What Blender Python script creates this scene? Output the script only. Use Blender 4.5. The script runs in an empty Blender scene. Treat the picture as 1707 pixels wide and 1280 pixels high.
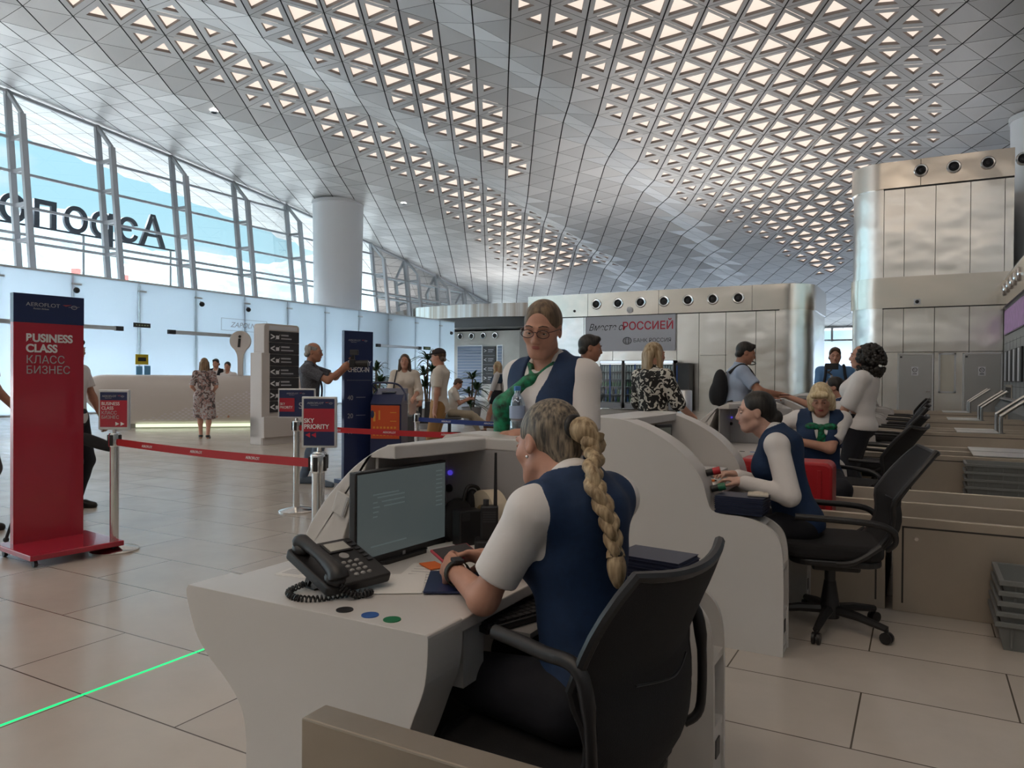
import bpy, bmesh, math, random
import numpy as np
from mathutils import Vector, Matrix, Euler
PI = math.pi
rad = math.radians
rng = random.Random(7)
SC = bpy.context.scene
COL = SC.collection

# ---------------------------------------------------------------- camera
cam_d = bpy.data.cameras.new('camera')
cam_d.sensor_width = 36.0
cam_d.lens = 36.0 * 1233.0 / 1707.0
cam_d.clip_start = 0.05
cam_d.clip_end = 6000
cam = bpy.data.objects.new('camera', cam_d)
COL.objects.link(cam)
cam.location = (0, 0, 1.35)
cam.rotation_euler = (Matrix.Rotation(rad(28.9), 3, 'Z') @ Matrix.Rotation(rad(89.5), 3, 'X') @ Matrix.Rotation(rad(0.4), 3, 'Z')).to_euler()
SC.camera = cam

# ---------------------------------------------------------------- exposure
SC.view_settings.view_transform = 'Standard'
SC.view_settings.look = 'None'
SC.view_settings.exposure = 1.65
SC.view_settings.gamma = 1.0
SC.view_settings.use_curve_mapping = False
SC.cycles.max_bounces = 8
SC.cycles.transparent_max_bounces = 12
SC.cycles.diffuse_bounces = 5
SC.cycles.glossy_bounces = 4
SC.cycles.use_denoising = True
SC.cycles.caustics_reflective = False
SC.cycles.caustics_refractive = False
SC.cycles.sample_clamp_indirect = 6.0

# ---------------------------------------------------------------- sky
W = bpy.data.worlds.new('sky')
SC.world = W
W.use_nodes = True
nt = W.node_tree
nt.nodes.clear()
def N(t, k, **kw):
    n = t.nodes.new(k)
    for a, v in kw.items():
        setattr(n, a, v)
    return n
wo = N(nt, 'ShaderNodeOutputWorld')
bg = N(nt, 'ShaderNodeBackground')
tc = N(nt, 'ShaderNodeTexCoord')
sep = N(nt, 'ShaderNodeSeparateXYZ')
nt.links.new(tc.outputs['Generated'], sep.inputs[0])
ramp = N(nt, 'ShaderNodeValToRGB')
e = ramp.color_ramp.elements
e[0].position = 0.0; e[0].color = (0.25, 0.34, 0.38, 1)
e[1].position = 1.0; e[1].color = (18.0, 18.8, 20.0, 1)
for p_, c_ in ((0.20, (0.175, 0.29, 0.34, 1)), (0.36, (0.175, 0.30, 0.36, 1)), (0.55, (19.5, 20.6, 22.5, 1))):
    q_ = ramp.color_ramp.elements.new(p_); q_.color = c_
nt.links.new(sep.outputs['Z'], ramp.inputs[0])
mp = N(nt, 'ShaderNodeMapping'); mp.inputs['Scale'].default_value = (3.0, 3.0, 7.0)
nt.links.new(tc.outputs['Generated'], mp.inputs[0])
nz = N(nt, 'ShaderNodeTexNoise'); nz.inputs['Scale'].default_value = 1.6; nz.inputs['Detail'].default_value = 7
nt.links.new(mp.outputs[0], nz.inputs['Vector'])
cr = N(nt, 'ShaderNodeValToRGB')
cr.color_ramp.elements[0].position = 0.50; cr.color_ramp.elements[1].position = 0.64
nt.links.new(nz.outputs['Fac'], cr.inputs[0])
mx = N(nt, 'ShaderNodeMixRGB'); mx.inputs[2].default_value = (0.36, 0.36, 0.36, 1)
mlt = N(nt, 'ShaderNodeMath', operation='MULTIPLY'); mlt.inputs[1].default_value = 0.75
nt.links.new(cr.outputs[0], mlt.inputs[0])
nt.links.new(mlt.outputs[0], mx.inputs[0])
nt.links.new(ramp.outputs[0], mx.inputs[1])
nt.links.new(mx.outputs[0], bg.inputs['Color'])
bg.inputs['Strength'].default_value = 1.0
nt.links.new(bg.outputs[0], wo.inputs[0])

# ---------------------------------------------------------------- sun on the hills outside
sd = bpy.data.lights.new('sun', 'SUN'); sd.energy = 1.0; sd.angle = 0.01; sd.color = (1, 0.95, 0.86)
sun = bpy.data.objects.new('sun', sd); COL.objects.link(sun)
sun.location = (60, -40, 120)
sun.rotation_euler = (Vector((-0.62, 0.35, -0.95)).to_track_quat('-Z', 'Y')).to_euler()

# ---------------------------------------------------------------- materials
MATS = {}
def srgb(r, g, b):
    f = lambda c: (c / 12.92 if c <= 0.04045 else ((c + 0.055) / 1.055) ** 2.4)
    return (f(r / 255), f(g / 255), f(b / 255))
def mat(name, col, rough=0.5, metal=0.0, spec=0.5, emit=None, es=0.0, noise=None, bump=None, coat=0.0, var=None):
    """noise=(scale, amount) colour variation; bump=(scale, strength[, stretch xyz])"""
    if name in MATS:
        return MATS[name]
    m = bpy.data.materials.new(name); m.use_nodes = True
    t = m.node_tree; b = t.nodes['Principled BSDF']
    b.inputs['Base Color'].default_value = (*col, 1)
    b.inputs['Roughness'].default_value = rough
    b.inputs['Metallic'].default_value = metal
    b.inputs['Specular IOR Level'].default_value = spec
    if coat: b.inputs['Coat Weight'].default_value = coat
    if emit:
        b.inputs['Emission Color'].default_value = (*emit, 1); b.inputs['Emission Strength'].default_value = es
    co = None
    if noise or bump:
        co = N(t, 'ShaderNodeTexCoord')
    if noise:
        n = N(t, 'ShaderNodeTexNoise'); n.inputs['Scale'].default_value = noise[0]; n.inputs['Detail'].default_value = 4
        t.links.new(co.outputs['Object'], n.inputs['Vector'])
        r = N(t, 'ShaderNodeMapRange'); r.inputs[1].default_value = 0.3; r.inputs[2].default_value = 0.7
        r.inputs[3].default_value = 1 - noise[1]; r.inputs[4].default_value = 1 + noise[1]
        t.links.new(n.outputs['Fac'], r.inputs[0])
        v = N(t, 'ShaderNodeVectorMath', operation='SCALE'); v.inputs[0].default_value = col
        t.links.new(r.outputs[0], v.inputs['Scale']); t.links.new(v.outputs[0], b.inputs['Base Color'])
    if bump:
        n2 = N(t, 'ShaderNodeTexNoise'); n2.inputs['Scale'].default_value = bump[0]; n2.inputs['Detail'].default_value = 3
        mpn = N(t, 'ShaderNodeMapping')
        if len(bump) > 2: mpn.inputs['Scale'].default_value = bump[2]
        t.links.new(co.outputs['Object'], mpn.inputs[0]); t.links.new(mpn.outputs[0], n2.inputs['Vector'])
        bp = N(t, 'ShaderNodeBump'); bp.inputs['Strength'].default_value = bump[1]; bp.inputs['Distance'].default_value = 0.01
        t.links.new(n2.outputs['Fac'], bp.inputs['Height']); t.links.new(bp.outputs[0], b.inputs['Normal'])
    MATS[name] = m
    return m

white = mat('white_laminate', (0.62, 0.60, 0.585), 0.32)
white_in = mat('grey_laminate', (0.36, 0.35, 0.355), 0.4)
black = mat('black_plastic', (0.014, 0.014, 0.016), 0.42)
blackfab = mat('black_fabric', (0.011, 0.011, 0.013), 0.85, bump=(400, 0.3))
darkgrey = mat('dark_grey_plastic', (0.035, 0.036, 0.04), 0.45)
chrome = mat('polished_steel', (0.72, 0.71, 0.70), 0.16, 1.0)
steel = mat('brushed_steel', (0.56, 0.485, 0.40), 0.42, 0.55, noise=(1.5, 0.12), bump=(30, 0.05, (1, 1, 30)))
alu = mat('aluminium_trim', (0.66, 0.67, 0.68), 0.35, 0.8)
whitemetal = mat('white_painted_metal', (0.70, 0.71, 0.73), 0.4)
red_pl = mat('red_sign_panel', (0.42, 0.022, 0.045), 0.2, coat=0.3)
navy_pl = mat('navy_sign_panel', (0.018, 0.03, 0.10), 0.28)
white_pt = mat('white_print', (0.78, 0.78, 0.80), 0.5)
grey_pt = mat('pale_grey_print', (0.42, 0.42, 0.44), 0.5)
paper = mat('paper', (0.78, 0.77, 0.75), 0.7)
skin = mat('skin', (0.52, 0.27, 0.19), 0.5, noise=(30, 0.06))
skin2 = mat('tanned_skin', (0.40, 0.19, 0.12), 0.5, noise=(30, 0.06))
skin3 = mat('pale_skin', (0.60, 0.36, 0.28), 0.5, noise=(30, 0.05))
white_cl = mat('white_cotton', (0.74, 0.71, 0.70), 0.8, bump=(14, 0.35))
vest_bl = mat('blue_vest_cloth', (0.005, 0.026, 0.082), 0.75, noise=(60, 0.1), bump=(12, 0.3))
navy_cl = mat('navy_cloth', (0.005, 0.006, 0.012), 0.8, bump=(12, 0.3))
green_cl = mat('green_scarf_cloth', (0.0, 0.14, 0.06), 0.5, noise=(40, 0.9))
lip_m = mat('lips', (0.42, 0.13, 0.11), 0.45)
eye_w = mat('eye_white', (0.75, 0.73, 0.72), 0.2)
eye_d = mat('iris', (0.06, 0.05, 0.05), 0.15)
def hairmat(name, col, col2, sc=60):
    if name in MATS: return MATS[name]
    m = mat(name, col, 0.5)
    t = m.node_tree; b = t.nodes['Principled BSDF']
    co = N(t, 'ShaderNodeTexCoord'); mpn = N(t, 'ShaderNodeMapping'); mpn.inputs['Scale'].default_value = (1, 1, 0.12)
    n = N(t, 'ShaderNodeTexNoise'); n.inputs['Scale'].default_value = sc; n.inputs['Detail'].default_value = 5
    t.links.new(co.outputs['Object'], mpn.inputs[0]); t.links.new(mpn.outputs[0], n.inputs['Vector'])
    r = N(t, 'ShaderNodeValToRGB'); r.color_ramp.elements[0].position = 0.35; r.color_ramp.elements[1].position = 0.68
    r.color_ramp.elements[0].color = (*col, 1); r.color_ramp.elements[1].color = (*col2, 1)
    t.links.new(n.outputs['Fac'], r.inputs[0]); t.links.new(r.outputs[0], b.inputs['Base Color'])
    bp = N(t, 'ShaderNodeBump'); bp.inputs['Strength'].default_value = 0.7; bp.inputs['Distance'].default_value = 0.004
    t.links.new(n.outputs['Fac'], bp.inputs['Height']); t.links.new(bp.outputs[0], b.inputs['Normal'])
    return m
hair_black = hairmat('black_hair', (0.006, 0.005, 0.005), (0.03, 0.025, 0.022))
hair_brown = hairmat('brown_hair', (0.035, 0.02, 0.012), (0.10, 0.06, 0.035))
hair_lbrown = hairmat('light_brown_hair', (0.08, 0.05, 0.03), (0.25, 0.17, 0.10))
hair_blond = hairmat('blonde_hair', (0.30, 0.20, 0.10), (0.62, 0.50, 0.33))
hair_grey = hairmat('grey_hair', (0.15, 0.14, 0.13), (0.4, 0.38, 0.36))

# ---------------------------------------------------------------- mesh helpers
def link(o, parent=None):
    COL.objects.link(o)
    if parent is not None: o.parent = parent
    return o
def mesh_obj(name, verts, faces, m=None, parent=None, smooth=False, mids=None, bevel=0, seg=2, auto=True):
    me = bpy.data.meshes.new(name)
    me.from_pydata([tuple(v) for v in verts], [], [tuple(f) for f in faces])
    mm = m if isinstance(m, (list, tuple)) else [m]
    for x in mm:
        if x: me.materials.append(x)
    if mids is not None: me.polygons.foreach_set('material_index', np.asarray(mids, dtype=np.int32))
    if smooth:
        me.polygons.foreach_set('use_smooth', np.ones(len(me.polygons), dtype=bool))
        if auto: me.set_sharp_from_angle(angle=rad(40))
    me.update()
    o = bpy.data.objects.new(name, me)
    link(o, parent)
    if bevel:
        b = o.modifiers.new('bevel', 'BEVEL'); b.width = bevel; b.segments = seg; b.limit_method = 'ANGLE'; b.angle_limit = rad(35)
    return o
def thing(name, label, cat, loc=(0, 0, 0), rz=0.0, group=None):
    o = bpy.data.objects.new(name, None); o.empty_display_size = 0.1
    COL.objects.link(o)
    o.location = loc; o.rotation_euler = (0, 0, rz)
    return tag(o, label, cat, group)
def tag(o, label, cat, group=None, kind=None):
    if label: o['label'] = label
    if cat: o['category'] = cat
    if group: o['group'] = group
    if kind: o['kind'] = kind
    return o
def struct(o):
    o['kind'] = 'structure'
    return o
def dup(root, loc=None, rz=None, label=None, group=None):
    r = root.copy(); COL.objects.link(r)
    if loc is not None: r.location = loc
    if rz is not None: r.rotation_euler = (0, 0, rz)
    if label: r['label'] = label
    if group: r['group'] = group
    for ch in list(root.children):
        c = ch.copy(); COL.objects.link(c); c.parent = r
        for g in list(ch.children):
            d = g.copy(); COL.objects.link(d); d.parent = c
    return r

class MB:
    """collects shapes into one mesh"""
    def __init__(s): s.v = []; s.f = []; s.mi = []; s.cur = 0
    def add(s, vs, fs):
        o = len(s.v); s.v += [tuple(v) for v in vs]
        for f in fs: s.f.append([i + o for i in f]); s.mi.append(s.cur)
        return s
    def box(s, x0, y0, z0, x1, y1, z1, M=None):
        vs = [Vector((x, y, z)) for z in (z0, z1) for y in (y0, y1) for x in (x0, x1)]
        if M is not None: vs = [M @ v for v in vs]
        return s.add(vs, [(0, 2, 3, 1), (4, 5, 7, 6), (0, 1, 5, 4), (2, 6, 7, 3), (0, 4, 6, 2), (1, 3, 7, 5)])
    def bar(s, a, b, w, h, up=(0, 0, 1)):
        a = Vector(a); b = Vector(b); d = (b - a); L = d.length
        if L < 1e-6: return s
        d.normalize(); u = Vector(up)
        if abs(d.dot(u)) > 0.98: u = Vector((1, 0, 0))
        x = d.cross(u).normalized(); z = x.cross(d)
        vs = [p + x * (i * w / 2) + z * (j * h / 2) for p in (a, b) for j in (-1, 1) for i in (-1, 1)]
        return s.add(vs, [(0, 1, 3, 2), (4, 6, 7, 5), (0, 4, 5, 1), (2, 3, 7, 6), (0, 2, 6, 4), (1, 5, 7, 3)])
    def tube(s, pts, r, n=10, cap=True, closed=False):
        pts = [Vector(p) for p in pts]; rs = r if isinstance(r, (list, tuple)) else [r] * len(pts)
        m = len(pts); t0 = None; rings = []
        for i, p in enumerate(pts):
            if closed: t = (pts[(i + 1) % m] - pts[i - 1])
            else: t = (pts[min(i + 1, m - 1)] - pts[max(i - 1, 0)])
            if t.length < 1e-9: t = Vector((0, 0, 1))
            t.normalize()
            if t0 is None:
                u = Vector((0, 0, 1)) if abs(t.z) < 0.9 else Vector((1, 0, 0))
                x = t.cross(u).normalized()
            else:
                x = (x - t * x.dot(t))
                x = x.normalized() if x.length > 1e-6 else t.orthogonal().normalized()
            y = t.cross(x); t0 = t
            rings.append([p + (x * math.cos(a) + y * math.sin(a)) * rs[i] for a in [2 * PI * k / n for k in range(n)]])
        vs = [v for rg in rings for v in rg]; fs = []
        for i in range(m if closed else m - 1):
            j = (i + 1) % m
            for k in range(n):
                fs.append((i * n + k, i * n + (k + 1) % n, j * n + (k + 1) % n, j * n + k))
        if cap and not closed:
            fs.append(tuple(range(n - 1, -1, -1))); fs.append(tuple((m - 1) * n + k for k in range(n)))
        return s.add(vs, fs)
    def cyl(s, a, b, r0, r1=None, n=20): return s.tube([a, b], [r0, r0 if r1 is None else r1], n)
    def lathe(s, prof, n=24, o=(0, 0, 0), M=None):
        vs = []; fs = []; m = len(prof)
        for (r, z) in prof:
            for k in range(n):
                a = 2 * PI * k / n; v = Vector((r * math.cos(a), r * math.sin(a), z))
                if M is not None: v = M @ v
                vs.append(v + Vector(o))
        for i in range(m - 1):
            for k in range(n): fs.append((i * n + k, i * n + (k + 1) % n, (i + 1) * n + (k + 1) % n, (i + 1) * n + k))
        if prof[0][0] > 1e-6: fs.append(tuple(range(n - 1, -1, -1)))
        if prof[-1][0] > 1e-6: fs.append(tuple((m - 1) * n + k for k in range(n)))
        return s.add(vs, fs)
    def ball(s, c, r, n=16, m=10, M=None):
        rx, ry, rz_ = r if isinstance(r, (list, tuple)) else (r, r, r)
        vs = []; fs = []
        for i in range(m + 1):
            th = PI * i / m
            for k in range(n):
                a = 2 * PI * k / n
                v = Vector((rx * math.sin(th) * math.cos(a), ry * math.sin(th) * math.sin(a), -rz_ * math.cos(th)))
                if M is not None: v = M @ v
                vs.append(v + Vector(c))
        for i in range(m):
            for k in range(n): fs.append((i * n + k, i * n + (k + 1) % n, (i + 1) * n + (k + 1) % n, (i + 1) * n + k))
        return s.add(vs, fs)
    def prism(s, pts, lo, hi, axis='y'):
        """2D outline extruded: axis y -> pts are (x,z); axis x -> (y,z); axis z -> (x,y)"""
        n = len(pts)
        def P(a, b, h): return {'y': (a, h, b), 'x': (h, a, b), 'z': (a, b, h)}[axis]
        vs = [P(a, b, lo) for a, b in pts] + [P(a, b, hi) for a, b in pts]
        fs = [tuple(range(n)), tuple(range(2 * n - 1, n - 1, -1))]
        for i in range(n): j = (i + 1) % n; fs.append((i, i + n, j + n, j))
        return s.add(vs, fs)
    def band(s, inner, outer, lo, hi, axis='y'):
        """open strip between two polylines of the same length, extruded"""
        return s.prism(list(outer) + list(reversed(inner)), lo, hi, axis)
    def build(s, name, m, parent=None, smooth=False, bevel=0, seg=2):
        if not s.v: s.v = [(0, 0, 0)]
        mids = s.mi if isinstance(m, (list, tuple)) else None
        o = mesh_obj(name, s.v, s.f, m, parent, smooth, mids, bevel, seg)
        bm = bmesh.new(); bm.from_mesh(o.data); bmesh.ops.recalc_face_normals(bm, faces=bm.faces); bm.to_mesh(o.data); bm.free()
        return o
def catmull(pts, n=6, closed=False):
    out = []; P = [Vector(p) for p in pts]; m = len(P)
    for i in range(m if closed else m - 1):
        p0 = P[(i - 1) % m] if (closed or i > 0) else P[0]; p1 = P[i]; p2 = P[(i + 1) % m]
        p3 = P[(i + 2) % m] if (closed or i + 2 < m) else P[-1]
        for k in range(n):
            t = k / n
            out.append(0.5 * ((2 * p1) + (p2 - p0) * t + (2 * p0 - 5 * p1 + 4 * p2 - p3) * t * t + (3 * p1 - p0 - 3 * p2 + p3) * t ** 3))
    if not closed: out.append(P[-1])
    return out
def cat2(pts, n=6): return [(v.x, v.y) for v in catmull([(a, b, 0) for a, b in pts], n)]
def rrect(x0, y0, x1, y1, r, n=5):
    out = []
    for cx, cy, a in ((x1 - r, y1 - r, 0), (x0 + r, y1 - r, 90), (x0 + r, y0 + r, 180), (x1 - r, y0 + r, 270)):
        for k in range(n + 1):
            t = rad(a + 90 * k / n); out.append((cx + r * math.cos(t), cy + r * math.sin(t)))
    return out
def text(s, size, m, parent=None, loc=(0, 0, 0), rot=(0, 0, 0), name='lettering', ext=0.001, align='LEFT', bold=0.0, shear=0.0, space=1.0, sx=1.0):
    """lettering as real geometry; text plane is local XY, rotated by rot"""
    c = bpy.data.curves.new(name, 'FONT'); c.body = s; c.size = size; c.extrude = ext; c.align_x = align
    c.offset = bold; c.shear = shear; c.space_character = space; c.space_line = 0.94
    o = bpy.data.objects.new(name, c); COL.objects.link(o)
    me = bpy.data.meshes.new_from_object(o)
    COL.objects.unlink(o); bpy.data.objects.remove(o); bpy.data.curves.remove(c)
    me.transform(Matrix.LocRotScale(Vector(loc), Euler(rot), Vector((sx, 1, 1))))
    me.materials.clear(); me.materials.append(m); me.name = name
    ob = bpy.data.objects.new(name, me); link(ob, parent)
    return ob
# ================================================================ THE SHELL
# ---- floor
def floor_material():
    m = bpy.data.materials.new('stone_floor_tiles'); m.use_nodes = True
    t = m.node_tree; b = t.nodes['Principled BSDF']
    co = N(t, 'ShaderNodeTexCoord'); mp = N(t, 'ShaderNodeMapping')
    mp.inputs['Location'].default_value = (-0.36, -1.85, 0)
    t.links.new(co.outputs['Object'], mp.inputs[0])
    br = N(t, 'ShaderNodeTexBrick'); br.offset = 0.5
    br.inputs['Scale'].default_value = 1.0; br.inputs['Brick Width'].default_value = 1.14; br.inputs['Row Height'].default_value = 0.557
    br.inputs['Mortar Size'].default_value = 0.0035; br.inputs['Mortar Smooth'].default_value = 0.0; br.inputs['Bias'].default_value = 0.0
    br.inputs['Color1'].default_value = (0.52, 0.47, 0.42, 1); br.inputs['Color2'].default_value = (0.56, 0.51, 0.455, 1)
    br.inputs['Mortar'].default_value = (0.10, 0.085, 0.07, 1)
    t.links.new(mp.outputs[0], br.inputs['Vector'])
    n = N(t, 'ShaderNodeTexNoise'); n.inputs['Scale'].default_value = 1.7; n.inputs['Detail'].default_value = 9; n.inputs['Roughness'].default_value = 0.65
    t.links.new(co.outputs['Object'], n.inputs['Vector'])
    r = N(t, 'ShaderNodeMapRange'); r.inputs[1].default_value = 0.3; r.inputs[2].default_value = 0.7; r.inputs[3].default_value = 0.94; r.inputs[4].default_value = 1.06
    t.links.new(n.outputs['Fac'], r.inputs[0])
    v = N(t, 'ShaderNodeVectorMath', operation='SCALE')
    t.links.new(br.outputs['Color'], v.inputs[0]); t.links.new(r.outputs[0], v.inputs['Scale']); t.links.new(v.outputs[0], b.inputs['Base Color'])
    r2 = N(t, 'ShaderNodeMapRange'); r2.inputs[1].default_value = 0.3; r2.inputs[2].default_value = 0.7; r2.inputs[3].default_value = 0.19; r2.inputs[4].default_value = 0.25
    t.links.new(n.outputs['Fac'], r2.inputs[0]); t.links.new(r2.outputs[0], b.inputs['Roughness'])
    return m
fl = MB(); fl.box(-31, -14, -0.2, 14, 63, 0.0)
struct(fl.build('floor', floor_material()))

# ---- ceiling: a folded sheet of triangular metal panels
def z0(Y): return 12.55 - 0.0816 * (Y - 16) - 0.0016 * (Y - 16) ** 2
FOLD = [(-60, 2.6), (-38, 0.95), (-31, 0.0), (-24.5, -0.42), (-20.2, 0.38), (-18.3, -0.22), (-13.2, 0.36), (-11.4, -0.2), (-2.0, 0.42), (1.0, 0.0), (60, 0.0)]
def fold(x):
    for (a, u), (b, v) in zip(FOLD, FOLD[1:]):
        if a <= x <= b: return u + (v - u) * (x - a) / (b - a)
    return 0.0
def drift(Y): return 0.055 * (min(max(Y, 8), 45) - 22)
def zceil(X, Y):
    w = min(1.0, max(0.0, (62 - Y) / 20))
    return z0(Y) + fold(X - (drift(Y) if X > -28 else drift(Y) * max(0, (X + 31) / 3))) * (w if X > -31 else 1)
def lit(X, Y):
    """0 = closed panel, else size of the lit opening (share of the panel)"""
    best = 0.0; band = 0
    c1 = -22.0 + 0.065 * (min(Y, 31) - 14); h1 = 1.25
    if Y > 30: h1 = 1.25 + (Y - 30) * 0.17; c1 = -20.9
    if Y > 46: h1 = 0
    c2 = -16.0; h2 = 2.35 if Y < 18 else 2.35 - (Y - 18) * 0.085
    if Y > 25: c2 = -16.0 - (Y - 25) * 0.12; h2 -= (Y - 25) * 0.14
    c3 = -5.2; h3 = 5.6 if Y < 34 else 5.6 - (Y - 34) * 0.32
    for k, (c, h) in enumerate(((c1, h1), (c2, h2), (c3, h3))):
        if h > 0.5:
            t = 1 - abs(X - c) / h
            if t > 0:
                s = 0.36 + 0.32 * min(1.0, t * (1.5 if k else 0.9))
                if s > best: best = s; band = k + 1
    return best, band
S = 1.32; HH = S * math.sqrt(3) / 2
def ceiling_material():
    m = bpy.data.materials.new('grey_ceiling_panels'); m.use_nodes = True
    t = m.node_tree; b = t.nodes['Principled BSDF']
    at = N(t, 'ShaderNodeAttribute'); at.attribute_name = 'tone'
    v = N(t, 'ShaderNodeVectorMath', operation='SCALE'); v.inputs[0].default_value = (0.66, 0.655, 0.65)
    t.links.new(at.outputs['Fac'], v.inputs['Scale']); t.links.new(v.outputs[0], b.inputs['Base Color'])
    b.inputs['Metallic'].default_value = 0.15; b.inputs['Roughness'].default_value = 0.42
    return m
ceil_m = ceiling_material()
joint_m = mat('dark_joint', (0.02, 0.02, 0.022), 0.8)
frame_m = mat('taupe_light_frame', (0.20, 0.175, 0.16), 0.6)
glow_m = mat('lit_ceiling_diffuser', (0.3, 0.26, 0.22), 0.5, emit=(1.0, 0.83, 0.71), es=0.31)
cv, cf, ct, cmi = [], [], [], []
bv, bf = [], []
lights = []
ia, ib = int(-44 / S) - 40, int(14 / S) + 40
for j in range(int(-14 / HH), int(63 / HH) + 1):
    for i in range(ia, ib):
        for up in (0, 1):
            # lattice rows run along X
            def vtx(a, bb): return (a * S + bb * S / 2 + 0.35, bb * HH)
            if up: tri = [vtx(i - j // 2, j), vtx(i - j // 2 + 1, j), vtx(i - j // 2, j + 1)]
            else: tri = [vtx(i - j // 2 + 1, j), vtx(i - j // 2 + 1, j + 1), vtx(i - j // 2, j + 1)]
            cx = sum(p[0] for p in tri) / 3; cy = sum(p[1] for p in tri) / 3
            if cx < -39.5 or cx > 14 or cy < -14 or cy > 63: continue
            P3 = [Vector((x, y, zceil(x, y))) for x, y in tri]
            c = (P3[0] + P3[1] + P3[2]) / 3
            of = [0.008, 0.008, 0.008]; of[0 if up else 1] = 0.022      # one family of joints is wider
            Q = []
            for k in range(3):
                d3 = list(of); d3[k] = HH - of[(k + 1) % 3] - of[(k + 2) % 3]
                Q.append((P3[0] * d3[0] + P3[1] * d3[1] + P3[2] * d3[2]) / HH)
            tone = 0.84 + 0.24 * rng.random()
            s, band = lit(cx, cy)
            if -31.5 < cx < -30.5: s = 0
            o = len(cv)
            if s <= 0:
                cv += Q; cf.append((o + 2, o + 1, o)); ct.append(tone); cmi.append(0)
            else:
                I = [c + (p - c) * s for p in P3]
                U = [p + Vector((0, 0, 0.10)) for p in I]
                cv += Q + I + U
                for k in range(3):
                    n_ = (k + 1) % 3
                    cf.append((o + n_, o + k, o + 3 + k, o + 3 + n_)); ct.append(tone); cmi.append(0)
                    cf.append((o + 3 + n_, o + 3 + k, o + 6 + k, o + 6 + n_)); ct.append(1); cmi.append(1)
                lights.append((c, [p + Vector((0, 0, 0.095)) for p in I], band))
            o = len(bv); bv += [p + Vector((0, 0, 0.14)) for p in P3]; bf.append((o + 2, o + 1, o))
ceil_o = mesh_obj('ceiling', cv, cf, [ceil_m, frame_m], mids=cmi)
at_ = ceil_o.data.attributes.new('tone', 'FLOAT', 'FACE'); at_.data.foreach_set('value', ct)
struct(ceil_o)
back_o = mesh_obj('ceiling_backing', bv, bf, joint_m, parent=ceil_o)
# ---- lit triangles of the ceiling, each one a lamp of its own
camv = Vector((0, 0, 1.35))
def on_screen(p):
    d = Matrix.Rotation(rad(-28.9), 3, 'Z') @ (p - camv)
    return d.y > 1 and abs(d.x / d.y) < 0.70 and -0.55 < d.z / d.y < 0.54
vis = [l for l in lights if on_screen(l[0])]
vis.sort(key=lambda l: (l[0] - camv).length)
BL = {1: ('triangular lit opening in the narrow ceiling strip nearest the tall windows', 'ceiling lights of the narrow strip by the windows'),
      2: ('triangular lit opening in the tapering middle strip of the ceiling', 'ceiling lights of the middle strip'),
      3: ('triangular lit opening in the broad ceiling field over the check-in desks', 'ceiling lights of the broad field')}
rest = MB()
for n_, (c, tri, band) in enumerate(vis):
    if n_ < 300:
        o = mesh_obj('ceiling_light', [p - c for p in tri] + [p - c + Vector((0, 0, 0.03)) for p in tri],
                     [(2, 1, 0), (3, 4, 5), (0, 1, 4, 3), (1, 2, 5, 4), (2, 0, 3, 5)], glow_m)
        o.location = c
        tag(o, BL[band][0], 'ceiling light', BL[band][1])
    else: rest.add(tri, [(2, 1, 0)])
for (c, tri, band) in lights:
    if not on_screen(c): rest.add(tri, [(2, 1, 0)])
tag(rest.build('distant_ceiling_lights', glow_m), 'many small triangular lit openings far down the hall ceiling', 'ceiling lights', None, 'stuff')
# small round spots
spot_m = mat('spot_glow', (1, 1, 1), 0.5, emit=(1, 0.97, 0.9), es=3)
for (X, Y, lb) in ((-24.6, 20.0, 'small bright round spotlight in the dark ceiling near the first window bays'), (-24.0, 31.5, 'small bright round spotlight in the ceiling above the white column'),
               (-14.6, 35.6, 'small bright round spotlight in the plain ceiling between the lit strips'), (-1.0, 22.6, 'small bright round spotlight beside the broad lit field at the top right')):
    z = zceil(X, Y)
    t_ = thing('spotlight', lb, 'spotlight', (X, Y, z))
    MB().lathe([(0.16, -0.03), (0.17, 0.0), (0.12, 0.02), (0.12, -0.03)], 16).build('trim_ring', whitemetal, t_)
    MB().lathe([(0.0, -0.025), (0.11, -0.025)], 16).build('lens', spot_m, t_)

# ---- facade glazing (left)
def glass_material():
    m = bpy.data.materials.new('clear_glass'); m.use_nodes = True
    t = m.node_tree; t.nodes.clear()
    o = N(t, 'ShaderNodeOutputMaterial'); tr = N(t, 'ShaderNodeBsdfTransparent'); gl = N(t, 'ShaderNodeBsdfGlossy'); mi = N(t, 'ShaderNodeMixShader'); fr = N(t, 'ShaderNodeFresnel')
    tr.inputs[0].default_value = (0.90, 0.96, 0.97, 1); gl.inputs['Roughness'].default_value = 0.02
    fr.inputs[0].default_value = 1.35
    t.links.new(fr.outputs[0], mi.inputs[0]); t.links.new(tr.outputs[0], mi.inputs[1]); t.links.new(gl.outputs[0], mi.inputs[2]); t.links.new(mi.outputs[0], o.inputs[0])
    return m
glass = glass_material()
frame_w = mat('pale_facade_steel', (0.50, 0.52, 0.55), 0.45)
def fx(z, base=-30.9): return base - 0.12 * (z - 5.6)
pitch = 3.63; y_first = 16.0 - 2 * pitch
bays = []
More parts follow.
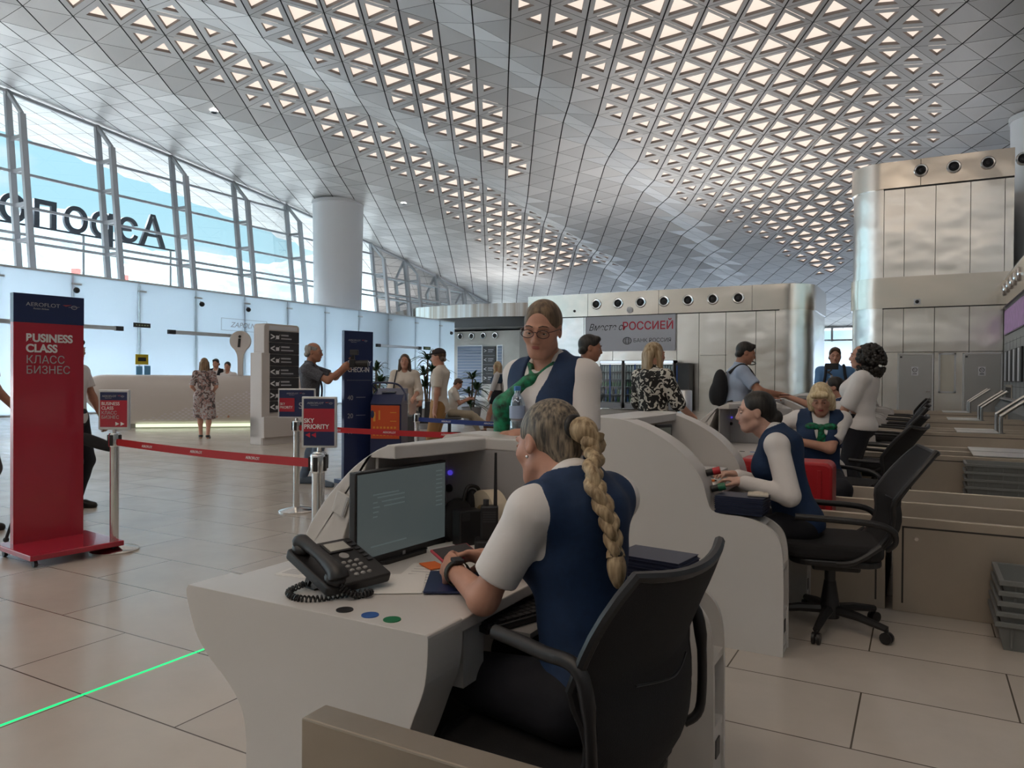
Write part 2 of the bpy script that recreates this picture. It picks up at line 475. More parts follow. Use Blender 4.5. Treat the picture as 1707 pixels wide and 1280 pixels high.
for k in range(15):
    Y = y_first + pitch * k
    zt = zceil(-31, Y) + 0.02
    m_ = MB()
    a0, a1 = Vector((fx(0), Y, 0)), Vector((fx(zt), Y, zt))
    ztin = zt - 1.1 if zt > 8 else zt - 0.6
    b0, b1 = Vector((fx(0) + 0.95, Y, 0)), Vector((fx(ztin) + 0.95 - 0.02, Y, ztin))
    m_.bar(a0, a1, 0.17, 0.22, (0, 1, 0)); m_.bar(b0, b1, 0.17, 0.22, (0, 1, 0)); m_.bar(a1, b1, 0.13, 0.13, (0, 1, 0))
    for z in (1.5, 3.2, 4.9, 6.55, 7.95, 9.3, 10.6):
        if z < ztin - 0.4: m_.bar((fx(z), Y, z), (fx(z) + 0.95, Y, z), 0.12, 0.14, (0, 0, 1))
    o = struct(m_.build('trim_%d' % (k + 1), frame_w)); o['label'] = 'pale steel ladder mullion of the tall inclined window wall'
    if k < 14: bays.append((Y, Y + pitch))
    if k < 14:
        Y1 = Y + pitch; zt1 = zceil(-31, Y1) + 0.02
        w = MB()
        for z in (1.0, 2.6, 4.2, 5.4, 6.55, 6.85, 7.95, 9.3, 10.65):
            if z < min(zt, zt1) - 0.2:
                w.bar((fx(z) + 0.10, Y + 0.1, z), (fx(z) + 0.10, Y1 - 0.1, z), 0.10, 0.10)
        w.bar((fx(zt), Y, zt - 0.05), (fx(zt1), Y1, zt1 - 0.05), 0.14, 0.12)
        wf = struct(w.build('window_%d' % (k + 1), frame_w))
        g = MB(); g.add([(fx(0) - 0.05, Y, 0), (fx(0) - 0.05, Y1, 0), (fx(zt1) - 0.05, Y1, zt1), (fx(zt) - 0.05, Y, zt)], [(0, 1, 2, 3)])
        g.build('pane', glass, wf)
# frosted glass
def frosted():
    m = bpy.data.materials.new('frosted_glass'); m.use_nodes = True
    t = m.node_tree; t.nodes.clear()
    o = N(t, 'ShaderNodeOutputMaterial'); tl = N(t, 'ShaderNodeBsdfTranslucent'); df = N(t, 'ShaderNodeBsdfPrincipled'); mi = N(t, 'ShaderNodeMixShader')
    tl.inputs[0].default_value = (0.86, 0.94, 1.0, 1); df.inputs['Base Color'].default_value = (0.72, 0.78, 0.86, 1); df.inputs['Roughness'].default_value = 0.2
    mi.inputs[0].default_value = 0.30
    t.links.new(tl.outputs[0], mi.inputs[1]); t.links.new(df.outputs[0], mi.inputs[2]); t.links.new(mi.outputs[0], o.inputs[0])
    return m
frost = frosted()
# gable ends of the hall and the wall behind the desks
plain_wall = mat('pale_plaster', (0.34, 0.34, 0.34), 0.7)
# far end: glazed wall above a translucent dado
e_ = MB()
e_.add([(-31, 62.1, 0), (14, 62.1, 0), (14, 62.1, 4.3), (-31, 62.1, 4.3)], [(0, 1, 2, 3)])
wbk = frosted(); wbk.node_tree.nodes['Translucent BSDF'].inputs[0].default_value = (0.13, 0.155, 0.185, 1)  # translucency added so outside daylight brightens the otherwise unlit dado
struct(e_.build('wall_back', wbk))
ef = MB()
for i in range(18):
    X = -30 + i * 2.4
    ef.bar((X, 61.9, 4.3), (X, 61.9, z0(62) + 0.6), 0.14, 0.2, (0, 1, 0))
    ef.bar((X + 0.8, 61.2, 4.3), (X + 0.8, 61.2, z0(62) - 0.3), 0.1, 0.12, (0, 1, 0)) if i % 2 else None
for z in (4.4, 5.4, 6.5): ef.bar((-31, 61.9, z), (14, 61.9, z), 0.1, 0.12)
wn = struct(ef.build('window_15', frame_w))
g = MB(); g.add([(-31, 62.05, 4.3), (14, 62.05, 4.3), (14, 62.05, 8), (-31, 62.05, 8)], [(0, 1, 2, 3)]); g.build('pane', glass, wn)
rw = MB(); rw.box(14, -14, 0, 14.3, 63, 14.5); struct(rw.build('wall_right', plain_wall))

bw = MB(); bw.box(-31, -14.3, 0, 14, -14.0, 6.6); bw.box(-31, -14.3, 7.15, 14, -14.0, 15.0); bw.box(-31, -14.3, 6.6, -16, -14.0, 7.15); bw.box(10, -14.3, 6.6, 14, -14.0, 7.15)  # slot left open for the added window strip
wn_ = struct(bw.build('wall_near', mat('rear_wall_grey', (0.40, 0.385, 0.36), 0.7)))
bwf = MB(); [bwf.box(-16 + k * 2.6 - 0.05, -14.2, 6.6, -16 + k * 2.6 + 0.05, -14.1, 7.15) for k in range(11)]
wn2 = struct(bwf.build('window_17', frame_w)); g = MB(); g.add([(-16, -14.15, 6.6), (10, -14.15, 6.6), (10, -14.15, 7.15), (-16, -14.15, 7.15)], [(0, 1, 2, 3)]); g.build('pane', glass, wn2)  # unseen window strip added to light the desk fronts from behind

# ---- round white columns
for (X, Y, r0, r1, lb) in ((-28.0, 30.9, 1.20, 1.36, 'thick round white column standing in front of the tall windows'),
                           (3.6, 32.2, 0.75, 0.85, 'round white column top showing above the tall steel wall')):
    zt = zceil(X, Y)
    t_ = thing('column', lb, 'column', (X, Y, 0))
    MB().lathe([(r0, 0), (r0 + (r1 - r0) * 0.5, zt * 0.5), (r1, zt - 0.02)], 40).build('shaft', mat('white_column_paint', (0.82, 0.84, 0.87), 0.5), t_, smooth=True)
    MB().lathe([(r1 + 0.005, zt - 0.16), (r1 + 0.05, zt - 0.15), (r1 + 0.05, zt + 0.02)], 40).build('collar', whitemetal, t_, smooth=True)

# ---- frosted glass partition
PX = -24.9
wl = MB(); wl.box(PX - 0.04, 2, 4.68, PX + 0.04, 37.8, 4.74); wl.box(PX - 0.04, 2, 0.0, PX + 0.04, 37.8, 0.06)
wleft = struct(wl.build('wall_left', alu))
seamY = [2.6, 5.0, 7.4, 9.8, 12.2, 14.6, 17.0, 19.4, 21.8, 24.2, 26.6, 29.0, 31.4, 33.8, 36.2, 37.8]
for a, b in zip(seamY, seamY[1:]):
    MB().box(PX - 0.012, a + 0.012, 0.06, PX + 0.012, b - 0.012, 4.68).build('pane', frost, wleft)
for k, a in enumerate(seamY[1:-1]):
    MB().box(PX - 0.20, a - 0.05, 0.0, PX - 0.08, a + 0.05, 4.66).build('post', alu, wleft)
    b_ = MB(); b_.box(PX, a - 0.05, 4.36, PX + 0.05, a + 0.28, 4.42); b_.cyl((PX - 0.05, a, 4.39), (PX + 0.06, a, 4.39), 0.03, n=8)
    b_.build('bracket', alu, wleft)
for a, z in ((14.66, 4.17), (19.6, 4.15), (21.9, 4.13), (37.3, 4.0)):
    t_ = thing('dome_camera', 'small black ball camera on the glass partition %s' % {14.66: 'above the red sign', 19.6: 'right of the dark plaque', 21.9: 'above the round i sign', 37.3: 'at the far end of the partition'}[a], 'camera', (PX + 0.12, a, z))
    MB().ball((0, 0, 0), 0.10, 14, 10).build('dome', black, t_, smooth=True)
    MB().cyl((-0.12, 0, 0.12), (0, 0, 0.08), 0.02, n=8).build('arm', alu, t_)
# door closer rails on the partition
for (a, b, lb) in ((12.0, 16.14, 'long grey handle bar on the frosted glass behind the red sign'), (18.24, 21.53, 'long grey door bar with dark ends left of the round i sign'),
                   (30.4, 34.0, 'long grey door bar on the far frosted glass panels')):
    t_ = thing('door_bar', lb, 'rail', (PX + 0.14, (a + b) / 2, 2.98)); h = (b - a) / 2
    MB().box(-0.06, -h, -0.07, 0.06, h, 0.07).build('rail', alu, t_, bevel=0.01)
    for s in (-1, 1):
        MB().box(-0.07, s * h - 0.14, -0.08, 0.07, s * h + 0.14, 0.08).build('end_cap', darkgrey, t_, bevel=0.01)
        MB().box(-0.14, s * h * 0.7 - 0.04, -0.03, -0.05, s * h * 0.7 + 0.04, 0.03).build('bracket', alu, t_)
t_ = thing('notice_plaque', 'small dark plaque high on the frosted glass beside the red sign', 'sign', (PX + 0.02, 17.1, 3.16))
MB().box(0, -0.33, -0.08, 0.03, 0.33, 0.08).build('plate', darkgrey, t_); 
for k in range(5): MB().box(0.031, -0.26 + k * 0.11, -0.02, 0.033, -0.19 + k * 0.11, 0.02).build('marking', mat('pale_green_print', (0.4, 0.5, 0.3), 0.5), t_)
t_ = thing('notice_plaque', 'small green exit plaque on the far end of the frosted glass', 'sign', (PX + 0.02, 34.9, 3.0))
MB().box(0, -0.33, -0.09, 0.03, 0.33, 0.09).build('plate', mat('exit_green', (0.05, 0.12, 0.06), 0.5), t_)
MB().box(0.031, -0.2, -0.04, 0.033, 0.2, 0.04).build('marking', mat('pale_green_print', (0.4, 0.5, 0.3), 0.5), t_)
t_ = thing('notice_board', 'yellow warning notice with blue stickers low on the frosted glass', 'sign', (PX + 0.02, 17.1, 1.55))
MB().box(0, -0.25, 0.18, 0.02, 0.25, 0.55).build('yellow_notice', mat('notice_yellow', (0.65, 0.50, 0.03), 0.5), t_)
MB().box(0.021, -0.16, 0.30, 0.024, 0.16, 0.44).build('marking', black, t_)
MB().box(0, -0.22, -0.25, 0.02, 0.02, 0.12).build('blue_notice', mat('notice_blue', (0.15, 0.4, 0.65), 0.5), t_)
MB().box(0, 0.10, -0.25, 0.02, 0.34, 0.14).build('blue_notice', mat('notice_blue', (0.15, 0.4, 0.65), 0.5), t_)
t_ = thing('glass_lettering', 'outlined grey writing panel on the frosted glass above the door bar', 'sign', (PX + 0.02, 21.8, 3.45))
fr_ = MB()
for a in ((-1.2, -0.25, 1.2, -0.235), (-1.2, 0.235, 1.2, 0.25), (-1.2, -0.25, -1.185, 0.25), (1.185, -0.25, 1.2, 0.25)): fr_.box(0, a[0], a[1], 0.006, a[2], a[3])
fr_.build('outline', grey_pt, t_)
text('ZAPOLN', 0.30, grey_pt, t_, (0.006, -0.75, -0.10), (PI / 2, 0, PI / 2), shear=0.3, sx=1.1)

# ---- steel clad blocks
def steel_material(name, col, rough, streak):
    m = bpy.data.materials.new(name); m.use_nodes = True
    t = m.node_tree; b = t.nodes['Principled BSDF']
    co = N(t, 'ShaderNodeTexCoord'); mp = N(t, 'ShaderNodeMapping'); mp.inputs['Scale'].default_value = (0.55, 0.55, 0.8)
    n = N(t, 'ShaderNodeTexNoise'); n.inputs['Scale'].default_value = 1.1; n.inputs['Detail'].default_value = 2
    t.links.new(co.outputs['Object'], mp.inputs[0]); t.links.new(mp.outputs[0], n.inputs['Vector'])
    bp = N(t, 'ShaderNodeBump'); bp.inputs['Strength'].default_value = 0.5; bp.inputs['Distance'].default_value = streak
    t.links.new(n.outputs['Fac'], bp.inputs['Height']); t.links.new(bp.outputs[0], b.inputs['Normal'])
    b.inputs['Base Color'].default_value = (*col, 1); b.inputs['Metallic'].default_value = 1.0; b.inputs['Roughness'].default_value = rough
    return m
clad = steel_material('steel_cladding', (0.82, 0.80, 0.76), 0.26, 0.12)
clad2 = steel_material('steel_cladding_fascia', (0.72, 0.66, 0.59), 0.2, 0.06)
dark_gap = mat('dark_gap', (0.03, 0.03, 0.03), 0.7)
def arc_block(x0, y0, r, xR, yB, grow=0.0, n=12):
    """outline with a rounded corner at (x0,y0): runs from the back along x0, round the corner, along y0 to xR"""
    pts = [(x0 - grow, yB)]
    for k in range(n + 1):
        a = PI + (PI / 2) * k / n
        pts.append((x0 + r + (r + grow) * math.cos(a), y0 + r + (r + grow) * math.sin(a)))
    pts.append((xR, y0 - grow)); pts.append((xR, yB))
    return pts
BX, BY = -1.95, 25.5
blk = MB(); blk.prism(arc_block(BX, BY, 0.9, 2.3, 34), 0, 8.0, 'z')
wb = struct(blk.build('wall_front', clad, smooth=True)); wb['label'] = 'tall steel clad block behind the conveyors'
MB().prism(arc_block(BX, BY, 0.9, 2.3, 34, 0.05), 3.56, 4.5, 'z').build('band_panel', clad2, wb, smooth=True)
MB().prism(arc_block(BX, BY, 0.9, 2.3, 34, 0.06), 7.22, 8.02, 'z').build('fascia_panel', clad2, wb, smooth=True)
sm = MB()
for X in (-1.03, -0.47, 0.35, 1.24, 2.08):
    for za, zb in ((0, 3.55), (4.51, 7.21)): sm.box(X - 0.008, BY - 0.004, za, X + 0.008, BY + 0.01, zb)
sm.box(BX + 0.9, BY - 0.012, 7.18, 2.3, BY, 7.22); sm.box(BX + 0.9, BY - 0.008, 3.53, 2.3, BY, 3.56); sm.box(-0.06, BY - 0.064, 7.22, -0.045, BY, 8.0)
sm.box(-1.03, BY - 0.004, 2.2, 2.08, BY + 0.01, 2.215)
sm.build('joint', dark_gap, wb)
for n_, (a, b, lb) in enumerate(((-0.57, 0.29, 'left'), (1.13, 2.02, 'right'))):
    d = MB(); d.box(a, BY - 0.03, 0.02, b, BY - 0.002, 2.12)
    do = struct(d.build('door_%d' % (n_ + 1), mat('steel_door', (0.46, 0.46, 0.45), 0.42, 1.0), bevel=0.006))
    f_ = MB(); f_.box(a - 0.05, BY - 0.035, 0, a - 0.01, BY, 2.17); f_.box(b + 0.01, BY - 0.035, 0, b + 0.05, BY, 2.17); f_.box(a - 0.05, BY - 0.035, 2.13, b + 0.05, BY, 2.17)
    f_.build('frame', alu, do)
    MB().box(b - 0.14, BY - 0.07, 1.0, b - 0.04, BY - 0.03, 1.03).build('handle', chrome, do)
    MB().box(a + 0.02, BY - 0.04, 2.03, a + 0.08, BY - 0.03, 2.08).build('closer', darkgrey, do)
    cx = (a + b) / 2 - 0.01
    t_ = thing('no_smoking_sign', 'white no-smoking notice on the %s steel door' % lb, 'sign', (cx, BY - 0.031, 1.63))
    MB().box(-0.09, -0.006, -0.13, 0.09, 0, 0.13).build('plate', white_pt, t_)
    rg = MB(); rg.tube([(0.06 * math.cos(x), -0.009, 0.035 + 0.06 * math.sin(x)) for x in [2 * PI * q / 20 for q in range(20)]], 0.008, 6, closed=True)
    rg.bar((-0.042, -0.009, 0.077), (0.042, -0.009, -0.007), 0.012, 0.006); rg.bar((-0.035, -0.009, 0.02), (0.035, -0.009, 0.05), 0.014, 0.006)
    rg.box(-0.06, -0.009, -0.10, 0.06, -0.006, -0.085); rg.box(-0.05, -0.009, -0.075, 0.05, -0.006, -0.06)
    rg.build('symbol', black, t_)
wf = MB()
wf.box(0.47, BY - 0.03, 0.98, 0.52, BY, 2.17); wf.box(0.87, BY - 0.03, 0.98, 0.92, BY, 2.17); wf.box(0.47, BY - 0.03, 2.12, 0.92, BY, 2.17); wf.box(0.47, BY - 0.03, 0.98, 0.92, BY, 1.03)
wo_ = struct(wf.build('window_16', alu))
MB().box(0.52, BY - 0.012, 1.03, 0.87, BY - 0.003, 2.12).build('blind', mat('cream_blind', (0.66, 0.62, 0.52), 0.6), wo_)
# air nozzles
def nozzle(loc, label, group, r=0.16, ry=0.0):
    t_ = thing('air_nozzle', label, 'air vent', loc, ry, group)
    MB().lathe([(r, 0), (r * 1.02, 0.03), (r * 0.9, 0.06), (r * 0.72, 0.055), (r * 0.62, 0.0), (r * 0.58, -0.01)], 24, M=Matrix.Rotation(PI / 2, 3, 'X')).build('ring', chrome, t_, smooth=True)
    MB().lathe([(r * 0.63, 0.02), (r * 0.5, 0.045), (r * 0.40, 0.01), (r * 0.30, 0.05), (0.0, 0.06)], 24, M=Matrix.Rotation(PI / 2, 3, 'X')).build('jet_cone', black, t_, smooth=True)
    return t_
NZ = ['leftmost of the large air nozzles on top of the tall steel wall', 'second air nozzle from the left on top of the tall steel wall', 'third air nozzle from the left on top of the tall steel wall', 'air nozzle at the right picture edge on top of the tall steel wall']
for k in range(4): nozzle((-0.05 + 0.85 * k, BY - 0.06, 7.66), NZ[k], 'air nozzles of the tall steel wall', 0.19)
t_ = thing('dome_camera', 'small dark sensor on the middle band of the tall steel wall', 'camera', (-0.11, BY - 0.05, 3.72))
MB().box(-0.09, -0.02, -0.08, 0.09, 0, 0.08).build('plate', whitemetal, t_); MB().ball((0, -0.03, 0), 0.055).build('lens', black, t_, smooth=True)

# second block, the bank wall
B2X, B2Y = -3.75, 31.0
b2 = MB(); b2.prism([(-16.2, 31), (-16.2, 35.5), (-3.75, 35.5)] + [(-4.95 + 1.2 * math.cos(-a), 32.2 - 1.2 * math.sin(a)) for a in [rad(9 * k) for k in range(11)]], 0, 5.1, 'z')
w2 = struct(b2.build('wall_middle', clad, smooth=True)); w2['label'] = 'low steel clad block with the bank sign'
o2 = [(-16.25, 30.95), (-16.25, 35.55), (-3.7, 35.55)] + [(-4.95 + 1.25 * math.cos(a), 32.2 - 1.25 * math.sin(a)) for a in [rad(9 * k) for k in range(11)]]
MB().prism(o2, 4.14, 5.16, 'z').build('fascia_panel', clad2, w2, smooth=True)
sm = MB()
for X in (-14.9, -13.4, -12.0, -10.6, -9.1, -8.16, -7.05, -5.85, -5.1): sm.box(X - 0.008, 30.99, 0, X + 0.008, 31.02, 4.13)
sm.box(-16.2, 30.985, 4.10, -4.95, 31.0, 4.14)
for X in (-13.2, -9.9, -6.0): sm.box(X - 0.007, 30.944, 4.14, X + 0.007, 30.96, 5.15)
sm.box(-8.1, 30.99, 2.33, -7.0, 31.02, 2.345)
sm.build('joint', dark_gap, w2)
ORD = ['first', 'second', 'third', 'fourth', 'fifth', 'sixth', 'seventh']
for k in range(7): nozzle((-12.78 + 1.04 * k, 30.95, 4.67), '%s air nozzle from the left above the bank sign' % ORD[k], 'air nozzles above the bank sign', 0.235)
t_ = thing('smoke_detector', 'small white round detector under the nozzles above the bank sign', 'detector', (-11.19, 30.94, 4.35))
MB().lathe([(0.14, 0), (0.14, 0.04), (0.10, 0.07), (0, 0.08)], 18, M=Matrix.Rotation(PI / 2, 3, 'X')).build('cap', white_pt, t_, smooth=True)
t_ = thing('dome_camera', 'tiny black camera on the fascia left of the bank sign', 'camera', (-13.85, 30.94, 4.4)); MB().ball((0, 0, 0), 0.06).build('dome', black, t_)
t_ = thing('wall_bracket', 'small dark oval bracket on the steel wall right of the man with a rucksack', 'bracket', (-6.0, 30.96, 2.0))
MB().tube([(0.16 * math.cos(x), -0.02, 0.06 * math.sin(x)) for x in [2 * PI * q / 16 for q in range(16)]], 0.02, 6, closed=True).build('ring', black, t_)
t_ = thing('wall_notice', 'small white pictogram on the steel wall under the oval bracket', 'sign', (-6.0, 30.98, 1.35))
MB().box(-0.1, -0.01, -0.12, 0.1, 0, 0.12).build('plate', white_pt, t_); MB().box(-0.05, -0.014, -0.06, 0.0, -0.01, 0.06).build('marking', darkgrey, t_)
# bank sign
t_ = thing('bank_sign', 'pale grey bank banner with dark script and red capitals over the fridges', 'sign', (-13.3, 30.97, 2.55))
MB().box(0, -0.05, 0, 4.15, 0, 1.55).build('board', mat('banner_grey', (0.56, 0.57, 0.62), 0.5), t_)
RX = (PI / 2, 0, 0)
text('Вместе с', 0.42, black, t_, (0.16, -0.055, 0.93), RX, shear=0.35, sx=0.86)
text('РОССИЕЙ', 0.48, mat('banner_red', (0.55, 0.02, 0.05), 0.5), t_, (1.76, -0.055, 0.93), RX, bold=0.006, sx=0.98)
text('БАНК РОССИЯ', 0.235, darkgrey, t_, (2.28, -0.055, 0.38), RX, sx=1.0)
gm = MB(); gm.tube([(2.0 + 0.19 * math.cos(x), -0.055, 0.45 + 0.15 * math.sin(x)) for x in [2 * PI * q / 24 for q in range(24)]], 0.014, 6, closed=True)
gm.tube([(2.0 + 0.07 * math.cos(x), -0.055, 0.45 + 0.15 * math.sin(x)) for x in [2 * PI * q / 24 for q in range(24)]], 0.012, 6, closed=True)
for z in (0.38, 0.45, 0.52): gm.bar((1.83, -0.055, z), (2.17, -0.055, z), 0.012, 0.012)
gm.build('emblem', darkgrey, t_)
# third block with the dark canopy, far left
b3 = MB(); b3.box(-31, 43.2, 0, -23.2, 50, 4.5); w3 = struct(b3.build('wall_far', mat('pale_stone', (0.60, 0.60, 0.57), 0.6, noise=(0.8, 0.12)))); w3['label'] = 'far kiosk block with roller shutters'
b3 = MB(); b3.box(-23.2, 43.0, 0, -16.3, 50, 4.4); b3.build('side_panel', mat('warm_grey_panel', (0.36, 0.35, 0.33), 0.5), w3)
cn = MB(); cn.prism(cat2([(-31, 42.0), (-29, 41.4), (-26, 41.2), (-23.0, 41.5), (-21.5, 42.2)], 6) + [(-21.5, 46), (-31, 46)], 4.62, 5.25, 'z'); 
cn.build('canopy', mat('canopy_grey', (0.10, 0.105, 0.11), 0.6), w3, smooth=True)
cs = MB(); cs.prism(cat2([(-31, 41.6), (-29, 41.0), (-26, 40.8), (-23.0, 41.1), (-21.2, 41.8)], 6) + [(-21.2, 46), (-31, 46)], 5.25, 6.1, 'z')
def stripe_mat():
    m = bpy.data.materials.new('mirror_steel_stripes'); m.use_nodes = True
    t = m.node_tree; b = t.nodes['Principled BSDF']; co = N(t, 'ShaderNodeTexCoord'); mp = N(t, 'ShaderNodeMapping'); mp.inputs['Scale'].default_value = (3, 3, 0)
    n = N(t, 'ShaderNodeTexNoise'); n.inputs['Scale'].default_value = 0.9; n.inputs['Detail'].default_value = 3
    r = N(t, 'ShaderNodeValToRGB'); r.color_ramp.elements[0].position = 0.3; r.color_ramp.elements[0].color = (0.42, 0.34, 0.27, 1); r.color_ramp.elements[1].position = 0.6; r.color_ramp.elements[1].color = (0.72, 0.74, 0.74, 1)
    t.links.new(co.outputs['Object'], mp.inputs[0]); t.links.new(mp.outputs[0], n.inputs['Vector']); t.links.new(n.outputs['Fac'], r.inputs[0]); t.links.new(r.outputs[0], b.inputs['Base Color'])
    b.inputs['Metallic'].default_value = 0.7; b.inputs['Roughness'].default_value = 0.3
    return m
cs.build('canopy_fascia', stripe_mat(), w3, smooth=True)
for k in range(4): nozzle((-27.95 + 0.93 * k, 43.18, 4.18), '%s air nozzle from the left under the dark curved canopy' % ORD[k], 'air nozzles under the canopy', 0.22)
sh_m = mat('blue_grey_shutter', (0.24, 0.30, 0.42), 0.5)
for n_, (a, b) in enumerate(((-28.2, -26.15), (-25.0, -24.55))):
    t_ = thing('roller_shutter', ['wide blue-grey roller shutter behind the plants', 'narrow blue-grey roller shutter right of the dark direction board'][n_], 'shutter', ((a + b) / 2, 43.18, 0)); w_ = (b - a) / 2
    MB().box(-w_, -0.03, 0.0, w_, 0, 3.55).build('frame', alu, t_)
    s_ = MB()
    for q in range(17): s_.box(-w_ + 0.06, -0.06, 0.1 + q * 0.2, w_ - 0.06, -0.03, 0.1 + q * 0.2 + 0.18)
    s_.build('curtain', sh_m, t_, bevel=0.01)
t_ = thing('direction_board', 'dark direction board of white arrows on the pillar by the shutters', 'sign', (-25.6, 43.18, 0.9))
MB().box(-0.48, -0.06, 0, 0.48, 0, 2.55).build('board', mat('board_black', (0.03, 0.03, 0.033), 0.4), t_)
for k in range(4):
    z = 0.25 + k * 0.62
    MB().box(-0.47, -0.066, z + 0.44, 0.47, -0.06, z + 0.455).build('divider', grey_pt, t_)
    text('>' if k in (0, 3) else '<', 0.42, white_pt, t_, (-0.42, -0.066, z), RX)
    mk = MB(); mk.box(-0.08, -0.066, z + 0.18, 0.35, -0.062, z + 0.24); mk.box(-0.08, -0.066, z + 0.05, 0.28, -0.062, z + 0.10); mk.build('lettering', grey_pt, t_)

# ---- right hand wall with screens, seen edge-on at the picture edge
rwm = mat('grey_tile_wall', (0.30, 0.31, 0.31), 0.35)
RXW = 2.10
rwl = MB(); rwl.box(RXW, 15.5, 0, RXW + 0.25, 25.44, 3.5)
ws = struct(rwl.build('wall_screens', rwm)); ws['label'] = 'grey side wall behind the conveyors'
jb = MB()
for z in (0.6, 1.2, 1.8, 2.4): jb.box(RXW - 0.003, 15.5, z - 0.004, RXW, 25.44, z + 0.004)
for k in range(12): jb.box(RXW - 0.003, 15.9 + k * 0.8, 0, RXW, 15.908 + k * 0.8, 2.45)
jb.build('joint', dark_gap, ws)
MB().box(RXW - 0.10, 15.5, 3.4, RXW + 0.25, 25.44, 4.15).build('fascia_panel', clad2, ws)
for k in range(5):
    nozzle((RXW - 0.10, 24.3 - 0.85 * k, 3.85), '%s air nozzle from the corner on the side wall fascia' % ORD[k], 'air nozzles of the side wall', 0.17, -PI / 2)
t_ = thing('display_wall', 'purple patterned screen band along the right side wall', 'screen', (RXW, 20.3, 2.62))
MB().box(-0.04, -4.8, 0, 0, 4.7, 0.72).build('casing', darkgrey, t_)
def screen_pattern():
    m = bpy.data.materials.new('purple_screen'); m.use_nodes = True; t = m.node_tree; b = t.nodes['Principled BSDF']
    co = N(t, 'ShaderNodeTexCoord'); n = N(t, 'ShaderNodeTexVoronoi'); n.inputs['Scale'].default_value = 6
    r = N(t, 'ShaderNodeValToRGB'); r.color_ramp.elements[0].color = (0.05, 0.02, 0.07, 1); r.color_ramp.elements[1].color = (0.30, 0.16, 0.33, 1)
    t.links.new(co.outputs['Object'], n.inputs['Vector']); t.links.new(n.outputs['Distance'], r.inputs[0])
    t.links.new(r.outputs[0], b.inputs['Emission Color']); b.inputs['Emission Strength'].default_value = 0.22; b.inputs['Base Color'].default_value = (0.02, 0.02, 0.02, 1)
    return m
MB().box(-0.045, -4.75, 0.03, -0.04, 4.65, 0.69).build('screen', screen_pattern(), t_)
for k in range(4):
    t_ = thing('flight_monitor', '%s dark framed monitor from the corner on the right side wall' % ORD[k], 'monitor', (RXW, 24.45 - 1.05 * k, 1.75), 0, 'monitors on the side wall')
    MB().box(-0.05, -0.45, -0.42, 0, 0.45, 0.42).build('frame', black, t_, bevel=0.01)
    MB().box(-0.055, -0.10, -0.40, -0.05, 0.22, 0.40).build('screen', white_pt, t_)
t_ = thing('wall_opening', 'dark doorway at the foot of the right side wall', 'opening', (RXW - 0.005, 23.9, 0.0))
MB().box(-0.02, -0.75, 0.3, 0, 0.75, 1.25).build('frame', steel, t_); MB().box(-0.025, -0.65, 0.35, -0.02, 0.65, 1.18).build('panel', black, t_)

# ---- unseen uplighters added on the block roofs to brighten the ceiling
def uplighter(loc, sx, sy, w, label):  # added fill lamp facing up from an invented tray
    t_ = struct(MB().box(-sx / 2 - 0.1, -sy / 2 - 0.1, 0.0, sx / 2 + 0.1, sy / 2 + 0.1, 0.05).build('added_uplight_tray', alu)); t_.location = loc; t_['label'] = label
    ld = bpy.data.lights.new('fill_uplight', 'AREA'); ld.shape = 'RECTANGLE'; ld.size = sx; ld.size_y = sy; ld.energy = w; ld.color = (1.0, 0.96, 0.92)
    lo = bpy.data.objects.new('lamp', ld); COL.objects.link(lo); lo.parent = t_; lo.location = (0, 0, 0.08); lo.rotation_euler = (PI, 0, 0)
uplighter((-10.0, 33.2, 5.18), 11.0, 3.4, 125, 'uplighter added unseen on the bank block roof')
uplighter((0.8, 30.0, 8.04), 2.4, 6.0, 8, 'uplighter added unseen on the tall steel block roof')
uplighter((2.25, 20.3, 4.16), 0.25, 9.0, 9, 'uplighter added unseen on top of the right side wall')
uplighter((-26.0, 45.0, 6.15), 6.0, 3.0, 40, 'uplighter added unseen on the far kiosk roof')

# ---- unseen warm fill lamps added behind the viewpoint to lift the foreground
for k, (X, Y) in enumerate(((-7.5, -3.0), (-3.0, -3.0), (1.5, -3.0), (-7.5, -8.0), (-3.0, -8.0), (1.5, -8.0))):
    z = zceil(X, Y) - 0.06
    t_ = struct(MB().lathe([(0.66, 0.0), (0.70, 0.02), (0.70, 0.12), (0.0, 0.12)], 28).build('fill_downlight', whitemetal, smooth=True)); t_.location = (X, Y, z); t_['label'] = 'round warm downlight added unseen behind the viewpoint'
    ld = bpy.data.lights.new('fill_downlight_lamp', 'AREA'); ld.shape = 'DISK'; ld.size = 1.2; ld.energy = 26; ld.color = (1.0, 0.82, 0.62)
    lo = bpy.data.objects.new('lamp', ld); COL.objects.link(lo); lo.parent = t_; lo.location = (0, 0, -0.01)
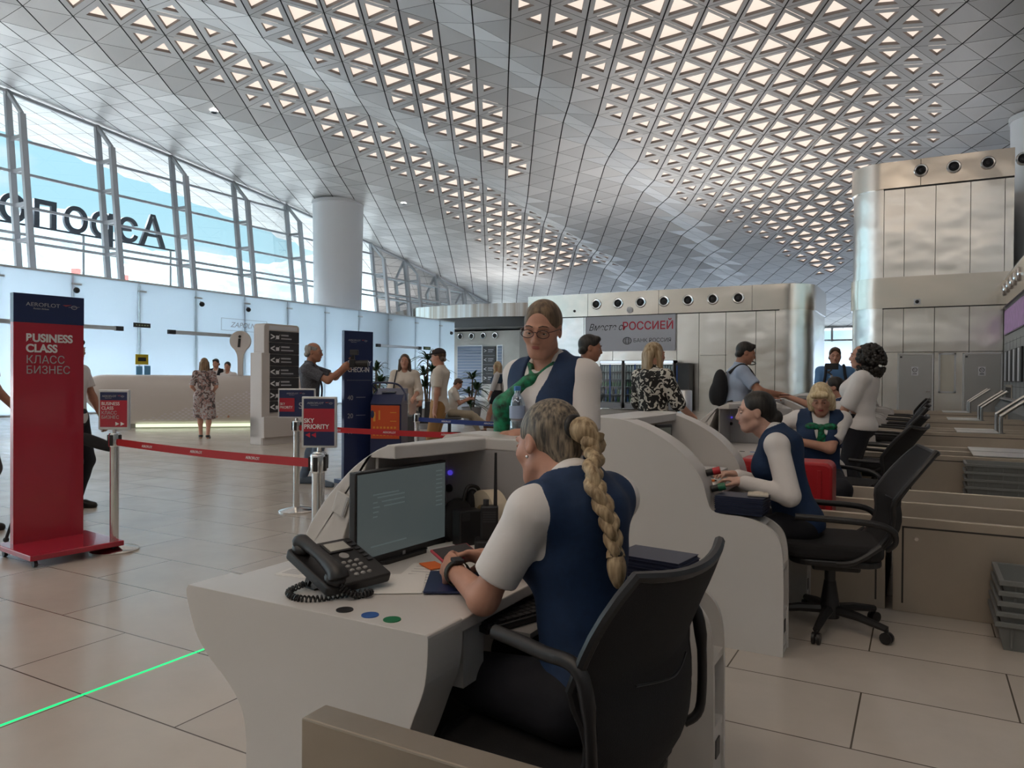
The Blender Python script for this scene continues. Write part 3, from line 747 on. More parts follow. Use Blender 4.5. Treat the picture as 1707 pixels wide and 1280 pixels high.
# ================================================================ OUTSIDE
gr = MB(); gr.box(-2500, -900, -0.6, -31.2, 2600, -0.25)
struct(gr.build('ground', mat('forecourt_grey', (0.045, 0.047, 0.045), 0.9)))
gr = MB(); gr.box(-31.2, 63, -0.6, 900, 2600, -0.25)
struct(gr.build('ground', mat('forecourt_grey', (0.045, 0.047, 0.045), 0.9)))
def hill_material():
    m = bpy.data.materials.new('hazy_wooded_hill'); m.use_nodes = True; t = m.node_tree; b = t.nodes['Principled BSDF']
    co = N(t, 'ShaderNodeTexCoord'); n = N(t, 'ShaderNodeTexNoise'); n.inputs['Scale'].default_value = 0.035; n.inputs['Detail'].default_value = 8; n.inputs['Roughness'].default_value = 0.7
    r = N(t, 'ShaderNodeValToRGB'); e = r.color_ramp.elements
    e[0].position = 0.36; e[0].color = (0.026, 0.039, 0.044, 1); e[1].position = 0.66; e[1].color = (0.050, 0.064, 0.062, 1)  # distance haze is mixed into these blue-green colours
    q = e.new(0.52); q.color = (0.037, 0.051, 0.053, 1)
    t.links.new(co.outputs['Object'], n.inputs['Vector']); t.links.new(n.outputs['Fac'], r.inputs[0]); t.links.new(r.outputs[0], b.inputs['Base Color'])
    b.inputs['Roughness'].default_value = 1.0; b.inputs['Specular IOR Level'].default_value = 0.0
    return m
from mathutils import noise as mnoise
hv, hf = [], []
NX, NY = 40, 110
for j in range(NY + 1):
    for i in range(NX + 1):
        u = i / NX; v = j / NY
        X = -420 - 700 * u; Y = -300 + 2300 * v
        ridge = 205 + 30 * math.sin(Y / 170.0 + 0.8) + 34 * mnoise.noise((Y / 210.0, 3.1, 0.0)) - 0.02 * Y
        prof = math.sin(min(1.0, u * 1.25) * PI / 2)
        z = ridge * 1.02 * prof + 26 * mnoise.fractal((X / 140.0, Y / 140.0, 0.0), 1.0, 2.0, 4) * prof - 2
        hv.append((X, Y, z))
for j in range(NY):
    for i in range(NX):
        a = j * (NX + 1) + i; hf.append((a, a + NX + 1, a + NX + 2, a + 1))
ho = mesh_obj('hills', hv, hf, hill_material(), smooth=True, auto=False); struct(ho); ho['label'] = 'hazy green wooded hills beyond the windows'
# lettering on the canopy edge, read from the street side
t_ = thing('rooftop_lettering', 'large dark letters standing outside the windows, seen from behind', 'lettering', (-36.0, 26.1, 8.25))
letter_m = mat('dark_letter_steel', (0.05, 0.06, 0.08), 0.6)
yy = 0.0
for ch, w in (('А', 1.55), ('э', 1.30), ('р', 1.35), ('о', 1.45), ('п', 1.40), ('о', 1.5)):
    o = text(ch, 2.25, letter_m, t_, (0, -yy, 0), (PI / 2, 0, -PI / 2), name='letter', ext=0.08, bold=0.02)
    yy += w
MB().bar((0, 0.6, -0.06), (0, -9.6, -0.06), 0.08, 0.08).build('rail', letter_m, t_)
for y in (0.3, -4.5, -9.3): MB().bar((0, y, -0.1), (0, y, -8.5), 0.12, 0.12).build('post', frame_w, t_)
# red and white towers
for (Y, lb) in ((36.63, 'red and white striped mast outside, left one behind the partition edge'), (40.9, 'red and white striped mast outside, right one beside the mullion')):
    t_ = thing('striped_mast', lb, 'mast', (-62, Y, -0.3))
    for k in range(6): MB().cyl((0, 0, k * 1.75), (0, 0, (k + 1) * 1.75), 0.36, n=14).build('band', mat('mast_white', (0.20, 0.20, 0.20), 0.6) if k % 2 == 0 else mat('mast_red', (0.16, 0.02, 0.015), 0.5), t_, smooth=True)
    MB().lathe([(0.36, 10.5), (0.25, 10.7), (0.25, 11.3), (0.0, 11.5)], 14).build('lantern', MATS['mast_white'], t_, smooth=True)
# ================================================================ CHECK-IN DESKS
TALL = [(-1.62, 1.125), (-1.531, 1.135), (-1.393, 1.126), (-1.259, 1.08), (-1.128, 1.007), (-1.033, 0.922), (-0.971, 0.834), (-0.945, 0.744), (-0.924, 0.691)]
LOW = [(-0.878, 0.671), (-0.76, 0.665), (-0.674, 0.643), (-0.609, 0.597), (-0.581, 0.528), (-0.572, 0.397), (-0.570, 0.20), (-0.570, 0.0)]
PROF = cat2(TALL + LOW, 5)
PASS = cat2([(-1.62, 0.0), (-1.62, 0.3), (-1.68, 0.46), (-1.82, 0.60), (-1.90, 0.75), (-1.835, 0.883), (-1.70, 1.024), (-1.596, 1.096), (-1.53, 1.125)], 5)
def pedestal(y0, y1, parent, mirror=False):
    """tall curved end panel with a narrow open cubby pedestal on its room side"""
    t = 0.02; w = y1 - y0
    outline = PASS + PROF[3:]
    for (a, b) in ((y0, y0 + t), (y1 - t, y1)):
        MB().prism(outline, a, b, 'y').build('side_panel', white, parent, bevel=0.004)
    inner = [(x - 0.016 if z < 0.60 else x - 0.006, z - 0.02 if x < -0.62 else max(z - 0.006, 0)) for x, z in PROF]
    MB().band(inner, PROF, y0 + t, y1 - t, 'y').build('edge_band', white, parent, smooth=True)
    # the open cubbies: cut the band by shelves standing proud behind an opening
    sh = MB()
    for z in (0.0, 0.20, 0.42): sh.box(-0.80, y0 + t, z, -0.574, y1 - t, z + 0.03)
    sh.build('shelf', white, parent)
def cubby_pedestal(y0, y1, parent):
    t = 0.02
    outline = PASS + PROF[3:]
    for (a, b) in ((y0, y0 + t), (y1 - t, y1)):
        MB().prism(outline, a, b, 'y').build('side_panel', white, parent)
    k0 = max(i for i, (x, z) in enumerate(PROF) if z > 0.635)
    out = PROF[:k0 + 1]; inn = [(x - 0.03, z - 0.025) for x, z in out]
    MB().band(inn, out, y0 + t, y1 - t, 'y').build('edge_band', white, parent, smooth=True)
    MB().box(-0.84, y0 + t, 0, -0.82, y1 - t, 0.66).build('back_panel', white, parent)
    for z in (0.0, 0.19, 0.42): MB().box(-0.83, y0 + t, z, -0.575, y1 - t, z + 0.024).build('shelf', white, parent)
    MB().box(-0.60, y0 + t, 0.03, -0.578, y1 - t, 0.19).build('kick_panel', white, parent)
    MB().box(-0.579, y0 + 0.06, 0.10, -0.574, y0 + 0.11, 0.16).build('socket', darkgrey, parent)
def check_in_desk(y0, label, kind, group='white check-in desks'):
    """kind 'left': low curved wing at y0, tall panel at y0+.86 .. 1.03; kind 'right': tall panels at both ends"""
    d = thing('check_in_desk', label, 'desk', (0, y0, 0), 0, group)
    if kind == 'left':
        L = cat2([(-1.834, 0.74), (-1.829, 0.708), (-1.795, 0.627), (-1.744, 0.568), (-1.671, 0.516), (-1.616, 0.461), (-1.592, 0.401), (-1.587, 0.289), (-1.587, 0.0)], 5)
        Rr = cat2([(-1.11, 0.0), (-1.11, 0.30), (-1.09, 0.40), (-1.06, 0.47), (-1.03, 0.548), (-0.998, 0.635), (-0.990, 0.735), (-0.997, 0.752)], 5)
        out = [(-1.825, 0.752)] + L + Rr
        out = list(reversed(out))
        MB().prism(out, 0, 0.15, 'y').build('wing_panel', white, d, bevel=0.006)
        MB().box(-1.80, 0.14, 0.715, -0.99, 0.93, 0.748).build('worktop', white, d, bevel=0.004)
        # passenger side wall with its leaning end face
        inner = [(-1.56, 0.0), (-1.56, 0.72), (-1.736, 0.746), (-1.699, 0.855), (-1.647, 0.982), (-1.61, 1.08), (-1.50, 1.08), (-1.50, 1.124)]
        MB().prism(PASS + list(reversed(inner)), 0.53, 1.03, 'y').build('front_panel', white, d, bevel=0.004)
        MB().prism([(-1.62, 0), (-1.60, 0), (-1.60, 0.72), (-1.62, 0.72)], 0.15, 0.53, 'y').build('modesty_panel', white, d)
        ct = cat2([(-1.502, 0.53), (-1.475, 0.62), (-1.447, 0.74), (-1.425, 0.87), (-1.415, 0.965)], 5) + [(-1.30, 0.965), (-1.16, 0.965), (-1.12, 1.0), (-1.16, 1.06), (-1.20, 1.24)] + cat2([(-1.25, 1.27), (-1.45, 1.30), (-1.60, 1.22), (-1.545, 1.03), (-1.540, 0.9), (-1.540, 0.531)], 5)
        ct = [p for k, p in enumerate(ct) if k == 0 or (abs(p[0] - ct[k - 1][0]) + abs(p[1] - ct[k - 1][1])) > 1e-4]
        MB().prism(ct, 1.08, 1.125, 'z').build('counter_top', white, d, bevel=0.005)
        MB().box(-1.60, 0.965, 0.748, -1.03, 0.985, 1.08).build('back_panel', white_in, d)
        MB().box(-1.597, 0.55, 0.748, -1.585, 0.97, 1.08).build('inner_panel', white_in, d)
        cubby_pedestal(0.985, 1.15, d)
        for y in (): pass
        bt = MB(); bt.lathe([(0.010, 0), (0.010, 0.006), (0, 0.006)], 16, (-1.57, 0.962, 0.985), Matrix.Rotation(PI / 2, 3, 'X')); bt.build('call_button', mat('blue_button_glow', (0.05, 0.05, 0.3), 0.4, emit=(0.12, 0.08, 0.9), es=0.15), d)
        MB().lathe([(0.016, 0), (0.014, 0.008), (0, 0.008)], 14, (-1.575, 0.962, 0.925), Matrix.Rotation(PI / 2, 3, 'X')).build('key_switch', black, d)
        # square access plate on the leaning end
        M_ = Matrix.Translation((-1.725, 0.527, 0.915)) @ Matrix.Rotation(rad(20), 4, 'Y')
        MB().box(-0.03, -0.006, -0.04, 0.03, 0, 0.04, M_).build('switch_plate', mat('switch_plate_grey', (0.58, 0.57, 0.56), 0.4), d, bevel=0.003)
        MB().box(0.018, -0.008, -0.036, 0.026, -0.005, 0.036, M_).build('switch_plate_edge', grey_pt, d)
        # under-desk column and keyboard shelf
        MB().box(-1.06, 0.20, 0.55, -1.02, 0.30, 0.715).build('bracket', white, d)
        MB().box(-1.30, 0.34, 0.655, -0.90, 0.86, 0.67).build('keyboard_shelf', mat('shelf_grey', (0.33, 0.32, 0.31), 0.5), d)
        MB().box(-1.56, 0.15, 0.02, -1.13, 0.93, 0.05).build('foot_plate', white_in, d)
        for n_, (dx, c_) in enumerate(((-1.283, black), (-1.20, mat('cap_blue', (0.02, 0.10, 0.36), 0.4)), (-1.131, mat('cap_green', (0.0, 0.17, 0.06), 0.4)))):
            MB().lathe([(0.022, 0.748), (0.022, 0.7505), (0, 0.7505)], 20, (dx, 0.045 + 0.10, 0)).build('grommet_cap', c_, d) if False else MB().lathe([(0.022, 0.752), (0.022, 0.7545), (0, 0.7545)], 20, (dx, 0.047, 0)).build('grommet_cap', c_, d)
    else:
        cubby_pedestal(0.0, 0.17, d)
        cubby_pedestal(0.86, 1.03, d)
        MB().box(-1.72, 0.17, 0.715, -0.95, 0.86, 0.748).build('worktop', white, d, bevel=0.004)
        inner = [(-1.56, 0.0), (-1.56, 0.72), (-1.736, 0.746), (-1.699, 0.855), (-1.647, 0.982), (-1.60, 1.075), (-1.53, 1.10)]
        MB().prism(PASS + list(reversed(inner)), 0.17, 0.86, 'y').build('front_panel', white, d)
        MB().prism([(-1.66, 0.02), (-1.40, 0.02), (-1.38, 0.14), (-1.36, 0.86), (-1.40, 1.01), (-1.66, 1.01)], 1.085, 1.13, 'z').build('counter_top', white, d, bevel=0.004)
    return d
# the modules down the hall: conveyors between pairs of desks
desk_A = check_in_desk(1.40, 'nearest white check-in desk with low curved wing, telephone and large monitor', 'left')
desk_B = check_in_desk(3.77, 'white desk with the tall curved side panel behind the nearest desk, dark-haired clerk', 'right')
DL = {6.22: ('left', 'third white desk along the row, where the blonde clerk sits'), 8.05: ('right', 'fourth white desk, behind the standing curly-haired woman'),
      10.45: ('left', 'fifth white desk, partly seen beyond the curly-haired woman'), 12.10: ('right', 'sixth white desk, its curved edge beyond the curly-haired woman'),
      14.65: ('left', 'seventh white desk far along the row'), 16.18: ('right', 'eighth white desk, a small curved edge near the far chairs'),
      18.8: ('left', 'ninth white desk close to the steel wall'), 20.22: ('right', 'last white desk before the steel wall')}
for y, (k, lb) in DL.items():
    d = dup(desk_A if k == 'left' else desk_B, (0, y, 0), 0, lb, 'white check-in desks')

# ================================================================ BAGGAGE CONVEYORS
belt_rubber = mat('belt_rubber', (0.03, 0.03, 0.032), 0.75)
gap_m = mat('panel_gap', (0.05, 0.045, 0.04), 0.6)
def steel_side(y, x0, x1, z, parent, facing):
    """framed steel skirt in the plane Y=y"""
    MB().box(x0, y, 0.0, x1, y + 0.04, z).build('side_panel', steel, parent, bevel=0.003)
    f = MB(); yy = y - 0.002 if facing < 0 else y + 0.04
    for a in ((x0 + 0.045, 0.05, x0 + 0.055, z - 0.05), (x1 - 0.055, 0.05, x1 - 0.045, z - 0.05), (x0 + 0.045, z - 0.06, x1 - 0.045, z - 0.05)):
        f.box(a[0], yy, a[1], a[2], yy + 0.002, a[3])
    f.build('panel_joint', gap_m, parent)
    lk = MB(); lk.lathe([(0.011, 0), (0.011, 0.004), (0, 0.004)], 12, ((x0 + 0.12) if x1 - x0 > 1 else (x1 - 0.13), y, z - 0.12), Matrix.Rotation(PI / 2, 3, 'X')); lk.build('lock', chrome, parent)
def conveyor(y0, x0, x1, label, cat='conveyor', group=None, plate=False):
    w = 1.27; z = 0.55
    c = thing('baggage_conveyor', label, cat, ((x0 + x1) / 2, y0, 0), 0, group); h = (x1 - x0) / 2
    steel_side(0.0, -h, h, z, c, -1)
    steel_side(w - 0.04, -h, h, z, c, 1)
    MB().box(-h, 0.62, 0.30, h, 0.66, z).build('divider', steel, c, bevel=0.003)
    for a in (0.04, 0.66): MB().box(-h + 0.02, a + 0.02, 0.30, h - 0.02, a + 0.54, 0.42).build('belt', belt_rubber, c, bevel=0.02)
    MB().box(-h, 0.04, 0.02, h, w - 0.04, 0.30).build('frame', darkgrey, c)
    for s in (-1, 1): MB().cyl((s * (h - 0.03), 0.05, 0.385), (s * (h - 0.03), w - 0.05, 0.385), 0.03, n=12).build('roller', chrome, c, smooth=True)
    if plate:
        for a in (0.05, 0.67):
            MB().box(h - 1.35, a, 0.555, h - 0.8, a + 0.55, 0.565).build('cover_plate', mat('pale_steel_plate', (0.66, 0.68, 0.69), 0.3, 0.6), c)
    return c
ORDS = ['second', 'third', 'fourth', 'fifth', 'farthest']
for k, yc in enumerate((4.88, 9.12, 13.17, 17.25, 21.3)):
    lb = ['nearest full pair of bag scales in brown steel, beside the dark-haired clerk', 'pair of bag scales in the second belt lane, behind the blonde clerk chair',
          'pair of bag scales in the third belt lane', 'pair of bag scales in the fourth belt lane', 'pair of bag scales in the farthest belt lane by the steel wall'][k]
    lb2 = ['long brown steel conveyor of the nearest belt lane, grey crates stacked before it', 'long steel conveyor of the second belt lane with a pale cover plate at its end',
           'long steel conveyor of the third belt lane with handrails', 'long steel conveyor of the fourth belt lane', 'long steel conveyor of the farthest belt lane by the steel wall'][k]
    conveyor(yc, -0.98, -0.17, lb, group='bag scales between the desks')
    conveyor(yc, -0.13, 1.85, lb2, group='conveyors behind the desks', plate=k >= 1)
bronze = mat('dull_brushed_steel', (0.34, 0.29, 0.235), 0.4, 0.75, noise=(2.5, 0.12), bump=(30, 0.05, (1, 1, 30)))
# the end of the lane next to the camera
c = thing('baggage_conveyor', 'near brushed steel conveyor side in the bottom foreground before the desk', 'conveyor', (0.1, 0.45, 0))
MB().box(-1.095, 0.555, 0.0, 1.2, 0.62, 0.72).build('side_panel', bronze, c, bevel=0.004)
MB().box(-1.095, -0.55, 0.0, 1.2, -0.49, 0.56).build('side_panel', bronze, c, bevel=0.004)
MB().box(-1.05, -0.49, 0.02, 1.2, 0.55, 0.28).build('frame', darkgrey, c); MB().box(-1.05, -0.46, 0.28, 1.2, 0.52, 0.40).build('belt', belt_rubber, c, bevel=0.02)
# collector along the side wall with dark sloped chutes
c = thing('collector_conveyor', 'long dark grey collector conveyor along the right side wall', 'conveyor', (1.98, 14, 0))
MB().prism([(-0.10, 0), (0.10, 0), (0.10, 0.86), (0.02, 0.80), (-0.10, 0.62)], -4.2, 11.2, 'y').build('housing', mat('slate_grey_metal', (0.16, 0.17, 0.175), 0.45), c)
MB().box(-0.06, -4.2, 0.86, 0.10, 11.2, 0.90).build('rim', alu, c)
# bent handrails
rail_m = mat('satin_rail', (0.55, 0.54, 0.53), 0.3, 1.0)
k_ = 0
for yc, nm in ((9.12, 'second'), (13.17, 'third'), (17.25, 'fourth'), (21.3, 'farthest')):
    for q, dy in enumerate((0.25, 1.05)):
        t_ = thing('handrail', '%s bent steel handrail at the end of the %s belt lane' % (('nearer', 'farther')[q], nm), 'handrail', (1.08, yc + dy, 0.55), 0, 'bent handrails at the belt ends')
        pts = catmull([(0, 0, 0), (0, 0, 0.24), (0.03, 0, 0.29), (0.38, 0, 0.56), (0.42, 0, 0.58)], 5)
        MB().tube(pts, 0.026, 10).build('tube', rail_m, t_, smooth=True); MB().lathe([(0.05, 0), (0.05, 0.012), (0, 0.012)], 14).build('flange', rail_m, t_)
t_ = thing('handrail', 'bent steel handrail cut by the right picture edge near the second belt lane', 'handrail', (1.24, 9.37 - 0.35, 0.55), 0, 'bent handrails at the belt ends')
MB().tube(catmull([(0, 0, 0), (0, 0, 0.22), (0.03, 0, 0.27), (0.38, 0, 0.5)], 5), 0.026, 10).build('tube', rail_m, t_, smooth=True); MB().lathe([(0.05, 0), (0.05, 0.012), (0, 0.012)], 14).build('flange', rail_m, t_)

# ================================================================ GREY CRATES
crate_m = mat('grey_crate_plastic', (0.17, 0.18, 0.18), 0.5)
def crate(loc, label, group, w=0.62, d=0.42, h=0.145):
    c = thing('tray', label, 'tray', loc, 0, group)
    m_ = MB(); t = 0.012; a = 0.03
    def ring(z, g): return [(-w / 2 + g, -d / 2 + g, z), (w / 2 - g, -d / 2 + g, z), (w / 2 - g, d / 2 - g, z), (-w / 2 + g, d / 2 - g, z)]
    R_ = [ring(0, a), ring(h, 0), ring(h, t), ring(0.012, a + t)]
    vs = sum(R_, []); fs = [(3, 2, 1, 0), (12, 13, 14, 15)]
    for i in range(3):
        for k in range(4): fs.append((i * 4 + k, i * 4 + (k + 1) % 4, (i + 1) * 4 + (k + 1) % 4, (i + 1) * 4 + k))
    m_.add(vs, fs); m_.build('shell', crate_m, c)
    rm = MB(); g = 0.012
    for (x0, y0, x1, y1) in ((-w / 2 - g, -d / 2 - g, w / 2 + g, -d / 2 + 0.006), (-w / 2 - g, d / 2 - 0.006, w / 2 + g, d / 2 + g), (-w / 2 - g, -d / 2, -w / 2 + 0.006, d / 2), (w / 2 - 0.006, -d / 2, w / 2 + g, d / 2)):
        rm.box(x0, y0, h - 0.022, x1, y1, h + 0.003)
    rm.build('rim', crate_m, c, bevel=0.003)
    for k in range(5): MB().box(-w / 2 + 0.06 + k * (w - 0.12) / 4 - 0.004, -d / 2 + 0.004, 0.02, -w / 2 + 0.06 + k * (w - 0.12) / 4 + 0.004, -d / 2 + 0.03, h - 0.02).build('rib', crate_m, c)
    return c
PN = ['bottom', 'second', 'third', 'fourth', 'top']
c0 = None
for k in range(5):
    lb = '%s grey plastic tray of the stack on the floor at the right picture edge' % PN[k]
    if c0 is None: c0 = crate((0.66, 4.62, 0.0), lb, 'trays stacked on the floor')
    else: dup(c0, (0.66 + 0.004 * k, 4.62, 0.052 * k + 0.0), 0, lb, 'trays stacked on the floor')
PN6 = ['bottom', 'second', 'third', 'fourth', 'fifth', 'top']
for k in range(6):
    dup(c0, (0.72, 8.86, 0.075 * k), 0, '%s grey plastic tray of the far stack before the second belt lane' % PN6[k], 'trays stacked before the second lane')
t_ = thing('tray', 'grey tray standing upright behind the floor stack at the right edge', 'tray', (1.02, 4.80, 0.0))
MB().box(-0.28, -0.02, 0.0, 0.28, 0.02, 0.46).build('shell', crate_m, t_, bevel=0.01); MB().box(-0.30, -0.03, 0.40, 0.30, 0.03, 0.47).build('rim', mat('grey_crate_rim', (0.30, 0.31, 0.31), 0.5), t_, bevel=0.006)

# ================================================================ OFFICE CHAIRS
def office_chair(loc, rz, label, seat=0.47, group='black office chairs', arm_z=0.16, arm_y=0.20, rec=1.0, wide=1.0):
    c = thing('office_chair', label, 'chair', loc, rz, group)
    # chair faces +Y in its own frame
    bk = []
    nU, nV = 13, 15
    for side in (0, 1):
        for j in range(nV):
            v = j / (nV - 1)
            for i in range(nU):
                u = i / (nU - 1) * 2 - 1
                wd = wide * (0.235 - 0.03 * math.sin(min(1, v * 1.8) * PI) * (v < 0.56) + 0.02 * v) * (1 - 0.24 * max(0, (v - 0.72) / 0.28) ** 2)
                z = seat - 0.06 + 0.56 * v + 0.02 * (u * u) * v
                y = -0.205 - 0.075 * math.sin(min(1, v / 0.55) * PI) - rec * 0.19 * v ** 1.7 + 0.085 * u * u * (1 - 0.55 * v)
                if v < 0.12: wd *= 0.86 + 1.1 * v
                bk.append((u * wd, y - (0.022 if side else 0), z))
    fs = []
    q = nU * nV
    for j in range(nV - 1):
        for i in range(nU - 1):
            a = j * nU + i
            fs.append((a, a + 1, a + nU + 1, a + nU)); fs.append((q + a, q + a + nU, q + a + nU + 1, q + a + 1))
    for j in range(nV - 1):
        for i in (0, nU - 1):
            a = j * nU + i; fs.append((a, a + nU, q + a + nU, q + a))
    for i in range(nU - 1):
        for j in (0, nV - 1):
            a = j * nU + i; fs.append((a, a + 1, q + a + 1, q + a))
    me = MB(); me.add(bk, fs); me.build('backrest', blackfab, c, smooth=True)
    edge = [Vector(bk[j * nU]) for j in range(nV)] + [Vector(bk[(nV - 1) * nU + i]) for i in range(1, nU)] + [Vector(bk[j * nU + nU - 1]) for j in range(nV - 2, -1, -1)]
    MB().tube([p + Vector((0, -0.011, 0)) for p in edge], 0.014, 8).build('back_rim', black, c, smooth=True)
    MB().tube(catmull([(-0.13, -0.292, seat + 0.25), (0, -0.322, seat + 0.24), (0.13, -0.292, seat + 0.25)], 6), 0.003, 6).build('back_seam', black, c)
    s_ = MB(); s_.prism(rrect(-0.25, -0.24, 0.25, 0.25, 0.10, 6), seat - 0.05, seat + 0.03, 'z'); s_.build('seat', blackfab, c, bevel=0.025, seg=3)
    MB().prism(rrect(-0.24, -0.23, 0.24, 0.22, 0.10, 6), seat - 0.085, seat - 0.05, 'z').build('seat_shell', black, c, bevel=0.01)
    for s in (-1, 1):
        az = seat + arm_z
        pts = catmull([(s * 0.235, -0.24, seat + 0.02), (s * 0.275, -0.27, seat + 0.07), (s * 0.285, -0.25, az - 0.03), (s * 0.28, -0.14, az), (s * 0.27, arm_y, az + 0.012)], 7)
        MB().tube(pts, [0.013] * 12 + [0.017] * (len(pts) - 12), 10).build('armrest', black, c, smooth=True)
        p2 = catmull([(s * 0.20, 0.05, seat - 0.07), (s * 0.25, -0.08, seat - 0.05), (s * 0.245, -0.21, seat + 0.04)], 6)
        MB().tube(p2, 0.016, 8).build('arm_bracket', black, c, smooth=True)
    MB().cyl((0, 0, 0.12), (0, 0, seat - 0.12), 0.028, n=14).build('gas_lift', chrome if False else darkgrey, c, smooth=True)
    MB().lathe([(0.05, 0.06), (0.055, 0.10), (0.045, 0.16), (0.03, 0.26)], 16).build('hub', black, c, smooth=True)
    MB().box(-0.10, -0.14, seat - 0.14, 0.10, 0.10, seat - 0.085).build('tilt_mechanism', black, c, bevel=0.012)
    for k in range(5):
        a = rad(90 + 72 * k); e = Vector((0.31 * math.cos(a), 0.31 * math.sin(a), 0))
        MB().tube([Vector((0, 0, 0.105)) + e * 0.12, Vector((0, 0, 0.10)) + e * 0.5, e + Vector((0, 0, 0.075))], [0.028, 0.024, 0.018], 8).build('leg', black, c, smooth=True)
        w = MB(); n_ = Vector((-e.y, e.x, 0)).normalized()
        for s in (-1, 1): w.cyl(e + n_ * (s * 0.020) + Vector((0, 0, 0.03)), e + n_ * (s * 0.006) + Vector((0, 0, 0.03)), 0.03, n=14)
        w.cyl(e + Vector((0, 0, 0.04)), e + Vector((0, 0, 0.075)), 0.009, n=8)
        w.build('caster', black, c, smooth=True)
    return c
chair_fg = office_chair((-0.815, 1.745, 0), rad(81), 'black office chair in the foreground under the clerk with the long braid', 0.415, arm_z=0.335, arm_y=0.0, rec=0.85, wide=1.14)
chair_p = office_chair((-0.42, 4.36, 0), rad(102), 'black office chair on casters under the dark-haired clerk', rec=1.5)
dup(chair_p, (-0.44, 6.85, 0), rad(72), 'black office chair with its back to the conveyors, beside the blonde clerk')
for k, (x, y, a, lb) in enumerate(((-0.42, 8.75, 80, 'black office chair just beyond the curly-haired woman, first of the distant chairs'), (-0.40, 11.1, 95, 'second of the distant black office chairs past the curly-haired woman'),
        (-0.36, 12.85, 85, 'third of the distant black office chairs past the curly-haired woman'), (-0.34, 15.3, 90, 'fourth of the distant black office chairs, near the last desks'), (-0.32, 17.0, 80, 'farthest distant black office chair by the last desks'))):
    dup(chair_p, (x, y, 0), rad(a), lb)
# ================================================================ THINGS ON THE DESKS
WT = 0.748
# monitor
t_ = thing('monitor', 'large black computer monitor standing on the nearest desk', 'monitor', (-1.50, 1.98, WT), rad(90) - 0.07)
# own frame: screen faces -Y, x along the width; turned so the screen faces +X
s_ = 0.225
MB().box(-s_, 0.0, 0.005, s_, 0.028, 0.305).build('casing', black, t_, bevel=0.004)
MB().box(-s_ + 0.008, -0.002, 0.032, s_ - 0.008, 0.0, 0.297).build('screen', mat('dim_screen', (0.03, 0.036, 0.036), 0.25, emit=(0.11, 0.135, 0.135), es=0.13), t_)
scr_t = mat('dark_screen_text', (0.02, 0.022, 0.022), 0.4, emit=(0.02, 0.026, 0.026), es=1)
for k, (x, z, w) in enumerate(((-0.15, 0.225, 0.12), (-0.13, 0.215, 0.13), (-0.15, 0.20, 0.02), (-0.11, 0.20, 0.11), (-0.15, 0.185, 0.03), (-0.10, 0.185, 0.10), (-0.15, 0.17, 0.025), (-0.15, 0.155, 0.02), (-0.16, 0.062, 0.17))):
    MB().box(x, -0.003, z, x + w, -0.0022, z + 0.004).build('text_line', scr_t, t_)
for k in range(9): MB().box(0.165, -0.003, 0.27 - k * 0.015, 0.20, -0.0022, 0.274 - k * 0.015).build('text_line', scr_t, t_)
MB().box(-0.006, -0.002, 0.012, 0.006, 0.0, 0.024).build('badge', grey_pt, t_)
MB().box(-0.03, 0.02, 0.0, 0.03, 0.06, 0.20).build('stand', black, t_, bevel=0.005)
MB().prism(rrect(-0.12, -0.02, 0.12, 0.15, 0.03), -0.0005, 0.012, 'z').build('foot', black, t_)
# desk telephone
t_ = thing('telephone', 'black corded desk telephone with a keypad on the nearest desk', 'telephone', (-1.44, 1.61, WT), rad(78))
t_.scale = (0.87, 0.87, 0.87)
MT = Matrix.Translation((0, 0.0, 0.078)) @ Matrix.Rotation(rad(20), 4, 'X')
MB().prism(rrect(-0.135, -0.125, 0.115, 0.125, 0.015), -0.02, 0.012, 'z').build('body', black, t_, bevel=0.006)
bd = t_.children[-1] if False else [c for c in t_.children if c.name.startswith('body')][0]
bd.matrix_local = MT
def ph(mb, nm, m, **kw):
    o = mb.build(nm, m, t_, **kw); o.matrix_local = MT; return o
hs = MB(); hs.tube(catmull([(-0.095, 0.112, 0.028), (-0.095, 0.09, 0.045), (-0.097, 0.0, 0.052), (-0.095, -0.09, 0.045), (-0.095, -0.115, 0.028)], 6), [0.020, 0.026, 0.030, 0.030, 0.028, 0.026, 0.024, 0.022, 0.021, 0.020, 0.020, 0.020, 0.020, 0.021, 0.022, 0.024, 0.026, 0.028, 0.030, 0.032, 0.033, 0.034, 0.034, 0.030, 0.022][:25], 12)
hs.ball((-0.095, 0.095, 0.022), (0.032, 0.034, 0.022)); hs.ball((-0.095, -0.095, 0.022), (0.034, 0.036, 0.022)); ph(hs, 'handset', black, smooth=True)
ph(MB().box(-0.02, 0.045, 0.012, 0.075, 0.105, 0.017), 'display_frame', darkgrey)
ph(MB().box(-0.012, 0.052, 0.017, 0.068, 0.098, 0.0185), 'display', mat('phone_display', (0.5, 0.5, 0.46), 0.2))
key_m = mat('key_grey', (0.33, 0.33, 0.33), 0.5)
for r in range(4):
    for c_ in range(3):
        ph(MB().ball((-0.005 + c_ * 0.026, -0.015 - r * 0.024, 0.012), (0.0095, 0.0075, 0.006), 10, 6), 'key', key_m)
ph(MB().lathe([(0.017, 0.012), (0.017, 0.016), (0, 0.017)], 18, (0.02, 0.02, 0)), 'navigation_key', key_m)
for k in range(6): ph(MB().box(0.083, 0.09 - k * 0.024, 0.012, 0.103, 0.10 - k * 0.024, 0.016), 'function_key', darkgrey)
MB().box(-0.09, 0.02, 0.0, 0.09, 0.10, 0.01).build('foot', black, t_)
MB().bar((-0.08, 0.08, 0.005), (-0.08, 0.03, 0.09), 0.012, 0.02).build('stand', darkgrey, t_); MB().bar((0.08, 0.08, 0.005), (0.08, 0.03, 0.09), 0.012, 0.02).build('stand', darkgrey, t_)
cd = []
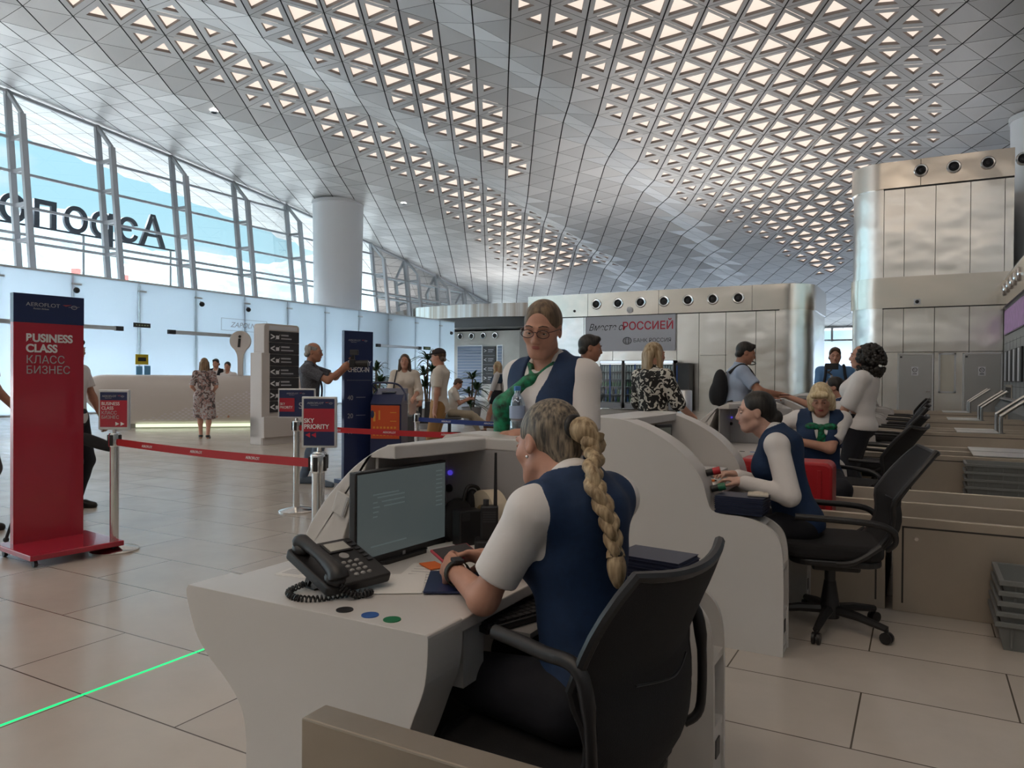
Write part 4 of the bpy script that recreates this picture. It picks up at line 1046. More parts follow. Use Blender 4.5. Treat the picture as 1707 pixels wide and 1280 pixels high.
base = catmull([(-0.10, -0.13, 0.045), (-0.06, -0.155, 0.015), (0.0, -0.15, 0.012), (-0.07, -0.11, 0.012), (-0.15, -0.09, 0.012), (-0.19, -0.03, 0.012), (-0.17, 0.04, 0.013), (-0.10, 0.06, 0.02)], 40)
for i, p in enumerate(base):
    t = (base[min(i + 1, len(base) - 1)] - base[max(i - 1, 0)]).normalized(); x = t.cross(Vector((0, 0, 1))).normalized(); y = x.cross(t)
    a = i * 0.9; cd.append(p + x * (0.0085 * math.cos(a)) + y * (0.0085 * math.sin(a)) + Vector((0, 0, 0.002)))
MB().tube(cd, 0.0034, 5).build('cord', black, t_, smooth=True)
# papers on the desk
def sheet(x, y, w, d, rz, name, label, cat='paper', m=paper, z=WT, h=0.0015, lines=True, curl=0.0):
    o = thing(name, label, cat, (x, y, z), rad(rz))
    MB().box(-w / 2, -d / 2, 0.0, w / 2, d / 2, h).build('sheet', m, o)
    if lines:
        l_ = MB()
        for k in range(7): l_.box(-w * 0.4, d * (0.36 - k * 0.1), h, w * (0.1 + 0.28 * ((k * 37) % 10) / 10), d * (0.36 - k * 0.1) + 0.004, h + 0.0004)
        l_.build('print', grey_pt, o)
    return o
sheet(-1.275, 1.83, 0.21, 0.297, 20, 'paper_sheet', 'printed white sheet lying before the monitor under the clerk hands', z=WT + 0.0004)
sheet(-1.345, 1.70, 0.21, 0.20, 32, 'paper_sheet', 'plain white sheet lying between telephone and monitor', lines=False, z=WT + 0.0022)
sheet(-1.66, 1.66, 0.11, 0.08, 10, 'paper_slip', 'small grey slip of paper left of the telephone', lines=True)
sheet(-1.37, 2.18, 0.21, 0.26, -15, 'paper_sheet', 'crumpled pale sheet lying beside the monitor and the black radio', lines=False, z=WT, h=0.012)
t_ = sheet(-1.345, 1.925, 0.055, 0.085, 60, 'ticket', 'small orange tag lying under the monitor edge', 'tag', mat('orange_card', (0.75, 0.16, 0.03), 0.5), WT + 0.0045, 0.003, False)
t_ = sheet(-1.18, 1.80, 0.16, 0.22, 30, 'folder', 'thin navy folder lying under the clerk forearm', 'folder', navy_pl, WT + 0.0045, 0.006, False)
# headset, roll of tape and radio
t_ = thing('tape_roll', 'big pale cardboard roll standing at the back of the nearest desk', 'roll', (-1.36, 2.30, WT + 0.098), rad(60))
MR = Matrix.Rotation(PI / 2, 3, 'Y')
MB().lathe([(0.045, -0.03), (0.098, -0.03), (0.098, 0.03), (0.045, 0.03), (0.045, -0.03)], 32, M=MR).build('tape', mat('cream_tape', (0.60, 0.52, 0.40), 0.6), t_, smooth=True)
MB().lathe([(0.040, -0.031), (0.046, -0.031), (0.046, 0.031), (0.040, 0.031), (0.040, -0.031)], 24, M=MR).build('core', mat('card_core', (0.35, 0.25, 0.14), 0.8), t_)
t_ = thing('bag', 'soft black bag slumped behind the monitor by the cardboard roll', 'bag', (-1.475, 2.27, WT))
m_ = MB(); m_.ball((0, 0, 0.075), (0.06, 0.075, 0.085), 16, 12); m_.ball((0.03, 0.05, 0.12), (0.03, 0.035, 0.07), 12, 10); m_.build('body', blackfab, t_, smooth=True)
MB().tube(catmull([(0.02, 0.0, 0.14), (0.03, 0.02, 0.20), (0.05, 0.06, 0.19), (0.05, 0.07, 0.12)], 6), 0.007, 8).build('strap', black, t_, smooth=True)
t_ = thing('radio', 'black two-way radio with a long antenna in its charger on the nearest desk', 'radio', (-1.285, 2.175, WT), rad(30))
MB().prism(rrect(-0.05, -0.045, 0.05, 0.045, 0.015), 0, 0.05, 'z').build('charger', black, t_, bevel=0.005)
MB().box(-0.03, -0.02, 0.04, 0.03, 0.02, 0.165).build('body', black, t_, bevel=0.006)
MB().cyl((0.02, 0, 0.16), (0.02, 0, 0.345), 0.007, 0.0045, 10).build('antenna', black, t_, smooth=True); MB().cyl((-0.012, 0, 0.16), (-0.012, 0, 0.185), 0.010, n=12).build('knob', darkgrey, t_)
g_ = MB(); [g_.box(-0.022, -0.0215, 0.11 + 0.008 * k, 0.022, -0.02, 0.114 + 0.008 * k) for k in range(5)]; g_.build('speaker_grille', darkgrey, t_)
t_ = thing('label_printer', 'black boxy label printer on the nearest desk before the cardboard roll', 'printer', (-1.40, 2.215, WT), rad(60))
MB().box(-0.045, -0.03, 0, 0.045, 0.03, 0.135).build('body', black, t_, bevel=0.006); MB().box(-0.035, -0.032, 0.10, -0.005, -0.03, 0.125).build('badge', darkgrey, t_)
t_ = thing('seal_stamp', 'red-topped stamp at the back of the nearest desk', 'stamp', (-1.16, 2.30, WT)); MB().cyl((0, 0, 0), (0, 0, 0.05), 0.018).build('base', black, t_); MB().ball((0, 0, 0.085), (0.02, 0.02, 0.036)).build('grip', mat('stamp_red', (0.5, 0.02, 0.04), 0.4), t_, smooth=True)
# keyboard
t_ = thing('keyboard', 'black computer keyboard on the pull-out shelf beside the clerk', 'keyboard', (-1.0, 1.84, 0.672), rad(70))
MB().box(-0.16, -0.07, 0, 0.16, 0.07, 0.018).build('body', black, t_, bevel=0.004)
k_ = MB()
for r in range(5):
    for q in range(13): k_.box(-0.15 + q * 0.0233, -0.06 + r * 0.0245, 0.018, -0.131 + q * 0.0233, -0.04 + r * 0.0245, 0.024)
k_.build('keys', darkgrey, t_)
# black cable
o = MB().tube(catmull([(-1.70, 1.98, 0.752), (-1.64, 1.93, 0.76), (-1.58, 1.95, 0.765), (-1.52, 2.0, 0.77)], 8), 0.005, 6).build('cable', black, smooth=True); tag(o, 'black cable running behind the monitor on the nearest desk', 'cable')
# monitor at the far side behind the clerk shoulder
t_ = thing('card_reader', 'small dark card reader showing past the right shoulder of the braided clerk', 'card reader', (-1.0, 2.37, 0.90), rad(-20))
MB().box(-0.03, -0.012, 0.0, 0.03, 0.012, 0.11, Matrix.Rotation(rad(-18), 4, 'Y')).build('body', darkgrey, t_, bevel=0.004); MB().box(-0.022, -0.014, 0.04, 0.022, -0.012, 0.10, Matrix.Rotation(rad(-18), 4, 'Y')).build('screen', black, t_)
# navy folders
def folders(x, y, z, rz, n, where, w=0.24, d=0.17, h=0.011):
    p = None
    for k in range(n):
        pos = 'top' if k == n - 1 else ('bottom' if k == 0 else '%s from the bottom' % ['', 'second', 'third', 'fourth', 'fifth', 'sixth', 'seventh', 'eighth'][k])
        lb = 'navy folder, %s of the stack %s' % (pos, where); a = rad(rz + rng.uniform(-2, 2)); l_ = (x + rng.uniform(-.003, .003), y + rng.uniform(-.003, .003), z + k * h)
        if p is None:
            p = thing('folder', lb, 'folder', l_, a, 'navy folders ' + where)
            MB().box(-w / 2, -d / 2, 0.0003, w / 2, d / 2, 0.0022).build('cover', mat('navy_card', (0.012, 0.018, 0.05), 0.45), p); MB().box(-w / 2, -d / 2, h - 0.0022, w / 2, d / 2, h - 0.0003).build('cover', MATS['navy_card'], p)
            MB().box(-w / 2 + 0.003, -d / 2 + 0.003, 0.0022, w / 2 - 0.003, d / 2 - 0.003, h - 0.0022).build('leaves', mat('navy_leaves', (0.02, 0.026, 0.06), 0.7), p)
        else: dup(p, l_, a, lb)
folders(-0.785, 3.855, 0.674, -2, 8, 'by the dark-haired clerk')
folders(-0.79, 2.47, 0.674, -8, 6, 'behind the foreground chair', 0.24, 0.17, 0.012)
t_ = thing('document', 'cream booklet lying on the navy folders by the dark-haired clerk', 'booklet', (-0.71, 3.86, 0.764), rad(10))
MB().box(-0.05, -0.045, 0, 0.05, 0.045, 0.012).build('cover', mat('cream_card', (0.62, 0.55, 0.46), 0.6), t_, bevel=0.003)
MB().ball((0.0, 0.0, 0.010), (0.035, 0.028, 0.012), 12, 8).build('bulge', MATS['cream_card'], t_, smooth=True)
for z, x, y, c_, lb in ((0.865, -0.975, 3.90, mat('reel_red', (0.5, 0.02, 0.03), 0.4), 'red and black hand stamp on the curved desk edge beside the dark-haired clerk'), (0.785, -0.945, 3.89, mat('reel_green', (0.02, 0.16, 0.08), 0.4), 'green and black hand stamp low on the curved desk edge beside the dark-haired clerk')):
    t_ = thing('hand_stamp', lb, 'stamp', (x + 0.03, y, z), rad(10))
    MB().cyl((-0.035, 0, -0.01), (0.0, 0, 0.0), 0.018, n=14).build('base', black, t_, smooth=True); MB().cyl((0.0, 0, 0.0), (0.035, 0, 0.010), 0.020, n=14).build('cap', c_, t_, smooth=True)
sheet(-1.12, 4.25, 0.2, 0.26, 12, 'paper_sheet', 'white sheet with orange print on the dark-haired clerk desk')
t_ = thing('pen', 'orange pen lying on the dark-haired clerk desk', 'pen', (-1.10, 4.32, WT + 0.010), rad(20)); MB().cyl((-0.07, 0, 0), (0.06, 0, 0), 0.007, n=10).build('barrel', mat('pen_orange', (0.75, 0.2, 0.03), 0.4), t_); MB().cyl((0.06, 0, 0), (0.075, 0, 0), 0.006, 0.001, 10).build('tip', black, t_)
t_ = thing('document_tray', 'pale letter tray on the dark-haired clerk desk near the red case', 'tray', (-1.17, 4.52, WT), rad(0))
MB().box(-0.14, -0.09, 0, 0.14, 0.09, 0.008).build('base', whitemetal, t_); MB().box(-0.14, 0.082, 0, 0.14, 0.09, 0.06).build('wall', whitemetal, t_); MB().box(-0.14, -0.09, 0.05, 0.14, 0.09, 0.058).build('shelf', whitemetal, t_)
t_ = thing('small_screen', 'narrow grey display standing on the second desk behind its curved edge', 'monitor', (-1.34, 4.30, WT), rad(60))
MB().box(-0.06, -0.012, 0.12, 0.06, 0.012, 0.33).build('frame', darkgrey, t_, bevel=0.004); MB().box(-0.05, -0.0135, 0.14, 0.05, -0.012, 0.31).build('screen', mat('pale_screen', (0.25, 0.28, 0.26), 0.3), t_); MB().box(-0.03, -0.03, 0, 0.03, 0.03, 0.13).build('stand', black, t_)
# water bottle on the counter
t_ = thing('water_bottle', 'small clear plastic water bottle on the nearest desk counter', 'bottle', (-1.405, 2.59, 1.126))
def pet():
    m = bpy.data.materials.new('clear_plastic'); m.use_nodes = True; t = m.node_tree; t.nodes.clear()
    o = N(t, 'ShaderNodeOutputMaterial'); tr = N(t, 'ShaderNodeBsdfTransparent'); gl = N(t, 'ShaderNodeBsdfGlossy'); mi = N(t, 'ShaderNodeMixShader')
    tr.inputs[0].default_value = (0.78, 0.88, 0.95, 1); gl.inputs[0].default_value = (0.9, 0.95, 1, 1); gl.inputs['Roughness'].default_value = 0.08; mi.inputs[0].default_value = 0.28
    t.links.new(tr.outputs[0], mi.inputs[1]); t.links.new(gl.outputs[0], mi.inputs[2]); t.links.new(mi.outputs[0], o.inputs[0]); return m
MB().lathe([(0.0, 0.0), (0.028, 0.002), (0.031, 0.01), (0.031, 0.05), (0.028, 0.055), (0.031, 0.06), (0.031, 0.115), (0.022, 0.145), (0.012, 0.16), (0.012, 0.175)], 20).build('body', pet(), t_, smooth=True)
MB().lathe([(0.0315, 0.062), (0.0318, 0.112)], 20).build('label', mat('bottle_label_blue', (0.35, 0.45, 0.65), 0.5), t_, smooth=True); MB().lathe([(0.014, 0.172), (0.014, 0.19), (0, 0.191)], 16).build('cap', mat('cap_blue_pale', (0.05, 0.2, 0.5), 0.4), t_, smooth=True)
# red hard suitcase standing on the scale
red_case = mat('red_case_shell', (0.42, 0.016, 0.022), 0.35)
t_ = thing('suitcase', 'bright red hard-shell suitcase standing on the scale between the two clerks', 'suitcase', (-0.78, 5.20, 0.421))
MB().prism(rrect(-0.30, 0.0, 0.30, 0.40, 0.05, 5), -0.13, 0.13, 'y').build('shell', red_case, t_, bevel=0.02, seg=3)
for k in range(6): MB().box(-0.24 + k * 0.09, -0.136, 0.05, -0.215 + k * 0.09, -0.13, 0.35).build('rib', red_case, t_, bevel=0.002)
MB().box(0.17, -0.142, 0.02, 0.26, -0.13, 0.17).build('lock_panel', mat('dark_red', (0.2, 0.01, 0.012), 0.4), t_, bevel=0.004)
MB().tube([(-0.08, 0, 0.395), (-0.07, 0, 0.425), (0.07, 0, 0.425), (0.08, 0, 0.395)], 0.010, 8).build('handle', red_case, t_, smooth=True)
for sx in (-1, 1):
    for sy in (-1, 1): MB().cyl((sx * 0.24, sy * 0.09 - 0.012, 0.016), (sx * 0.24, sy * 0.09 + 0.012, 0.016), 0.018, n=12).build('wheel', black, t_)
# ================================================================ SMOOTH BODIES (signed distance fields meshed as one surface)
class Field:
    def __init__(s, res): s.ops = []; s.res = res
    def cap(s, a, b, r0, r1=None, k=0.02, op='u'):
        s.ops.append((op, 'cap', np.array(a, float), np.array(b, float), float(r0), float(r0 if r1 is None else r1), k)); return s
    def ell(s, c, r, k=0.02, op='u', R=None):
        s.ops.append((op, 'ell', np.array(c, float), np.array(r, float), None if R is None else np.array(R, float), 0, k)); return s
    def box(s, c, h, rd=0.004, k=0.006, op='u', R=None):
        s.ops.append((op, 'box', np.array(c, float), np.array(h, float), None if R is None else np.array(R, float), rd, k)); return s
    def cut(s, p, n, k=0.004):
        """keep the side the normal points away from"""
        n = np.array(n, float); n = n / np.linalg.norm(n)
        s.ops.append(('i', 'pl', np.array(p, float), n, 0, 0, k)); return s
    def mesh(s, name, m, parent=None, smooth_it=0):
        h = s.res
        lo = np.full(3, 1e9); hi = np.full(3, -1e9)
        for o in s.ops:
            if o[0] != 'u': continue
            if o[1] == 'cap':
                r = max(o[4], o[5]); lo = np.minimum(lo, np.minimum(o[2], o[3]) - r); hi = np.maximum(hi, np.maximum(o[2], o[3]) + r)
            else:
                r = o[3] if (o[4] is None) else np.full(3, np.linalg.norm(o[3]) if o[1] == 'box' else max(o[3])); lo = np.minimum(lo, o[2] - r); hi = np.maximum(hi, o[2] + r)
        lo -= 4 * h; hi += 4 * h
        n = np.ceil((hi - lo) / h).astype(int) + 1
        F = np.full(tuple(n), 0.5, dtype=np.float32)
        ax = [lo[i] + h * np.arange(n[i]) for i in range(3)]
        for o in s.ops:
            op, ty, k = o[0], o[1], max(o[6], 1e-4)
            if ty == 'pl':
                d = ((ax[0] - o[2][0]) * o[3][0])[:, None, None] + ((ax[1] - o[2][1]) * o[3][1])[None, :, None] + ((ax[2] - o[2][2]) * o[3][2])[None, None, :]
                F = np.maximum(F, d.astype(np.float32)); continue
            if ty == 'cap':
                r = max(o[4], o[5]); a, b = np.minimum(o[2], o[3]) - r, np.maximum(o[2], o[3]) + r
            else:
                r = o[3] if o[4] is None else np.full(3, np.linalg.norm(o[3]) if ty == 'box' else max(o[3])); a, b = o[2] - r, o[2] + r
            pad = k + 3 * h
            i0 = np.maximum(0, np.floor((a - pad - lo) / h).astype(int)); i1 = np.minimum(n, np.ceil((b + pad - lo) / h).astype(int) + 1)
            if (i1 <= i0).any(): continue
            sl = tuple(slice(x, y) for x, y in zip(i0, i1))
            P = np.stack(np.meshgrid(*[ax[i][sl[i]] for i in range(3)], indexing='ij'), -1)
            if ty == 'cap':
                A, B = o[2], o[3]; ab = B - A; L2 = max(float(ab @ ab), 1e-9)
                t = np.clip(((P - A) @ ab) / L2, 0, 1)
                d = np.linalg.norm(P - A - t[..., None] * ab, axis=-1) - (o[4] + t * (o[5] - o[4]))
            elif ty == 'ell':
                q = P - o[2]
                if o[4] is not None: q = q @ o[4]
                k0 = np.linalg.norm(q / o[3], axis=-1); k1 = np.linalg.norm(q / (o[3] ** 2), axis=-1)
                d = np.where(k1 > 1e-9, k0 * (k0 - 1) / np.maximum(k1, 1e-9), -min(o[3]))
            else:
                q = P - o[2]
                if o[4] is not None: q = q @ o[4]
                q = np.abs(q) - (o[3] - o[5])
                d = np.linalg.norm(np.maximum(q, 0), axis=-1) + np.minimum(q.max(-1), 0) - o[5]
            d = d.astype(np.float32); f = F[sl]
            if op == 'u':
                hh = np.maximum(k - np.abs(f - d), 0) / k; F[sl] = np.minimum(f, d) - hh * hh * k * 0.25
            else:
                d = -d; hh = np.maximum(k - np.abs(f - d), 0) / k; F[sl] = np.maximum(f, d) + hh * hh * k * 0.25
        # surface nets
        sgn = F < 0
        cnt = np.zeros(tuple(n - 1), dtype=np.int8)
        for dx in (0, 1):
            for dy in (0, 1):
                for dz in (0, 1): cnt += sgn[dx:n[0] - 1 + dx, dy:n[1] - 1 + dy, dz:n[2] - 1 + dz]
        act = (cnt > 0) & (cnt < 8)
        ii = np.argwhere(act)
        if len(ii) == 0: return mesh_obj(name, [(0, 0, 0)], [], m, parent)
        pos = np.zeros((len(ii), 3)); num = np.zeros(len(ii))
        for axx in range(3):
            o1, o2 = [q for q in range(3) if q != axx]
            for u in (0, 1):
                for v in (0, 1):
                    a = ii.copy(); a[:, o1] += u; a[:, o2] += v; b = a.copy(); b[:, axx] += 1
                    fa = F[a[:, 0], a[:, 1], a[:, 2]]; fb = F[b[:, 0], b[:, 1], b[:, 2]]
                    c = (fa < 0) != (fb < 0); t = np.where(c, fa / np.where(c, fa - fb, 1), 0)
                    p = a.astype(float); p[:, axx] += t
                    pos[c] += p[c]; num[c] += 1
        V = pos / num[:, None] * h + lo
        idx = np.full(tuple(n - 1), -1, dtype=np.int32); idx[act] = np.arange(len(ii))
        quads = []
        for axx in range(3):
            o1, o2 = [(1, 2), (2, 0), (0, 1)][axx]
            s0 = [slice(1, n[q] - 1) for q in range(3)]; s0[axx] = slice(0, n[axx] - 1); s1 = list(s0); s1[axx] = slice(1, n[axx])
            A, B = sgn[tuple(s0)], sgn[tuple(s1)]
            e = np.argwhere(A != B)
            if len(e) == 0: continue
            e = e + 1; e[:, axx] -= 1
            inside = sgn[e[:, 0], e[:, 1], e[:, 2]]
            def cell(d1, d2):
                q = e.copy(); q[:, o1] -= d1; q[:, o2] -= d2; return idx[q[:, 0], q[:, 1], q[:, 2]]
            c00, c10, c11, c01 = cell(1, 1), cell(0, 1), cell(0, 0), cell(1, 0)
            Q = np.stack([c00, c10, c11, c01], 1); Q[~inside] = Q[~inside][:, ::-1]
            quads.append(Q)
        Q = np.concatenate(quads); Q = Q[(Q >= 0).all(1)]
        me = bpy.data.meshes.new(name)
        me.vertices.add(len(V)); me.vertices.foreach_set('co', V.astype(np.float32).ravel())
        me.loops.add(len(Q) * 4); me.loops.foreach_set('vertex_index', Q.astype(np.int32).ravel())
        me.polygons.add(len(Q)); me.polygons.foreach_set('loop_start', np.arange(0, len(Q) * 4, 4, dtype=np.int32)); me.polygons.foreach_set('loop_total', np.full(len(Q), 4, dtype=np.int32))
        me.polygons.foreach_set('use_smooth', np.ones(len(Q), dtype=bool))
        me.materials.append(m); me.update(calc_edges=True); me.validate()
        o = bpy.data.objects.new(name, me); link(o, parent)
        sm = o.modifiers.new('smooth', 'SMOOTH'); sm.factor = 0.5; sm.iterations = 2 + smooth_it
        return o
def rotm(yaw=0, pitch=0, roll=0):
    """yaw about z (left +), pitch about x (nod down = negative), roll about y"""
    return np.array(Matrix.Rotation(yaw, 3, 'Z') @ Matrix.Rotation(pitch, 3, 'X') @ Matrix.Rotation(roll, 3, 'Y'))
def v3(*a): return np.array(a, float)
def ik(a, c, l1, l2, pole):
    """elbow / knee position between a and c"""
    d = c - a; L = np.linalg.norm(d); L2 = min(L, (l1 + l2) * 0.999); u = d / max(L, 1e-9)
    x = (l1 * l1 - l2 * l2 + L2 * L2) / (2 * L2); h = math.sqrt(max(l1 * l1 - x * x, 0))
    p = np.array(pole, float) - u * (np.array(pole, float) @ u); p = p / max(np.linalg.norm(p), 1e-9)
    return a + u * x + p * h, a + u * L2
class Person:
    """faces +Y in its own frame; feet on z = 0"""
    def __init__(s, name_label, loc, rz, H=1.70, sex='f', seat=None, lean=0.0, lean_side=0.0, head=(0, 0, 0), hands=None, poles=None, feet=None, res=0.009, skin_m=None, fat=1.0, name='person', group=None, headgear=None, curl=0.8, palms=None, twist=0.0, eyes=True, hrel=None, knees=None, elbows=None):
        s.k = H / 1.70; k = s.k; s.sex = sex; s.res = res; s.H = H
        s.root = thing(name, name_label, 'person', loc, rz, group)
        s.skin = skin_m or skin
        pz = (0.93 * k) if seat is None else seat + 0.085
        s.pel = v3(0, 0, pz)
        T = rotm(twist, -lean, lean_side); s.T = T
        up = lambda x, y, z: s.pel + T @ (v3(x, y, z) * k)
        wd = 0.165 if sex == 'f' else 0.19
        s.wd = wd
        s.waist = up(0, 0.0, 0.17); s.chest = up(0, 0.0, 0.36); s.neck = up(0, -0.02, 0.53)
        s.shl = up(-wd, -0.015, 0.465); s.shr = up(wd, -0.015, 0.465)
        s.headc = up(0, 0.02, 0.68) if hrel is None else up(*hrel)
        s.HR = rotm(*head)
        # arms
        la, lf = 0.285 * k, 0.245 * k
        hd = hands or {}
        pl = poles or {}
        s.wr = {}; s.el = {}
        for side, sh in (('l', s.shl), ('r', s.shr)):
            sg = -1 if side == 'l' else 1
            tgt = np.array(hd.get(side, sh + v3(sg * 0.06, 0.04, -0.52) * k), float)
            s.el[side], s.wr[side] = ik(sh, tgt, la, lf, pl.get(side, (sg * 0.5, -1, -0.2)))
            if elbows and side in elbows: s.el[side] = np.array(elbows[side], float); s.wr[side] = tgt
        # legs
        hipw = 0.09 * k
        s.hp = {'l': s.pel + v3(-hipw, 0, -0.02), 'r': s.pel + v3(hipw, 0, -0.02)}
        ft = feet or {}
        kn = knees or {}
        s.an = {}; s.kn = {}
        for side in 'lr':
            sg = -1 if side == 'l' else 1
            if seat is None: tgt = np.array(ft.get(side, (sg * 0.10 * k, -0.02, 0.085 * k)), float)
            else: tgt = np.array(ft.get(side, (sg * 0.12 * k, 0.42 * k, 0.085 * k)), float)
            s.kn[side], s.an[side] = ik(s.hp[side], tgt, 0.43 * k, 0.42 * k, kn.get(side, (sg * 0.1, 1, 0.3)))
        s.curl = curl; s.palms = palms or {}; s.fat = fat
        s.eyes = eyes
    def H2W(s, p): return s.headc + s.HR @ (np.array(p, float) * s.k)
    # ---- pieces shared by body and clothes
    def torso(s, f, g=0.0, legs=False, k=0.05):
        q = s.k * s.fat; T = s.T
        f.ell(s.pel + T @ v3(0, -0.005, 0.0), (0.155 * q + g, 0.115 * q + g, 0.12 * s.k + g), k, R=T)
        f.ell(s.waist, ((0.120 if s.sex == 'f' else 0.14) * q + g, 0.092 * q + g, 0.15 * s.k + g), k, R=T)
        f.ell(s.chest, ((0.145 if s.sex == 'f' else 0.165) * q + g, 0.105 * q + g, 0.155 * s.k + g), k, R=T)
        if s.sex == 'f':
            for sg in (-1, 1): f.ell(s.chest + T @ (v3(sg * 0.068, 0.075, -0.01) * q), (0.06 * q + g,) * 3, 0.04)
        f.cap(s.shl + T @ v3(0.035, 0, 0), s.shr + T @ v3(-0.035, 0, 0), 0.056 * s.k + g, k=k)
        f.cap(s.neck + T @ (v3(0, -0.02, -0.08) * s.k), s.neck + T @ (v3(0, 0.0, -0.01) * s.k), 0.09 * s.k + g, 0.055 * s.k + g, k=k)
    def arm(s, f, side, g=0.0, upto=1.0, k=0.03, fore=0.0):
        sh = s.shl if side == 'l' else s.shr; e = s.el[side]; w = s.wr[side]; q = s.k * (s.fat ** 0.6)
        f.ell(sh, (0.054 * q + g,) * 3, k)
        f.cap(sh, sh + (e - sh) * upto, 0.048 * q + g, ((0.048 - 0.011 * upto) if g < 0.005 else 0.047) * q + g, k)
        if fore > 0: f.cap(e, e + (w - e) * fore, 0.039 * q + g, (0.039 - 0.012 * fore) * q + g, k)
    def leg(s, f, side, g=0.0, upto=1.0, k=0.04, shin=0.0):
        q = s.k * (s.fat ** 0.6); h, n_, a = s.hp[side], s.kn[side], s.an[side]
        f.cap(h, h + (n_ - h) * upto, 0.088 * q + g, (0.088 - 0.030 * upto) * q + g, k)
        if shin > 0:
            f.cap(n_, n_ + (a - n_) * shin, 0.056 * q + g, (0.056 - 0.018 * shin) * q + g, k)
            m = n_ + (a - n_) * min(0.32, shin); back = s.calf(side); f.ell(m + back * 0.015, (0.05 * q + g, 0.05 * q + g, 0.085 * q + g), k)
    def calf(s, side):
        d = s.an[side] - s.kn[side]; d = d / np.linalg.norm(d); b = np.array([0, -1.0, 0]); b = b - d * (b @ d); return b / max(np.linalg.norm(b), 1e-6)
    def hand(s, f, side):
        w = s.wr[side]; e = s.el[side]; d = w - e; d = d / np.linalg.norm(d); q = s.k * (1.0 if s.sex == 'f' else 1.1)
        pn = np.array(s.palms.get(side, (0, 0, -1)), float); pn = pn - d * (pn @ d); pn = pn / max(np.linalg.norm(pn), 1e-6)   # palm normal
        x = np.cross(d, pn); sg = 1 if side == 'r' else -1; x = x * -sg                                                     # thumb side
        R = np.stack([x, d, pn], 1)
        f.ell(w + d * 0.045 * q, (0.040 * q, 0.052 * q, 0.016 * q), 0.012, R=R)
        f.cap(w - d * 0.01, w + d * 0.03 * q, 0.025 * q, 0.027 * q, 0.015)
        c = s.curl
        for i, (off, L) in enumerate(((0.030, 0.070), (0.010, 0.078), (-0.010, 0.072), (-0.029, 0.056))):
            b = w + (d * 0.085 + x * off) * q; dd = d.copy(); p = b - d * 0.012; r = 0.0088 * q; ang = 0
            for j, fr in enumerate((0.46, 0.30, 0.24)):
                ang += c * (0.55, 0.75, 0.5)[j] * (1 + 0.08 * i)
                v = d * math.cos(ang) + pn * math.sin(ang) + x * off * 0.8
                v = v / np.linalg.norm(v); n_ = p + v * L * fr * q * 1.08; f.cap(p, n_, r, r * 0.92, 0.004); p = n_; r *= 0.92
        b = w + (d * 0.022 + x * 0.026) * q; v = d * 0.62 + x * 0.62 + pn * 0.35; v = v / np.linalg.norm(v); m = b + v * 0.045 * q
        v2 = d * 0.85 + x * 0.1 + pn * 0.5; v2 = v2 / np.linalg.norm(v2)
        f.cap(b, m, 0.014 * q, 0.0105 * q, 0.010); f.cap(m, m + v2 * 0.032 * q, 0.0105 * q, 0.009 * q, 0.004)
    def foot(s, f, side, g=0.0, heel=0.0):
        a = s.an[side]; q = s.k * (1 if s.sex == 'f' else 1.08); sd = -1 if side == 'l' else 1
        fw = getattr(s, 'footdir', {}).get(side, v3(sd * 0.12, 1, 0)); fw = fw / np.linalg.norm(fw); z0_ = a[2] - 0.085 * s.k
        t = v3(a[0], a[1], 0) + fw * 0.155 * q
        f.cap(v3(a[0], a[1], a[2] - 0.02), v3(t[0], t[1], z0_ + 0.024), 0.038 * q + g, 0.022 * q + g, 0.02)
        f.cap(v3(a[0], a[1], z0_ + 0.03 + heel) - fw * 0.035, v3(t[0], t[1], z0_ + 0.022), 0.028 * q + g, 0.024 * q + g, 0.02)
    def head_field(s, f):
        k = s.k; R = s.HR; E = lambda c, r, kk=0.02, op='u', Q=None: f.ell(s.H2W(c), np.array(r) * k, kk, op, R if Q is None else R @ Q)
        C = lambda a, b, r0, r1=None, kk=0.01, op='u': f.cap(s.H2W(a), s.H2W(b), r0 * k, (r0 if r1 is None else r1) * k, kk, op)
        m = s.sex == 'm'
        E((0, -0.012, 0.030), (0.073, 0.092, 0.084))
        E((0, 0.028, -0.030), (0.059 + 0.004 * m, 0.062, 0.078), 0.03)
        E((0, 0.052, -0.092), (0.028 + 0.006 * m, 0.028, 0.022), 0.03)
        for sg in (-1, 1):
            E((sg * 0.040, 0.052, -0.022), (0.026, 0.026, 0.024), 0.02)
            C((sg * 0.050, 0.0, -0.062), (sg * 0.022, 0.055, -0.092), 0.018, 0.016, 0.025)
            E((sg * 0.031, 0.092, 0.004), (0.020, 0.014, 0.012), 0.012, 's')
            C((sg * 0.014, 0.088, 0.022), (sg * 0.046, 0.076, 0.022), 0.009, 0.008, 0.012)
            E((sg * 0.0745, -0.008, -0.004), (0.009, 0.019, 0.031), 0.006)
            E((sg * 0.081, -0.004, 0.0), (0.005, 0.010, 0.016), 0.004, 's')
            E((sg * 0.012, 0.094, -0.036), (0.009, 0.010, 0.008), 0.006)
        C((0, 0.084, 0.014), (0, 0.104, -0.030), 0.008, 0.0115, 0.012)
        E((0, 0.080, -0.058), (0.024, 0.014, 0.012), 0.010)
        C((0, -0.022, -0.05), (0, -0.03, -0.10), 0.050, 0.048, 0.02)
        # neck down to the trunk
        f.cap(s.H2W((0, -0.022, -0.06)), s.neck + s.T @ (v3(0, 0.0, -0.05) * k), 0.049 * k * s.fat ** .4, 0.056 * k * s.fat ** .4, 0.02)
